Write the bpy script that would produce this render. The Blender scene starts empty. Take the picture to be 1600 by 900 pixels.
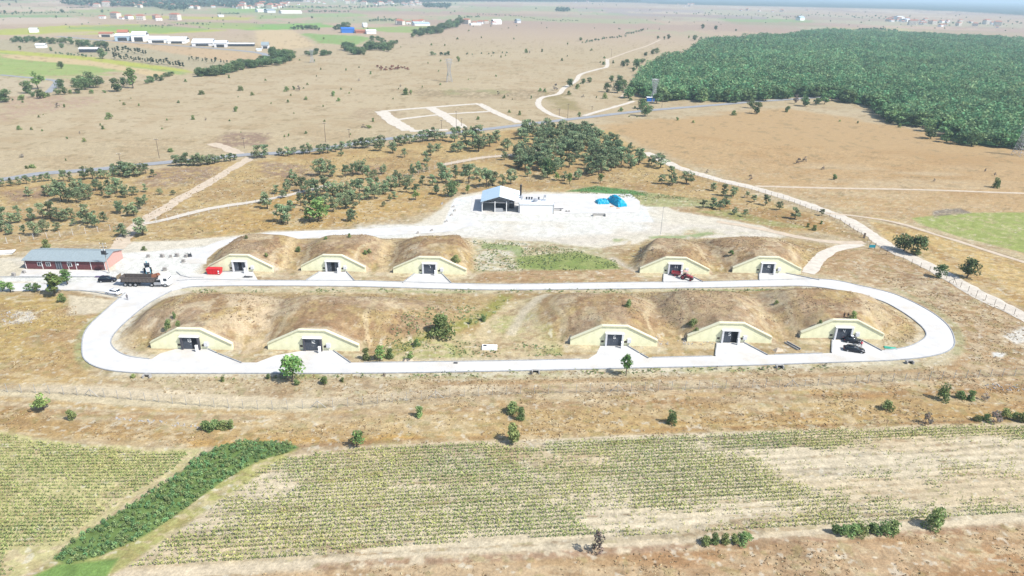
import bpy, math, random
import numpy as np
from mathutils import Vector, Matrix

S = bpy.context.scene
C = S.collection
R = math.radians

# ------------------------------------------------------------------ camera
CAM_H, PITCH, ROLL, FPX = 78.0, R(23.6), R(1.2), 1067.0
cp, sp = math.cos(PITCH), math.sin(PITCH)
r0, u0, fw = np.array([1., 0, 0]), np.array([0, sp, cp]), np.array([0, cp, -sp])
cr, ur = math.cos(ROLL) * r0 + math.sin(ROLL) * u0, -math.sin(ROLL) * r0 + math.cos(ROLL) * u0
cd = bpy.data.cameras.new('camera')
cam = bpy.data.objects.new('camera', cd)
C.objects.link(cam)
cam.matrix_world = Matrix(((cr[0], ur[0], -fw[0], 0), (cr[1], ur[1], -fw[1], 0), (cr[2], ur[2], -fw[2], CAM_H), (0, 0, 0, 1)))
cd.sensor_width = 36.0
cd.lens = 36.0 * FPX / 1600.0
cd.clip_start, cd.clip_end = 0.5, 120000
S.camera = cam

# ------------------------------------------------------------------ light
SUN_EL, SUN_AZ = R(50), R(28)          # to the right and a little behind the camera
to_sun = Vector((math.cos(SUN_EL) * math.cos(SUN_AZ), -math.cos(SUN_EL) * math.sin(SUN_AZ), math.sin(SUN_EL)))
W = bpy.data.worlds.new('World')
S.world = W
W.use_nodes = True
nt = W.node_tree
sky = nt.nodes.new('ShaderNodeTexSky')
sky.sky_type = 'NISHITA'
sky.sun_disc = False
sky.sun_elevation = SUN_EL
sky.sun_rotation = math.atan2(to_sun.x, to_sun.y)
nt.links.new(sky.outputs[0], nt.nodes['Background'].inputs[0])
nt.nodes['Background'].inputs[1].default_value = 0.13
sl = bpy.data.lights.new('sun', 'SUN')
sl.energy, sl.angle, sl.color = 4.6, R(0.53), (1.0, 0.965, 0.90)
so = bpy.data.objects.new('sun', sl)
C.objects.link(so)
so.rotation_euler = to_sun.to_track_quat('Z', 'Y').to_euler()
S.view_settings.view_transform = 'Standard'
S.view_settings.look = 'None'
S.view_settings.gamma = 1.0
S.view_settings.exposure = 0.62
KEXP = 2.08      # picture value of a flat sunlit surface of albedo 1; used to turn seen colours into albedos
S.cycles.max_bounces = 4
S.cycles.diffuse_bounces = 2
S.cycles.volume_bounces = 0

rng = np.random.default_rng(7)
random.seed(7)

# ------------------------------------------------------------------ helpers
def lin(c):
    c = np.asarray(c, float) / 255.0
    return np.where(c <= 0.04045, c / 12.92, ((c + 0.055) / 1.055) ** 2.4)

def alb(r, g, b, k=None):
    v = lin((r, g, b)) / (k or KEXP)
    return (float(v[0]), float(v[1]), float(v[2]))

def vnoise(x, y, seed=0):
    xi, yi = np.floor(x).astype(np.int64), np.floor(y).astype(np.int64)
    fx, fy = x - xi, y - yi
    fx, fy = fx * fx * (3 - 2 * fx), fy * fy * (3 - 2 * fy)
    def h(a, b):
        n = (a * 374761393 + b * 668265263 + seed * 1442695041) & 0xffffffff
        n = ((n ^ (n >> 13)) * 1274126177) & 0xffffffff
        n = n ^ (n >> 16)
        return (n & 0xffff) / 65535.0
    return (h(xi, yi) * (1 - fx) + h(xi + 1, yi) * fx) * (1 - fy) + (h(xi, yi + 1) * (1 - fx) + h(xi + 1, yi + 1) * fx) * fy

def fbm(x, y, sc, octs=4, seed=0, sx=1.0):
    s, a, t = 0, 1.0, 0
    f = 1.0 / sc
    for o in range(octs):
        s = s + a * vnoise(x * f / sx + 17.3 * o, y * f + 9.1 * o, seed + o)
        t += a
        a *= 0.55
        f *= 2.1
    return s / t

def sstep(a, b, x):
    t = np.clip((x - a) / (b - a), 0, 1)
    return t * t * (3 - 2 * t)

def ray(px, py):
    d = fw + cr * (px - 800) / FPX - ur * (py - 450) / FPX
    return d

def G0(px, py):
    d = ray(px, py)
    t = CAM_H / -d[2]
    return np.array([d[0] * t, d[1] * t])

# ---- bunkers: (pixel x of left end, right end, base y, mound left extent, right extent, length, open door, number)
BUNK = []
for (xa, xb, yb, wl, wr, L, op, num) in [
        (325, 428, 424.5, 13, 14, 31, 'mid', ''), (470, 572, 424.5, 14, 14, 31, 'mid', ''), (614, 729, 428, 13.5, 18, 33, '', '7'),
        (1000, 1107, 428, 17, 15, 30, '', '11'), (1145, 1250, 427, 16, 19, 31, '', '10'),
        (235, 365, 545.5, 22, 16, 31, 'right', '13'), (418, 562, 547.5, 18, 31, 31, '', '12'),
        (891, 1026, 540, 20, 14, 31, '', '6'), (1074, 1204, 535, 16, 15, 31, 'right', '5'), (1251, 1378, 530, 15, 22, 31, '', '4')]:
    a, b = G0(xa, yb), G0(xb, yb)
    BUNK.append(dict(c=(a + b) / 2, hw=float(b[0] - a[0]) / 2, wl=wl, wr=wr, L=L, op=op, num=num))
    BUNK[-1]['c'][1] = (a[1] + b[1]) / 2
WH, WE = 5.1, 1.45          # wall height at centre and at its ends

def wall_prof(u, hw):
    f = 0.29 * hw
    return np.where(np.abs(u) < f, WH, WH + (WE - WH) * (np.abs(u) - f) / (hw - f))

def poly_sd(x, y, P):
    """signed distance (positive inside) to the polygon P"""
    d2 = np.full(len(x), 1e18)
    ins = np.zeros(len(x), bool)
    n = len(P)
    for i in range(n):
        ax, ay = P[i]
        bx, by = P[(i + 1) % n]
        ex, ey = bx - ax, by - ay
        t = np.clip(((x - ax) * ex + (y - ay) * ey) / (ex * ex + ey * ey + 1e-12), 0, 1)
        d2 = np.minimum(d2, (x - ax - ex * t) ** 2 + (y - ay - ey * t) ** 2)
        c_ = ((ay > y) != (by > y))
        with np.errstate(divide='ignore', invalid='ignore'):
            xi = (bx - ax) * (y - ay) / (by - ay if abs(by - ay) > 1e-12 else 1e-12) + ax
        ins ^= c_ & (x < xi)
    d = np.sqrt(d2)
    return np.where(ins, d, -d)

REGS = [[(240, 568), (200, 560), (180, 546), (174, 530), (200, 498), (238, 468), (272, 452), (700, 450), (1200, 446), (1265, 446), (1320, 454), (1376, 468), (1412, 487), (1440, 508), (1450, 522), (1442, 534), (1416, 545), (1375, 551), (1000, 562), (550, 571)],
        [(300, 446), (316, 404), (336, 388), (366, 375), (520, 368), (742, 370), (756, 446)],
        [(950, 446), (985, 402), (1010, 372), (1060, 366), (1150, 366), (1250, 372), (1296, 383), (1278, 398), (1258, 424), (1230, 446)]]
REGW = []
def H(x, y):
    x, y = np.asarray(x, float), np.asarray(y, float)
    out = np.zeros(np.broadcast(x, y).shape)
    for b in BUNK:
        u, v = x - b['c'][0], y - b['c'][1]
        hw = b['hw']
        inside = (np.abs(u) < hw + 16 + b['wr']) & (v > -1) & (v < b['L'] + 6)
        if not inside.any():
            continue
        au = np.abs(u)
        near = np.clip(wall_prof(u, hw) - 0.22, 0, None)
        near = np.where(au > hw, np.clip(WE - 0.2 - (au - hw) * 0.6, 0, None), near)
        wide = np.where(u < 0, b['wl'], b['wr'])
        far = 4.7 * (1 - sstep(0.30 * wide, 1.30 * wide, au))
        m = sstep(0.8, 12.0, v)
        h = near * (1 - m) + far * m
        st = sstep(0.15, 0.55, v) * (au <= hw) + sstep(0.2, 3.0, v) * (au > hw)
        h = h * st * (1 - sstep(b['L'] * 0.60, b['L'] + 1, v)) * inside
        # smooth union
        k = 1.6
        out = np.where(np.abs(out - h) < k, np.maximum(out, h) + (k - np.abs(out - h)) ** 2 / (4 * k) * (np.minimum(out, h) > 0.02), np.maximum(out, h))
    if not REGW:
        REGW.extend([np.array([G0(*p) for p in pl]) for pl in REGS])
    shp = out.shape
    o1, x1, y1 = out.ravel(), np.broadcast_to(x, shp).ravel(), np.broadcast_to(y, shp).ravel()
    nz = np.nonzero(o1 > 0)[0]
    if len(nz):
        lim = np.zeros(len(nz))
        for P in REGW:
            lim = np.maximum(lim, sstep(0.3, 6.5, poly_sd(x1[nz], y1[nz], P)))
        o1 = o1.copy()
        o1[nz] *= lim
    out = o1.reshape(shp)
    bump = (fbm(x, y, 9.0, 3, 5) - 0.5) * 0.9
    out = out + bump * sstep(0.6, 3.0, out) * (out > 0.6)
    return out

def G(px, py):
    """point of the ground (mounds included) seen at a place of the photograph"""
    d = ray(px, py)
    t0 = CAM_H / -d[2]
    if t0 > 330:
        p = d * t0
        return Vector((p[0], p[1], 0))
    ts = np.linspace(t0 - 20, t0, 260)
    X, Y, Z = d[0] * ts, d[1] * ts, CAM_H + d[2] * ts
    hh = H(X, Y)
    i = int(np.argmax(Z <= hh + 1e-6))
    return Vector((X[i], Y[i], float(hh[i])))

def dist_of(p):
    return math.sqrt(p[0] ** 2 + p[1] ** 2 + CAM_H ** 2)

def hpx(p, h):
    """metres for a height of h pixels at ground point p"""
    d = p[1] * cp + CAM_H * sp
    return h * d / FPX / (p[1] / math.hypot(p[1], CAM_H))

def wpx(p, w):
    return w * (p[1] * cp + CAM_H * sp) / FPX

# ------------------------------------------------------------------ materials
def mat(name, col, rough=0.8, metal=0.0, noise=0.0, nscale=4.0, spec=0.3, emit=None, bump=0.0):
    m = bpy.data.materials.new(name)
    m.use_nodes = True
    t = m.node_tree
    b = t.nodes['Principled BSDF']
    b.inputs['Roughness'].default_value = rough
    b.inputs['Metallic'].default_value = metal
    b.inputs['Specular IOR Level'].default_value = spec
    tc = t.nodes.new('ShaderNodeTexCoord')
    nz = t.nodes.new('ShaderNodeTexNoise')
    nz.inputs['Scale'].default_value = nscale
    nz.inputs['Detail'].default_value = 5
    t.links.new(tc.outputs['Object'], nz.inputs['Vector'])
    rmp = t.nodes.new('ShaderNodeMapRange')
    rmp.inputs['From Min'].default_value, rmp.inputs['From Max'].default_value = 0.3, 0.7
    rmp.inputs['To Min'].default_value, rmp.inputs['To Max'].default_value = 1 - noise, 1 + noise * 0.6
    t.links.new(nz.outputs['Fac'], rmp.inputs['Value'])
    mx = t.nodes.new('ShaderNodeVectorMath')
    mx.operation = 'SCALE'
    mx.inputs[0].default_value = col
    t.links.new(rmp.outputs[0], mx.inputs['Scale'])
    t.links.new(mx.outputs[0], b.inputs['Base Color'])
    if bump:
        bp = t.nodes.new('ShaderNodeBump')
        bp.inputs['Strength'].default_value = bump
        bp.inputs['Distance'].default_value = 0.05
        t.links.new(nz.outputs['Fac'], bp.inputs['Height'])
        t.links.new(bp.outputs[0], b.inputs['Normal'])
    return m

def mat_attr(name, rough=0.95, var=0.0, n1=0.0, s1=1.0, n2=0.0, s2=0.2, bump=0.0, stretch=(1, 1, 1), trans=0.0):
    """base colour from the mesh's own colour attribute, broken up by noise; var = variation between copies"""
    m = bpy.data.materials.new(name)
    m.use_nodes = True
    t = m.node_tree
    b = t.nodes['Principled BSDF']
    b.inputs['Roughness'].default_value = rough
    b.inputs['Specular IOR Level'].default_value = 0.08
    at = t.nodes.new('ShaderNodeAttribute')
    at.attribute_name = 'Col'
    cur = at.outputs['Color']
    tc = t.nodes.new('ShaderNodeTexCoord')
    mp = t.nodes.new('ShaderNodeMapping')
    mp.inputs['Scale'].default_value = stretch
    t.links.new(tc.outputs['Object'], mp.inputs[0])
    hgt = None
    for amp, sc in ((n1, s1), (n2, s2)):
        if amp <= 0:
            continue
        nz = t.nodes.new('ShaderNodeTexNoise')
        nz.inputs['Scale'].default_value = sc
        nz.inputs['Detail'].default_value = 6
        nz.inputs['Roughness'].default_value = 0.65
        t.links.new(mp.outputs[0], nz.inputs['Vector'])
        rmp = t.nodes.new('ShaderNodeMapRange')
        rmp.inputs['From Min'].default_value, rmp.inputs['From Max'].default_value = 0.28, 0.72
        rmp.inputs['To Min'].default_value, rmp.inputs['To Max'].default_value = 1 - amp, 1 + amp
        t.links.new(nz.outputs['Fac'], rmp.inputs['Value'])
        mx = t.nodes.new('ShaderNodeVectorMath')
        mx.operation = 'SCALE'
        t.links.new(cur, mx.inputs[0])
        t.links.new(rmp.outputs[0], mx.inputs['Scale'])
        cur = mx.outputs[0]
        hgt = hgt or nz.outputs['Fac']
    if var > 0:
        oi = t.nodes.new('ShaderNodeObjectInfo')
        hs = t.nodes.new('ShaderNodeHueSaturation')
        r1 = t.nodes.new('ShaderNodeMapRange')
        r1.inputs['To Min'].default_value, r1.inputs['To Max'].default_value = 1 - var, 1 + var
        t.links.new(oi.outputs['Random'], r1.inputs['Value'])
        t.links.new(r1.outputs[0], hs.inputs['Value'])
        ml = t.nodes.new('ShaderNodeMath')
        ml.operation = 'MULTIPLY'
        ml.inputs[1].default_value = 7.13
        fr = t.nodes.new('ShaderNodeMath')
        fr.operation = 'FRACT'
        t.links.new(oi.outputs['Random'], ml.inputs[0])
        t.links.new(ml.outputs[0], fr.inputs[0])
        r2 = t.nodes.new('ShaderNodeMapRange')
        r2.inputs['To Min'].default_value, r2.inputs['To Max'].default_value = 0.5 - 0.035, 0.5 + 0.02
        t.links.new(fr.outputs[0], r2.inputs['Value'])
        t.links.new(r2.outputs[0], hs.inputs['Hue'])
        t.links.new(cur, hs.inputs['Color'])
        cur = hs.outputs[0]
    t.links.new(cur, b.inputs['Base Color'])
    if bump and hgt is not None:
        bp = t.nodes.new('ShaderNodeBump')
        bp.inputs['Strength'].default_value = bump
        bp.inputs['Distance'].default_value = 0.25
        t.links.new(hgt, bp.inputs['Height'])
        t.links.new(bp.outputs[0], b.inputs['Normal'])
    if trans:
        tr = t.nodes.new('ShaderNodeBsdfTranslucent')
        t.links.new(cur, tr.inputs['Color'])
        ms = t.nodes.new('ShaderNodeMixShader')
        ms.inputs[0].default_value = trans
        t.links.new(b.outputs[0], ms.inputs[1])
        t.links.new(tr.outputs[0], ms.inputs[2])
        t.links.new(ms.outputs[0], t.nodes['Material Output'].inputs['Surface'])
    return m

M = {}
M['ground'] = mat_attr('dry_ground', 0.97, 0, 0.26, 2.2, 0.13, 0.35, 0.5)
M['crop'] = mat_attr('crop_leaves', 0.8, 0, 0, trans=0.25)
M['leaf'] = mat_attr('leaf', 0.75, 0.32, 0, trans=0.3)
M['wood_mass'] = mat_attr('forest_leaves', 0.8, 0, 0, trans=0.25)
M['concrete_road'] = mat('concrete_road', alb(251, 249, 245, 1.98), 0.85, noise=0.11, nscale=0.28)
_t = M['concrete_road'].node_tree
_b = _t.nodes['Principled BSDF']
_src = _b.inputs['Base Color'].links[0].from_socket
_tc = _t.nodes.new('ShaderNodeTexCoord')
_n = _t.nodes.new('ShaderNodeTexNoise')
_n.inputs['Scale'].default_value = 0.09
_n.inputs['Detail'].default_value = 8
_n.inputs['Roughness'].default_value = 0.7
_r = _t.nodes.new('ShaderNodeMapRange')
_r.inputs['From Min'].default_value, _r.inputs['From Max'].default_value, _r.inputs['To Max'].default_value = 0.50, 0.72, 0.75
_m = _t.nodes.new('ShaderNodeMix')
_m.data_type = 'RGBA'
_m.inputs['B'].default_value = (0.44, 0.39, 0.31, 1)
_t.links.new(_tc.outputs['Object'], _n.inputs['Vector'])
_t.links.new(_n.outputs['Fac'], _r.inputs['Value'])
_t.links.new(_r.outputs[0], _m.inputs[0])
_t.links.new(_src, _m.inputs['A'])
_t.links.new(_m.outputs['Result'], _b.inputs['Base Color'])
M['concrete'] = mat('concrete', (0.36, 0.35, 0.33), 0.85, noise=0.2, nscale=1.5)
M['kerb'] = mat('kerb_concrete', (0.30, 0.31, 0.32), 0.85, noise=0.25, nscale=1.5)
M['dirt'] = mat('pale_dirt', alb(252, 241, 224, 1.98), 0.95, noise=0.16, nscale=0.5, spec=0.05)
M['dirt_tan'] = mat('tan_dirt', alb(246, 226, 200), 0.95, noise=0.16, nscale=0.5, spec=0.05)
M['asphalt'] = mat('worn_asphalt', alb(188, 190, 194), 0.9, noise=0.12, nscale=0.4)
M['yellow_plaster'] = mat('pale_yellow_plaster', (0.74, 0.73, 0.50), 0.85, noise=0.10, nscale=0.9)
M['cap'] = mat('cream_cap', (0.62, 0.595, 0.42), 0.8, noise=0.10)
M['white'] = mat('white_paint', (0.78, 0.78, 0.77), 0.6, noise=0.05)
M['offwhite'] = mat('off_white_paint', (0.6, 0.6, 0.62), 0.6, noise=0.08)
M['door_grey'] = mat('dark_grey_door', (0.065, 0.075, 0.095), 0.55, noise=0.15)
M['black'] = mat('black_and_dark_inside', (0.008, 0.009, 0.014), 0.8)  # plain black; also stands for the unlit inside of doorways and culverts
M['frame_grey'] = mat('frame_grey', (0.07, 0.07, 0.085), 0.7, noise=0.15)
M['steel'] = mat('galvanised_steel', (0.42, 0.43, 0.45), 0.45, 0.5, noise=0.1)
M['darksteel'] = mat('dark_steel', (0.05, 0.055, 0.065), 0.5, 0.3, noise=0.2)
M['tyre'] = mat('tyre_rubber', (0.02, 0.02, 0.02), 0.9)
M['glass'] = mat('dark_glass', (0.02, 0.03, 0.04), 0.08, spec=0.6)
M['carblack'] = mat('black_car_paint', (0.008, 0.010, 0.018), 0.25, 0.2, spec=0.5)
M['carwhite'] = mat('white_car_paint', (0.75, 0.76, 0.8), 0.25, 0.0, spec=0.5)
M['lamp'] = mat('lamp_glass', (0.7, 0.7, 0.7), 0.1, spec=0.6)
M['redlamp'] = mat('red_lamp_glass', (0.4, 0.01, 0.01), 0.2)
M['red'] = mat('red_paint', (0.55, 0.015, 0.02), 0.45, noise=0.1)
M['tractor_red'] = mat('faded_red_paint', (0.35, 0.06, 0.07), 0.5, noise=0.15)
M['machine_yellow'] = mat('machine_yellow', (0.62, 0.42, 0.08), 0.5, noise=0.1)
M['machine_teal'] = mat('machine_teal', (0.06, 0.25, 0.33), 0.5, noise=0.1)
M['brick_red'] = mat('brown_red_panel', (0.135, 0.046, 0.050), 0.75, noise=0.12, nscale=2)
M['pink_panel'] = mat('pink_red_panel', (0.52, 0.30, 0.26), 0.75, noise=0.1, nscale=2)
M['roof_grey'] = mat('grey_blue_sheet_roof', (0.24, 0.285, 0.30), 0.5, noise=0.08, nscale=1.5)
M['roof_white'] = mat('white_sheet_roof', (0.62, 0.66, 0.70), 0.45, noise=0.04, nscale=1.0)
M['roof_blue'] = mat('pale_blue_sheet_roof', (0.36, 0.47, 0.56), 0.45, noise=0.05, nscale=1.0)
M['tarp'] = mat('blue_tarpaulin', (0.0, 0.31, 0.48), 0.4, noise=0.35, nscale=1.6, bump=1.0)
M['sand'] = mat('orange_sand', (0.45, 0.26, 0.14), 0.95, noise=0.2)
M['trunk'] = mat('bark', (0.10, 0.08, 0.06), 0.95, noise=0.3)
M['pole'] = mat('weathered_pole', (0.16, 0.12, 0.09), 0.9, noise=0.2)
M['tileroof'] = mat('terracotta_roof', (0.34, 0.13, 0.08), 0.85, noise=0.15)
M['wallcream'] = mat('cream_wall', (0.6, 0.55, 0.48), 0.85, noise=0.1)
M['blue'] = mat('blue_paint', (0.02, 0.14, 0.5), 0.5, noise=0.1)
M['teal'] = mat('teal_banner', (0.02, 0.28, 0.36), 0.5, noise=0.2, nscale=2)
M['skin'] = mat('skin', (0.45, 0.26, 0.18), 0.6)
M['cow'] = mat('brown_hide', (0.14, 0.05, 0.03), 0.9, noise=0.3)
M['rubble'] = mat('grey_rubble', (0.34, 0.32, 0.30), 0.9, noise=0.4, nscale=1)
M['earthdark'] = mat('dark_earth', (0.10, 0.08, 0.06), 0.95, noise=0.3)
M['cleargreen'] = mat('green_sheet', (0.06, 0.34, 0.24), 0.6, noise=0.2)
for nm, c in (('cloth_black', (0.012, 0.012, 0.014)), ('cloth_navy', (0.02, 0.025, 0.06)), ('cloth_red', (0.55, 0.04, 0.08)),
              ('cloth_grey', (0.10, 0.10, 0.11)), ('hair', (0.01, 0.008, 0.006)), ('khaki', (0.22, 0.17, 0.11))):
    M[nm] = mat(nm, c, 0.9)

# ------------------------------------------------------------------ object helpers
def tag(o, label=None, cat=None, group=None, kind=None):
    if label: o['label'] = label
    if cat: o['category'] = cat
    if group: o['group'] = group
    if kind: o['kind'] = kind
    return o

def thing(name, label, cat, loc, rz=0.0, group=None):
    o = bpy.data.objects.new(name, None)
    C.objects.link(o)
    o.location, o.rotation_euler = loc, (0, 0, rz)
    o.empty_display_size = 0.5
    return tag(o, label, cat, group)

def dup(o, parent=None):
    c = o.copy()
    C.objects.link(c)
    if parent: c.parent = parent
    for ch in KIDS.get(o.name, []):
        dup(ch, c)
    return c
KIDS = {}

class MB:
    def __init__(s):
        s.v, s.f, s.m, s.n = [], [], [], 0
    def add(s, vs, fs, mi=0):
        s.v.append(np.asarray(vs, float).reshape(-1, 3))
        for f in fs:
            s.f.append([i + s.n for i in f])
            s.m.append(mi)
        s.n += len(s.v[-1])
        return s
    def box(s, x, y, z, sx, sy, sz, mi=0, rz=0.0, tx=1.0, ty=1.0):
        """box centred at x,y with its underside at z; tx, ty taper the top"""
        hx, hy = sx / 2, sy / 2
        p = np.array([(-hx, -hy, 0), (hx, -hy, 0), (hx, hy, 0), (-hx, hy, 0), (-hx * tx, -hy * ty, sz), (hx * tx, -hy * ty, sz), (hx * tx, hy * ty, sz), (-hx * tx, hy * ty, sz)])
        c_, s_ = math.cos(rz), math.sin(rz)
        q = np.stack([p[:, 0] * c_ - p[:, 1] * s_ + x, p[:, 0] * s_ + p[:, 1] * c_ + y, p[:, 2] + z], 1)
        return s.add(q, [(0, 3, 2, 1), (4, 5, 6, 7), (0, 1, 5, 4), (1, 2, 6, 5), (2, 3, 7, 6), (3, 0, 4, 7)], mi)
    def tube(s, a, b, ra, rb=None, n=6, mi=0, cap=True):
        rb = ra if rb is None else rb
        a, b = Vector(a), Vector(b)
        q = (b - a).to_track_quat('Z', 'Y')
        vs = []
        for p, r in ((a, ra), (b, rb)):
            for i in range(n):
                t = 2 * math.pi * i / n
                vs.append(p + q @ Vector((math.cos(t) * r, math.sin(t) * r, 0)))
        fs = [(i, (i + 1) % n, n + (i + 1) % n, n + i) for i in range(n)]
        if cap:
            fs += [tuple(range(n - 1, -1, -1)), tuple(range(n, 2 * n))]
        return s.add([tuple(v) for v in vs], fs, mi)
    def prism(s, poly, x0, x1, axis='x', mi=0):
        """poly = list of (a, z); extruded along x (a = y) or along y (a = x)"""
        n = len(poly)
        if axis == 'x':
            vs = [(x0, a, z) for a, z in poly] + [(x1, a, z) for a, z in poly]
        else:
            vs = [(a, x0, z) for a, z in poly] + [(a, x1, z) for a, z in poly]
        fs = [tuple(range(n)), tuple(range(2 * n - 1, n - 1, -1))] + [(i, n + i, n + (i + 1) % n, (i + 1) % n) for i in range(n)]
        return s.add(vs, fs, mi)
    def build(s, name, mats, parent=None, loc=None, smooth=False, rz=0.0):
        me = bpy.data.meshes.new(name)
        me.from_pydata(np.concatenate(s.v).tolist(), [], s.f)
        mats = mats if isinstance(mats, (list, tuple)) else [mats]
        for m_ in mats:
            me.materials.append(m_)
        if len(mats) > 1:
            me.polygons.foreach_set('material_index', s.m)
        if smooth:
            me.polygons.foreach_set('use_smooth', [True] * len(me.polygons))
        me.validate()
        me.update()
        o = bpy.data.objects.new(name, me)
        C.objects.link(o)
        if parent is not None:
            o.parent = parent
            KIDS.setdefault(parent.name, []).append(o)
        if loc is not None:
            o.location = loc
        o.rotation_euler = (0, 0, rz)
        return o

def quads_mesh(name, verts, cols, mat_, k=4):
    """verts (n*k,3) of separate k-gons, cols (n,3) a colour per face"""
    n = len(verts) // k
    me = bpy.data.meshes.new(name)
    me.vertices.add(n * k)
    me.vertices.foreach_set('co', np.ascontiguousarray(verts, dtype=np.float32).ravel())
    me.loops.add(n * k)
    me.loops.foreach_set('vertex_index', np.arange(n * k, dtype=np.int32))
    me.polygons.add(n)
    me.polygons.foreach_set('loop_start', np.arange(0, n * k, k, dtype=np.int32))
    me.update(calc_edges=True)
    at = me.color_attributes.new('Col', 'FLOAT_COLOR', 'POINT')
    c4 = np.ones((n * k, 4), np.float32)
    c4[:, :3] = np.repeat(cols, k, axis=0)
    at.data.foreach_set('color', c4.ravel())
    me.materials.append(mat_)
    return me

def leaf_quads(cent, size, rng_, flat=0.0):
    """random oriented quads round centres; flat>0 turns them towards horizontal"""
    n = len(cent)
    a = rng_.normal(size=(n, 3))
    a[:, 2] *= (1 - flat)
    a /= np.linalg.norm(a, axis=1)[:, None]
    b = rng_.normal(size=(n, 3))
    b[:, 2] *= (1 - flat)
    b -= a * (a * b).sum(1)[:, None]
    b /= np.linalg.norm(b, axis=1)[:, None]
    s = (size * rng_.uniform(0.6, 1.3, n))[:, None]
    return np.stack([cent - a * s - b * s * 0.6, cent + a * s - b * s * 0.5, cent + a * s * 0.8 + b * s * 0.7, cent - a * s * 0.7 + b * s * 0.6], 1).reshape(-1, 3)

# ------------------------------------------------------------------ ground sheet
def chaikin_world(pts, closed=True, n=1):
    P = [G0(*p) for p in pts]
    return np.array(P)

rows = [-40.0, 10, 40, 58]
y_ = 62.0
while y_ < 34000:
    rows.append(y_)
    st = (y_ * y_ + CAM_H ** 2) / (CAM_H * FPX) * 1.25
    if 132 < y_ < 222:
        st = min(st, 0.38)
    y_ += st
rows.append(34000.0)
rows = np.array(rows)
tc = np.concatenate([[-2.4, -1.8, -1.4, -1.1, -0.95], np.arange(-0.86, 0.8601, 0.00128), [0.95, 1.1, 1.4, 1.8, 2.4]])
NX, NY = len(tc), len(rows)
YY, TT = np.meshgrid(rows, tc, indexing='ij')
XX = TT * (YY + 62)
VX, VY = XX.ravel(), YY.ravel()
VZ = H(VX, VY)
sel_near = VY < 260
rip = np.zeros_like(VX)
rip[sel_near] = (fbm(VX[sel_near], VY[sel_near], 3.0, 3, 41) - 0.5) * 0.10
VZ = VZ + np.minimum(rip, 0) * 0.6
N = len(VX)
D = np.hypot(VX, VY)

w1 = fbm(VX, VY, 60, 4, 11) - 0.5
w2 = fbm(VX, VY, 60, 4, 23) - 0.5
n_s = fbm(VX, VY, 2.2, 3, 31)           # small
n_m = fbm(VX, VY, 14, 4, 37)            # medium
n_l = fbm(VX, VY, 70, 3, 43)            # large
n_x = fbm(VX, VY, 8, 4, 47, sx=5.0)     # streaks along x
n_f = fbm(VX, VY, 900, 4, 53, sx=1.6)

def A(*c):
    return np.array(alb(*c))

COL = np.empty((N, 3))
COL[:] = A(214, 192, 156)
def mixin(mask, col):
    global COL
    COL += mask[:, None] * (col - COL)

def line_d(x, y, P):
    d2 = np.full(len(x), 1e18)
    for i in range(len(P) - 1):
        ax, ay = P[i]
        bx, by = P[i + 1]
        ex, ey = bx - ax, by - ay
        t = np.clip(((x - ax) * ex + (y - ay) * ey) / (ex * ex + ey * ey + 1e-12), 0, 1)
        d2 = np.minimum(d2, (x - ax - ex * t) ** 2 + (y - ay - ey * t) ** 2)
    return np.sqrt(d2)

def paint(pts, col, feather=3.0, warp=0.0, alpha=1.0, noise=None, thr=0.5, soft=0.12, x=None, world=False):
    """land cover patch: polygon, colour, edge softness in metres, edge wander in metres, optional noise field and threshold"""
    P = np.array([G0(*p) for p in pts]) if not world else np.array(pts)
    lo, hi = P.min(0) - feather - warp, P.max(0) + feather + warp
    idx = np.nonzero((VX > lo[0]) & (VX < hi[0]) & (VY > lo[1]) & (VY < hi[1]))[0]
    if not len(idx): return
    x_, y2 = VX[idx] + w1[idx] * warp * 2, VY[idx] + w2[idx] * warp * 2
    sd = poly_sd(x_, y2, P)
    m = sstep(-feather / 2, feather / 2, sd + (n_m[idx] - 0.5) * feather * 1.2) * alpha
    if noise is not None:
        m = m * sstep(thr - soft, thr + soft, noise[idx])
    COL[idx] += m[:, None] * (np.array(col) - COL[idx])

def stripe(pts, col, width, feather=1.5, warp=0.0, alpha=1.0, noise=None, thr=0.5, soft=0.12):
    P = np.array([G0(*p) for p in pts])
    w = width / 2 + feather
    lo, hi = P.min(0) - w - warp, P.max(0) + w + warp
    idx = np.nonzero((VX > lo[0]) & (VX < hi[0]) & (VY > lo[1]) & (VY < hi[1]))[0]
    if not len(idx): return
    d = line_d(VX[idx] + w1[idx] * warp * 2, VY[idx] + w2[idx] * warp * 2, P)
    m = (1 - sstep(width / 2 - feather / 2, width / 2 + feather, d + (n_s[idx] - 0.5) * feather)) * alpha
    if noise is not None:
        m = m * sstep(thr - soft, thr + soft, noise[idx])
    COL[idx] += m[:, None] * (np.array(col) - COL[idx])
#@@PAINT
# --- broad ground: pale straw with warmer and greyer drifts
mixin(sstep(0.42, 0.62, n_l) * 0.5, A(222, 200, 166))
mixin(sstep(0.5, 0.62, n_m) * 0.35 * (D < 900), A(196, 165, 124))
mixin(sstep(0.52, 0.66, n_x) * 0.35 * (D < 700), A(226, 205, 170))
# far plain: pinkish straw, field mosaic
far = sstep(900, 1500, D)
mixin(far * 0.8, A(214, 186, 160))
# right-hand plain, more orange
paint([(930, 195), (1230, 168), (1430, 205), (1700, 245), (1700, 420), (1400, 345), (1200, 292), (1040, 240)], A(214, 178, 130), 14, 8, 0.9)
paint([(1100, 215), (1700, 262), (1700, 330), (1300, 300)], A(204, 166, 118), 25, 10, 0.7, n_m, 0.5)
paint([(1180, 250), (1600, 270), (1500, 330), (1250, 300)], A(222, 196, 158), 25, 10, 0.7, n_x, 0.52)
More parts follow.
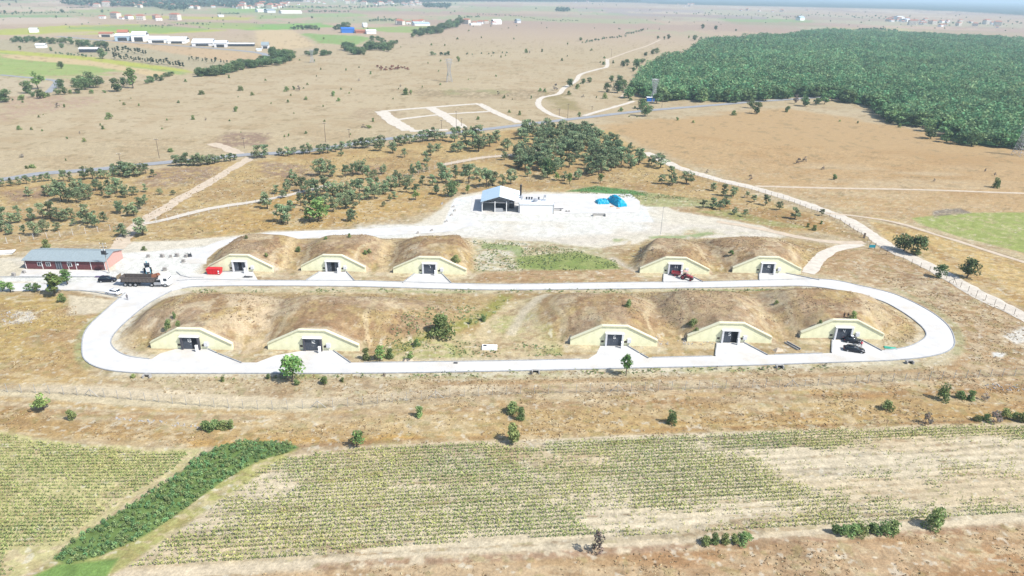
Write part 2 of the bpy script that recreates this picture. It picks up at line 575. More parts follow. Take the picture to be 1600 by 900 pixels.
# middle ground behind the site, warmer grass below the trees
paint([(-200, 300), (150, 270), (400, 250), (620, 225), (860, 195), (960, 205), (1040, 250), (1230, 320), (1340, 370), (1200, 360), (1000, 300), (700, 300), (560, 350), (300, 375), (120, 385), (-200, 395)], A(216, 184, 126), 8, 4, 0.9)
paint([(-200, 300), (150, 270), (400, 250), (620, 225), (860, 195), (1040, 250), (1340, 370), (700, 300), (560, 350), (120, 385), (-200, 395)], A(192, 156, 108), 8, 4, 0.7, n_m, 0.54)
paint([(420, 300), (700, 300), (690, 330), (560, 352), (330, 368), (300, 350)], A(214, 176, 112), 5, 3, 0.8)
paint([(1030, 300), (1240, 330), (1330, 372), (1180, 350)], A(190, 150, 98), 6, 3, 0.8)
for pl in ([(245, 262), (345, 262), (330, 282), (250, 296), (190, 290)], [(395, 252), (480, 258), (500, 275), (420, 280)], [(540, 253), (600, 258), (590, 272), (540, 268)],
           [(355, 205), (425, 207), (410, 226), (330, 232)], [(0, 300), (90, 285), (80, 305), (0, 320)]):
    paint(pl, A(168, 138, 120), 5, 4, 0.8, n_s, 0.42)
paint([(560, 168), (640, 175), (610, 190), (540, 186)], A(186, 158, 128), 8, 5, 0.5, n_s, 0.45)
paint([(600, 140), (840, 140), (900, 150), (820, 158), (640, 150)], A(172, 150, 118), 12, 8, 0.7, n_s, 0.47)
paint([(690, 138), (760, 136), (800, 146), (700, 148)], A(176, 174, 122), 12, 6, 0.6, n_m, 0.48)
paint([(845, 145), (905, 150), (900, 172), (860, 168)], A(176, 160, 112), 10, 6, 0.8, n_m, 0.45)
# strip along the asphalt road and the pale, bare places on the far left
paint([(0, 152), (150, 150), (160, 160), (60, 178), (0, 190)], A(206, 172, 150), 12, 6, 0.7, n_s, 0.45)
# --- farmland on the left
GREENF = A(196, 204, 132); YELF = A(206, 206, 104); SOILF = A(230, 206, 172); GRGR = A(182, 186, 140)
paint([(-300, 118), (0, 118), (90, 122), (110, 135), (60, 150), (-300, 150)], A(220, 200, 168), 12, 3)
paint([(-300, 78), (0, 78), (100, 85), (200, 97), (285, 108), (290, 118), (180, 112), (90, 118), (-300, 118)], A(176, 194, 116), 14, 2)
paint([(-300, 76), (0, 77), (150, 90), (290, 108), (300, 113), (160, 100), (0, 82), (-300, 80)], YELF, 8, 0)
paint([(0, 84), (120, 92), (230, 108), (280, 117), (250, 121), (150, 104), (0, 90)], A(234, 206, 158), 8, 0)
paint([(-300, 88), (0, 92), (120, 104), (180, 120), (90, 125), (-300, 116)], A(188, 198, 126), 12, 2, 0.8, n_x, 0.45)
paint([(-300, 62), (0, 62), (120, 58), (230, 72), (350, 90), (360, 104), (290, 108), (150, 88), (0, 78), (-300, 78)], A(206, 190, 156), 14, 3)
paint([(130, 58), (400, 84), (470, 96), (380, 100), (240, 78)], A(224, 192, 152), 12, 2)
paint([(-300, 44), (0, 46), (100, 40), (220, 38), (360, 48), (250, 53), (120, 54), (-300, 57)], YELF, 18, 0)
paint([(90, 44), (230, 38), (340, 46), (250, 52)], A(160, 190, 108), 18, 0, 0.8)
paint([(380, 38), (500, 36), (530, 42), (430, 47), (380, 47)], A(158, 194, 108), 18, 0)
paint([(260, 34), (400, 36), (400, 46), (330, 44)], A(178, 200, 110), 18, 0)
paint([(-300, 20), (0, 24), (150, 24), (200, 20), (80, 28), (-300, 28)], A(150, 180, 120), 40, 0)
paint([(180, 24), (400, 27), (390, 31), (180, 29)], A(210, 200, 110), 40, 0)
paint([(330, 14), (470, 8), (520, 12), (400, 20), (350, 21)], A(168, 196, 116), 60, 0)
paint([(-300, 28), (120, 27), (150, 36), (-300, 42)], A(226, 202, 178), 30, 0)
paint([(400, 47), (460, 47), (492, 72), (440, 78), (400, 70)], A(234, 206, 164), 12, 0)
paint([(470, 52), (560, 56), (580, 60), (560, 70), (500, 68)], A(164, 190, 116), 14, 4)
paint([(550, 44), (680, 40), (670, 52), (600, 50)], A(176, 194, 116), 20, 2)
paint([(800, 25), (1100, 14), (1600, 38), (1600, 62), (1300, 52), (1100, 34)], A(200, 196, 164), 60, 0, 0.6)
paint([(1120, 28), (1260, 30), (1300, 42), (1150, 38)], A(160, 184, 120), 40, 0, 0.8)
for pl, c_ in (([(-100, 12), (90, 10), (110, 13), (-100, 18)], (176, 194, 130)), ([(120, 15), (250, 17), (240, 20), (120, 19)], (208, 204, 130)), ([(480, 22), (560, 20), (580, 25), (490, 28)], (176, 196, 128)), ([(440, 30), (560, 30), (560, 35), (440, 36)], (214, 188, 160)),
              ([(560, 12), (620, 12), (620, 18), (560, 19)], (184, 200, 134)), ([(690, 3), (740, 4), (735, 6), (690, 6)], (168, 204, 130)), ([(0, 56), (110, 50), (180, 48), (100, 56)], (224, 198, 164)), ([(400, 24), (470, 24), (480, 28), (400, 30)], (170, 192, 122)),
              ([(900, 12), (1100, 16), (1100, 22), (900, 17)], (196, 178, 172)), ([(950, 19), (1200, 26), (1200, 31), (950, 23)], (186, 168, 164)), ([(1300, 40), (1600, 52), (1600, 58), (1300, 46)], (216, 202, 150)), ([(1250, 36), (1600, 46), (1600, 50), (1250, 39)], (226, 190, 168))):
    paint(pl, A(*c_), 25, 0, 0.8)
# patchwork further out
sel = sstep(1300, 1900, D)
cellx, celly = np.floor((VX + 300 * w1) / 260), np.floor((VY + 200 * w2) / 330)
hsh = (np.sin(cellx * 12.9898 + celly * 78.233) * 43758.5453) % 1.0
mixin(sel * (hsh > 0.66) * 0.55 * (VX < 400), A(176, 190, 140))
mixin(sel * (hsh < 0.22) * 0.6, A(196, 166, 150))
mixin(sel * ((hsh > 0.4) & (hsh < 0.5)) * 0.7, A(232, 208, 182))
# far dark forest belt
beltP = [tuple(G0(*p)) for p in [(760, 0), (820, 1.5), (960, 3.5), (1100, 8), (1250, 11), (1400, 14), (1500, 18), (1600, 24), (1700, 27)]] + [(9000, 3000), (30000, 9000), (30000, 40000), (-500, 40000)]
paint(beltP, A(62, 84, 66), 150, 0, 0.95, world=True)
# scattered stony or grassy specks on the plain
mixin(sstep(0.70, 0.76, fbm(VX, VY, 5, 2, 61)) * (D > 230) * (D < 1300) * 0.5, A(172, 150, 112))
# --- the site: bare white yard, pale sand, green weeds
paint([(-60, 405), (170, 398), (205, 378), (330, 372), (420, 362), (640, 356), (720, 305), (752, 300), (990, 300), (1060, 330), (1190, 352), (1240, 375), (1100, 372), (960, 385), (880, 395), (740, 380), (640, 372), (400, 375), (330, 392), (318, 415), (330, 440), (300, 460), (240, 470), (180, 468), (100, 452), (-60, 458)], A(246, 234, 214), 3, 1.5)
paint([(0, 402), (40, 420), (40, 440), (-60, 440), (-60, 410)], A(240, 226, 200), 3, 1, 0.9)
paint([(180, 398), (330, 384), (322, 410), (300, 425), (330, 436), (300, 450), (240, 455), (190, 455), (40, 440), (0, 440), (0, 432), (180, 424)], A(252, 248, 240, 2.0), 2, 0.8)
paint([(712, 310), (750, 304), (985, 302), (1003, 315), (1024, 348), (900, 346), (740, 345), (700, 362), (560, 368), (560, 360), (690, 352)], A(253, 252, 250, 2.0), 1.2, 0.4)
paint([(640, 372), (700, 350), (1020, 346), (1180, 356), (1230, 376), (1000, 366), (900, 388), (760, 382)], A(244, 232, 216), 3, 2, 0.9)
paint([(690, 345), (730, 318), (745, 306), (1000, 300), (1040, 340), (1080, 356), (960, 366), (860, 372), (700, 368), (560, 374), (560, 352), (650, 350)], A(252, 247, 238, 2.0), 5, 5, 0.95, n_m, 0.40, 0.2)
paint([(1000, 350), (1200, 362), (1150, 368), (1040, 366)], A(214, 206, 160), 3, 2, 0.6, n_m, 0.5)
paint([(740, 372), (860, 378), (960, 392), (900, 425), (740, 425)], A(214, 204, 166), 3, 2, 0.9)
paint([(735, 370), (830, 378), (815, 425), (742, 424)], A(238, 228, 206), 2, 2, 0.8, n_s, 0.46, 0.05)
paint([(740, 378), (820, 385), (812, 418), (745, 418)], A(168, 182, 118), 2, 2, 0.8, n_m, 0.53, 0.05)
paint([(805, 402), (900, 392), (962, 408), (968, 420), (900, 424), (810, 420)], A(172, 180, 112), 2.5, 1.5)
paint([(818, 404), (900, 400), (955, 412), (940, 421), (820, 418)], A(146, 164, 92), 2.5, 1.5, 0.7, n_s, 0.47)
paint([(760, 424), (1000, 420), (1000, 441), (740, 442)], A(200, 164, 122), 2, 1, 0.9)
paint([(885, 298), (930, 290), (1000, 300), (1115, 312), (1120, 323), (1010, 322), (960, 303)], A(190, 188, 134), 3, 2)
paint([(885, 299), (930, 291), (990, 298), (1010, 305), (960, 303), (920, 300)], A(112, 160, 98), 2, 1)
paint([(1090, 330), (1140, 328), (1210, 345), (1290, 360), (1200, 352)], A(178, 182, 118), 3, 2, 0.8)
stripe([(965, 376), (1000, 372), (1080, 370), (1110, 365)], A(160, 178, 112), 2.5, 1.5, 1, 0.8, n_m, 0.42)
stripe([(958, 404), (975, 412), (998, 425)], A(226, 210, 190), 2.6, 1, 0.5, 0.9)
stripe([(1080, 372), (1098, 388), (1100, 390)], A(232, 220, 205), 3.0, 1, 0.5, 0.9)
# left strip and the open ground outside the loop
paint([(-100, 460), (100, 458), (185, 470), (120, 530), (128, 570), (200, 600), (-100, 612)], A(212, 180, 122), 4, 3, 0.9)
paint([(-100, 462), (90, 462), (95, 520), (40, 560), (-100, 560)], A(208, 178, 112), 4, 3, 0.7, n_l, 0.45)
paint([(20, 560), (90, 480), (190, 472), (120, 525), (118, 575), (200, 600), (40, 600)], A(196, 158, 116), 4, 2, 0.7, n_x, 0.48)
paint([(0, 484), (60, 486), (55, 500), (0, 508)], A(244, 232, 212), 2, 1.5, 0.9, n_s, 0.42)
paint([(100, 460), (190, 470), (165, 488), (105, 492)], A(240, 224, 196), 2, 1.5, 0.9)
stripe([(182, 474), (140, 505), (124, 530), (124, 560), (140, 576)], A(182, 186, 132), 1.6, 1, 0.3, 0.8, n_m, 0.42)
stripe([(150, 588), (600, 592), (1000, 583), (1300, 574), (1460, 565), (1500, 545), (1500, 520)], A(226, 210, 176), 3.0, 1.6, 0.8, 0.9, n_x, 0.45)
stripe([(300, 590), (640, 588), (1100, 578), (1300, 573)], A(172, 178, 106), 1.6, 1, 0.5, 0.8, n_m, 0.52)
stripe([(-60, 606), (100, 607), (300, 620), (450, 632), (560, 618), (700, 606), (900, 604), (1200, 596)], A(244, 224, 192), 2.6, 2, 0.8, 0.85, n_x, 0.40)
stripe([(0, 614), (200, 630), (480, 640)], A(240, 222, 186), 2.0, 1.5, 0.8, 0.7)
paint([(-100, 625), (60, 645), (140, 660), (300, 662), (520, 655), (860, 640), (1600, 610), (1700, 640), (1700, 662), (1300, 670), (820, 692), (520, 695), (300, 700), (100, 690), (-100, 665)], A(212, 178, 122), 3, 2, 0.85)
paint([(-100, 625), (140, 660), (300, 662), (860, 640), (1700, 620), (1700, 662), (820, 692), (300, 700), (-100, 665)], A(190, 152, 102), 3, 2, 0.55, n_x, 0.52)
paint([(200, 690), (480, 655), (700, 650), (860, 660), (700, 690), (500, 700)], A(226, 202, 158), 4, 2, 0.6, n_m, 0.47)
paint([(800, 600), (1600, 575), (1700, 640), (1250, 650), (900, 640)], A(196, 154, 110), 4, 3, 0.7, n_x, 0.46)
paint([(1080, 600), (1500, 590), (1600, 600), (1300, 612), (1080, 612)], A(226, 206, 172), 4, 3, 0.6, n_s, 0.5)
for pts_, c_, w_, al in (([(300, 668), (640, 660), (900, 650), (1300, 636), (1640, 622)], (228, 204, 160), 0.9, 0.6), ([(0, 640), (300, 655), (560, 648), (860, 634), (1300, 620), (1640, 606)], (190, 146, 94), 1.8, 0.6),
                         ([(300, 694), (560, 686), (800, 676), (1100, 664), (1400, 655), (1640, 648)], (218, 176, 108), 1.6, 0.75), ([(420, 700), (760, 682), (1100, 669), (1640, 654)], (176, 134, 92), 0.7, 0.7),
                         ([(0, 622), (200, 640), (480, 648), (640, 636), (900, 624), (1500, 604)], (214, 174, 108), 1.2, 0.6), ([(560, 700), (820, 672), (1250, 660), (1640, 652)], (232, 208, 160), 0.5, 0.6),
                         ([(640, 600), (1000, 592), (1400, 582), (1500, 572)], (188, 148, 98), 1.4, 0.6), ([(640, 608), (1000, 600), (1400, 588)], (230, 206, 166), 0.8, 0.6)):
    stripe(pts_, A(*c_), w_, 0.7, 0.35, al, n_x, 0.36, 0.2)
stripe([(285, 453), (262, 459), (236, 472), (204, 496), (176, 522), (171, 540), (192, 557), (232, 565)], A(246, 234, 212), 3.4, 1.8, 0.4, 0.9, n_s, 0.40, 0.15)
stripe([(1262, 450), (1320, 458), (1372, 472), (1408, 490), (1434, 509), (1443, 522), (1436, 531)], A(238, 222, 192), 2.4, 1.4, 0.4, 0.8, n_s, 0.42, 0.15)
stripe([(290, 452), (500, 450), (800, 455.5), (1100, 452), (1262, 450)], A(240, 228, 202), 1.8, 1.0, 0.4, 0.8, n_s, 0.42, 0.15)
stripe([(180, 583), (400, 587), (640, 586.5), (900, 581), (1200, 574), (1400, 566)], A(240, 228, 202), 2.0, 1.0, 0.4, 0.8, n_s, 0.42, 0.15)
# right side outside the loop
paint([(1230, 420), (1300, 390), (1380, 385), (1460, 430), (1600, 500), (1700, 560), (1700, 600), (1480, 580), (1500, 540), (1480, 500), (1400, 455)], A(200, 164, 122), 3, 2, 0.9)
paint([(1330, 400), (1460, 440), (1600, 520), (1600, 570), (1500, 560), (1480, 500), (1400, 455)], A(166, 136, 108), 3, 3, 0.7, n_m, 0.53)
paint([(1330, 395), (1460, 435), (1620, 520), (1600, 590), (1500, 575), (1460, 480), (1300, 430)], A(226, 204, 172), 3, 3, 0.6, n_s, 0.55, 0.06)
stripe([(1400, 452), (1450, 476), (1490, 505), (1502, 530), (1495, 552)], A(190, 186, 140), 1.6, 1, 0.3, 0.7)
paint([(1565, 525), (1600, 512), (1620, 530), (1590, 540)], A(248, 240, 228), 2, 1, 0.9)
paint([(1550, 550), (1572, 552), (1568, 558), (1552, 558)], A(252, 248, 240), 1, 0.3, 1)
# --- mounds: brown heath, tan hollows, worn pale tracks
mh = sstep(0.5, 2.0, VZ)
inloop = np.zeros(N)
idx = np.nonzero((VY > 125) & (VY < 240) & (np.abs(VX) < 160))[0]
for pl, ang in (([(200, 540), (260, 470), (300, 455), (760, 460), (800, 455), (1300, 452), (1400, 480), (1440, 520), (1400, 542), (1100, 555), (700, 560), (260, 560)], 0),
                ([(320, 400), (370, 374), (735, 372), (745, 425), (600, 436), (320, 430)], 0), ([(960, 400), (1010, 374), (1140, 372), (1230, 370), (1300, 385), (1260, 425), (1000, 430)], 0)):
    P = np.array([G0(*p) for p in pl])
    sd = poly_sd(VX[idx], VY[idx], P)
    inloop[idx] = np.maximum(inloop[idx], sstep(-1.5, 2.5, sd))
mixin(inloop * 0.9, A(206, 178, 128))
mixin(inloop * sstep(0.45, 0.56, n_s) * 0.4, A(186, 152, 100))
mixin(mh * (0.55 + 0.35 * sstep(0.4, 0.6, n_m)), A(190, 156, 118))
mixin(mh * sstep(0.50, 0.6, n_s) * 0.5, A(170, 134, 104))
mixin(mh * sstep(0.56, 0.66, fbm(VX, VY, 6, 3, 71)) * 0.6, A(220, 192, 134))
mixin(mh * sstep(0.50, 0.60, fbm(VX, VY, 16, 3, 73)) * 0.5, A(206, 180, 152))
mixin(mh * sstep(0.57, 0.66, fbm(VX, VY, 7, 4, 141)) * 0.65, A(232, 210, 176))
mixin(mh * sstep(0.60, 0.70, fbm(VX, VY, 3.0, 3, 143, sx=0.4)) * 0.5, A(158, 124, 96))
for b in BUNK:   # trodden path up each mound
    bx_, by_ = b['c']
    for sg in (-1, 1):
        Pp = [(bx_ + sg * b['hw'] * 1.05, by_ + 1), (bx_ + sg * b['hw'] * 0.9, by_ + 9), (bx_ + sg * b['hw'] * 1.15, by_ + 19), (bx_ + sg * b['hw'] * 0.8, by_ + 28)]
        ix = np.nonzero((np.abs(VX - bx_) < 24) & (VY > by_ - 2) & (VY < by_ + 32))[0]
        dl = line_d(VX[ix] + w1[ix] * 14, VY[ix] + w2[ix] * 14, Pp)
        mm_ = (1 - sstep(0.3, 1.0, dl + (n_s[ix] - 0.5))) * 0.7
        COL[ix] += mm_[:, None] * (A(230, 206, 166) - COL[ix])
# sandy stretches between the mounds
paint([(350, 470), (440, 465), (440, 500), (420, 540), (375, 560), (360, 520), (355, 490)], A(238, 212, 176), 2, 1.5, 0.85, n_s, 0.40)
paint([(790, 470), (860, 462), (840, 500), (880, 555), (560, 566), (640, 540), (740, 520)], A(232, 210, 168), 2, 1.5, 0.9)
paint([(790, 490), (850, 490), (880, 550), (620, 562), (700, 530)], A(196, 196, 128), 2, 1.5, 0.8, n_m, 0.53)
stripe([(790, 462), (760, 490), (720, 512), (660, 535), (600, 556)], A(172, 168, 92), 3.0, 1.6, 0.6, 0.9)
stripe([(855, 462), (820, 490), (800, 520)], A(240, 222, 192), 2.2, 1.2, 0.5, 0.9)
paint([(640, 562), (890, 556), (1000, 552), (900, 562), (640, 566)], A(236, 220, 190), 1.5, 0.6, 0.7)
for a_, b_ in (((1030, 470), (1035, 480)), ((1230, 480), (1250, 520))):
    stripe([(a_[0] - 10, 458), a_, b_], A(216, 186, 140), 1.2, 0.8, 0.3, 0.8)
stripe([(1100, 455), (1160, 480), (1205, 505), (1240, 540)], A(222, 196, 158), 1.4, 0.8, 0.4, 0.8)
stripe([(1330, 470), (1370, 500), (1385, 525), (1420, 540)], A(226, 202, 168), 5, 2, 0.6, 0.7, n_s, 0.42)
paint([(1010, 528), (1070, 526), (1075, 555), (1000, 558)], A(214, 184, 136), 2, 1, 0.8)
paint([(1200, 528), (1250, 525), (1300, 535), (1296, 552), (1200, 555)], A(214, 188, 146), 2, 1, 0.8)
stripe([(462, 378), (450, 400), (444, 425)], A(232, 204, 160), 1.4, 0.8, 0.3, 0.9)
stripe([(470, 378), (458, 400), (452, 425)], A(226, 198, 150), 0.8, 0.6, 0.2, 0.8)
stripe([(607, 378), (600, 400), (594, 430)], A(234, 206, 160), 2.0, 1.2, 0.3, 0.85)
stripe([(618, 376), (612, 400), (604, 420)], A(226, 198, 150), 1.0, 0.6, 0.2, 0.8)
stripe([(420, 428), (470, 432), (560, 430), (610, 428), (740, 432)], A(234, 214, 184), 3, 2, 0.6, 0.85, n_s, 0.42)
stripe([(290, 452), (700, 455), (1260, 452), (1330, 462)], A(226, 212, 176), 2.2, 1.2, 0.4, 0.85, n_x, 0.42)
stripe([(560, 454), (800, 458), (1250, 453)], A(180, 182, 126), 1.2, 0.8, 0.3, 0.8, n_m, 0.52)
for b in BUNK:   # pale scree on the earth just behind each parapet
    x_, y2, hw = b['c'][0], b['c'][1], b['hw']
    P = [(x_ - hw - 1, y2), (x_ - 0.29 * hw, y2 + 3.0), (x_ + 0.29 * hw, y2 + 3.0), (x_ + hw + 2.5, y2)]
    paint([(x_ - hw - 1, y2 - .5), (x_ - hw - 1, y2 + 2.0), (x_ + hw + 1.5, y2 + 2.2), (x_ + hw + 1.5, y2 - .5)], A(222, 200, 172), 1.2, 0.6, 0.8, world=True)
    paint([(x_ - hw - 1.5, y2 - 3.2), (x_ - hw - 1, y2), (x_ + hw + 1.5, y2), (x_ + hw + 2, y2 - 3.2)], A(234, 216, 180), 1.2, 0.6, 0.8, world=True)
# kerb-side pale margins of the loop
# --- crop fields in the foreground
FIELD = [(180, 900), (300, 808), (390, 740), (440, 712), (560, 697), (800, 688), (1100, 676), (1350, 668), (1700, 658), (1700, 808), (1600, 812), (1150, 840), (900, 856), (600, 874), (330, 896)]
paint(FIELD, A(240, 222, 192), 1.0, 0.5)
paint(FIELD, A(228, 204, 168), 1.0, 0.5, 0.7, n_x, 0.5)
_P = np.array([G0(*p) for p in FIELD])
_k = np.nonzero((VY < 112) & (VY > 60))[0]
_ra = math.atan2((G0(1600, 812) - G0(600, 874))[1], (G0(1600, 812) - G0(600, 874))[0])
_v = -VX[_k] * math.sin(_ra) + VY[_k] * math.cos(_ra)
_m = (poly_sd(VX[_k], VY[_k], _P) > 0.4) * (0.5 + 0.8 * sstep(0.4, 0.6, n_m[_k]))
COL[_k] *= (1 - 0.085 * _m * np.sin(_v * 2 * math.pi / 1.72))[:, None]
COL[_k] *= (1 - 0.16 * _m * sstep(0.54, 0.62, fbm(VX[_k], _v, 2.2, 3, 131, sx=14.0)))[:, None]
LFIELD = [(-300, 668), (0, 672), (60, 684), (130, 694), (230, 702), (315, 702), (285, 735), (230, 765), (150, 820), (60, 888), (0, 915), (-300, 930)]
paint(LFIELD, A(226, 214, 158), 1.2, 0.5)
paint([(-300, 905), (60, 905), (180, 890), (300, 905), (600, 878), (900, 860), (1200, 840), (1600, 815), (1750, 806), (1750, 1100), (-300, 1100)], A(210, 176, 134), 1.2, 0.5)
paint([(400, 892), (900, 868), (1600, 826), (1700, 840), (1700, 1000), (400, 1000)], A(192, 146, 104), 2, 0.8, 0.7, n_x, 0.50)
paint([(400, 892), (900, 868), (1600, 826), (1700, 840), (1700, 1000), (400, 1000)], A(226, 198, 162), 2, 0.8, 0.6, fbm(VX, VY, 3.0, 4, 77, sx=8.0), 0.52)
stripe([(180, 900), (600, 877), (900, 860), (1200, 842), (1600, 815)], A(242, 222, 192), 1.6, 0.8, 0.4, 0.85)
stripe([(500, 886), (900, 864), (1240, 845), (1600, 822)], A(184, 146, 116), 1.2, 0.8, 0.4, 0.8, n_s, 0.4)
HEDGE = [(84, 872), (125, 838), (200, 792), (272, 744), (316, 710), (352, 694), (400, 688), (450, 691), (468, 699), (448, 708), (405, 720), (350, 752), (285, 798), (225, 840), (160, 868), (105, 882)]
paint([(40, 905), (90, 870), (200, 800), (330, 705), (470, 700), (420, 735), (340, 785), (230, 865), (170, 905)], A(196, 190, 124), 1.2, 0.5)
paint(HEDGE, A(128, 152, 88), 0.8, 0.3)
paint([(40, 905), (95, 880), (190, 870), (170, 905)], A(142, 172, 96), 1.0, 0.4)
# stubble field and crop on the right
paint([(1355, 340), (1400, 342), (1700, 425), (1700, 520), (1600, 480), (1450, 410), (1380, 372)], A(226, 192, 132), 3, 1)
PR = [(1420, 340), (1510, 333), (1700, 330), (1700, 418), (1600, 395), (1500, 370), (1440, 352)]
paint([(1340, 342), (1450, 362), (1600, 410), (1700, 440), (1700, 425), (1600, 398), (1450, 350)], A(216, 196, 162), 1.5, 0.5, 0.8)
stripe([(1380, 345), (1480, 370), (1600, 408), (1700, 438)], A(150, 122, 100), 1.0, 0.8, 0.3, 0.7)
paint(PR, A(176, 184, 108), 1.5, 0.5)
paint(PR, A(206, 200, 144), 1.5, 0.5, 0.6, n_s, 0.55)
paint([(1460, 330), (1500, 326), (1515, 333), (1460, 338)], A(150, 138, 126), 2, 1, 0.9)
stripe([(1380, 352), (1450, 385), (1520, 430), (1620, 480)], A(190, 150, 98), 3, 2, 0.4, 0.7)
# forest floor
FOREST = [(985, 140), (1002, 115), (1018, 105), (1040, 95), (1075, 88), (1078, 80), (1092, 70), (1110, 66), (1180, 60), (1240, 58), (1256, 52), (1300, 50), (1420, 55), (1600, 64), (1700, 68), (1700, 235), (1600, 232), (1500, 226), (1487, 214), (1482, 200), (1400, 194), (1378, 180), (1372, 166), (1322, 160), (1312, 150), (1240, 152), (1140, 160), (1075, 156), (1040, 158), (1000, 150)]
paint(FOREST, A(84, 120, 78), 5, 3)
paint([(1100, 162), (1310, 158), (1320, 166), (1180, 166), (1100, 168)], A(214, 190, 150), 4, 2, 0.7)
#@@ENDPAINT
# busy small-scale patchwork of straw, bleached stalks and bare soil on all near ground
g1 = fbm(VX, VY, 0.8, 2, 101, sx=1.8) * 0.6 + fbm(VX, VY, 5, 3, 103, sx=2.0) * 0.4
g2 = fbm(VX, VY, 1.0, 2, 107, sx=1.6) * 0.55 + fbm(VX, VY, 6, 3, 109, sx=1.8) * 0.45
g3 = fbm(VX, VY, 1.1, 2, 113)
reg = sstep(0.40, 0.60, fbm(VX, VY, 22, 3, 119))
nr = (1 - sstep(260, 420, D)) * (COL[:, 0] < 0.385) * (COL[:, 1] < COL[:, 0]) * (1 - 0.55 * np.clip(mh, 0, 1))
mixin(nr * sstep(0.50, 0.62, g1) * (0.30 + 0.35 * reg), A(234, 212, 174))
mixin(nr * sstep(0.52, 0.62, g2) * (0.50 - 0.2 * reg), A(170, 134, 96))
mixin(nr * sstep(0.72, 0.80, g3) * 0.5, A(250, 240, 220))
mixin(nr * sstep(0.64, 0.74, fbm(VX, VY, 1.8, 2, 127)) * 0.35, A(168, 160, 104))
# fine grain on everything near
g = 1 + (fbm(VX, VY, 0.9, 2, 83) - 0.5) * 0.38 * (D < 420)
COL *= g[:, None]
dk = sstep(0.68, 0.8, fbm(VX, VY, 1.3, 2, 89)) * (D < 300) * 0.12
dk *= (COL[:, 0] < 0.40)
COL *= (1 - dk)[:, None]
COL *= np.array([0.975, 1.0, 0.985])
COL = np.clip(COL, 0.01, 0.56)

me = bpy.data.meshes.new('ground')
me.vertices.add(N)
me.vertices.foreach_set('co', np.stack([VX, VY, VZ], 1).astype(np.float32).ravel())
ii = (np.arange(NY - 1)[:, None] * NX + np.arange(NX - 1)[None, :]).ravel()
F = np.stack([ii, ii + 1, ii + NX + 1, ii + NX], 1).astype(np.int32)
me.loops.add(F.size)
me.loops.foreach_set('vertex_index', F.ravel())
me.polygons.add(len(F))
me.polygons.foreach_set('loop_start', np.arange(0, F.size, 4, dtype=np.int32))
me.polygons.foreach_set('use_smooth', np.ones(len(F), bool))
me.update(calc_edges=True)
at = me.color_attributes.new('Col', 'FLOAT_COLOR', 'POINT')
c4 = np.ones((N, 4), np.float32)
c4[:, :3] = COL
at.data.foreach_set('color', c4.ravel())
me.materials.append(M['ground'])
ground = bpy.data.objects.new('ground', me)
C.objects.link(ground)
tag(ground, kind='structure')

# haze: one even volume around camera, ground and everything
hz = MB().box(0, 17400, -3, 180000, 35200, 86).build('haze', bpy.data.materials.new('haze_air'))
hm = hz.data.materials[0]
hm.use_nodes = True
hm.node_tree.nodes.remove(hm.node_tree.nodes['Principled BSDF'])
pv = hm.node_tree.nodes.new('ShaderNodeVolumePrincipled')
pv.inputs['Color'].default_value = (0.66, 0.86, 1.0, 1)
pv.inputs['Density'].default_value = 0.00014
hm.node_tree.links.new(pv.outputs[0], hm.node_tree.nodes['Material Output'].inputs['Volume'])
tag(hz, kind='stuff')

# ------------------------------------------------------------------ roads and paths
def cr_curve(P, step):
    P = [np.array(p, float) for p in P]
    P = [2 * P[0] - P[1]] + P + [2 * P[-1] - P[-2]]
    out = []
    for i in range(1, len(P) - 2):
        a, b, c_, d = P[i - 1], P[i], P[i + 1], P[i + 2]
        n = max(2, int(np.linalg.norm(c_ - b) / step))
        for k in range(n):
            t = k / n
            out.append(0.5 * ((2 * b) + (c_ - a) * t + (2 * a - 5 * b + 4 * c_ - d) * t * t + (3 * b - a - 3 * c_ + d) * t ** 3))
    out.append(P[-2])
    return np.array(out)

def ribbon(name, px, width, material, z=0.03, jag=0.0, step=1.5, seed=0):
    P = cr_curve([G0(*p) for p in px], step)
    T = np.gradient(P, axis=0)
    T /= np.linalg.norm(T, axis=1)[:, None] + 1e-9
    Nn = np.stack([-T[:, 1], T[:, 0]], 1)
    s = np.arange(len(P)) * step
    wl_ = width / 2 * (1 + jag * (fbm(s, s * 0, 4, 3, seed) - 0.5) * 2)
    wr_ = width / 2 * (1 + jag * (fbm(s, s * 0 + 50, 4, 3, seed + 9) - 0.5) * 2)
    Lf, Rt = P + Nn * wl_[:, None], P - Nn * wr_[:, None]
    n = len(P)
    vs = []
    for i in range(n):
        vs += [(Lf[i][0], Lf[i][1], z), (Rt[i][0], Rt[i][1], z)]
    fs = [(2 * i, 2 * i + 1, 2 * i + 3, 2 * i + 2) for i in range(n - 1)]
    mb = MB()
    mb.add(vs, fs)
    o = mb.build(name, material)
    tag(o, kind='structure')
    return P

def flat_poly(name, px, material, z, world=False):
    from mathutils.geometry import tessellate_polygon
    P = [Vector((*G0(*p), z)) for p in px] if not world else [Vector((p[0], p[1], z)) for p in px]
    tri = tessellate_polygon([P])
    mb = MB()
    mb.add([tuple(p) for p in P], [tuple(t) for t in tri])
    o = mb.build(name, material)
    # make it face upwards
    if sum(p.normal.z for p in o.data.polygons) < 0:
        o.data.flip_normals()
    tag(o, kind='structure')
    return o

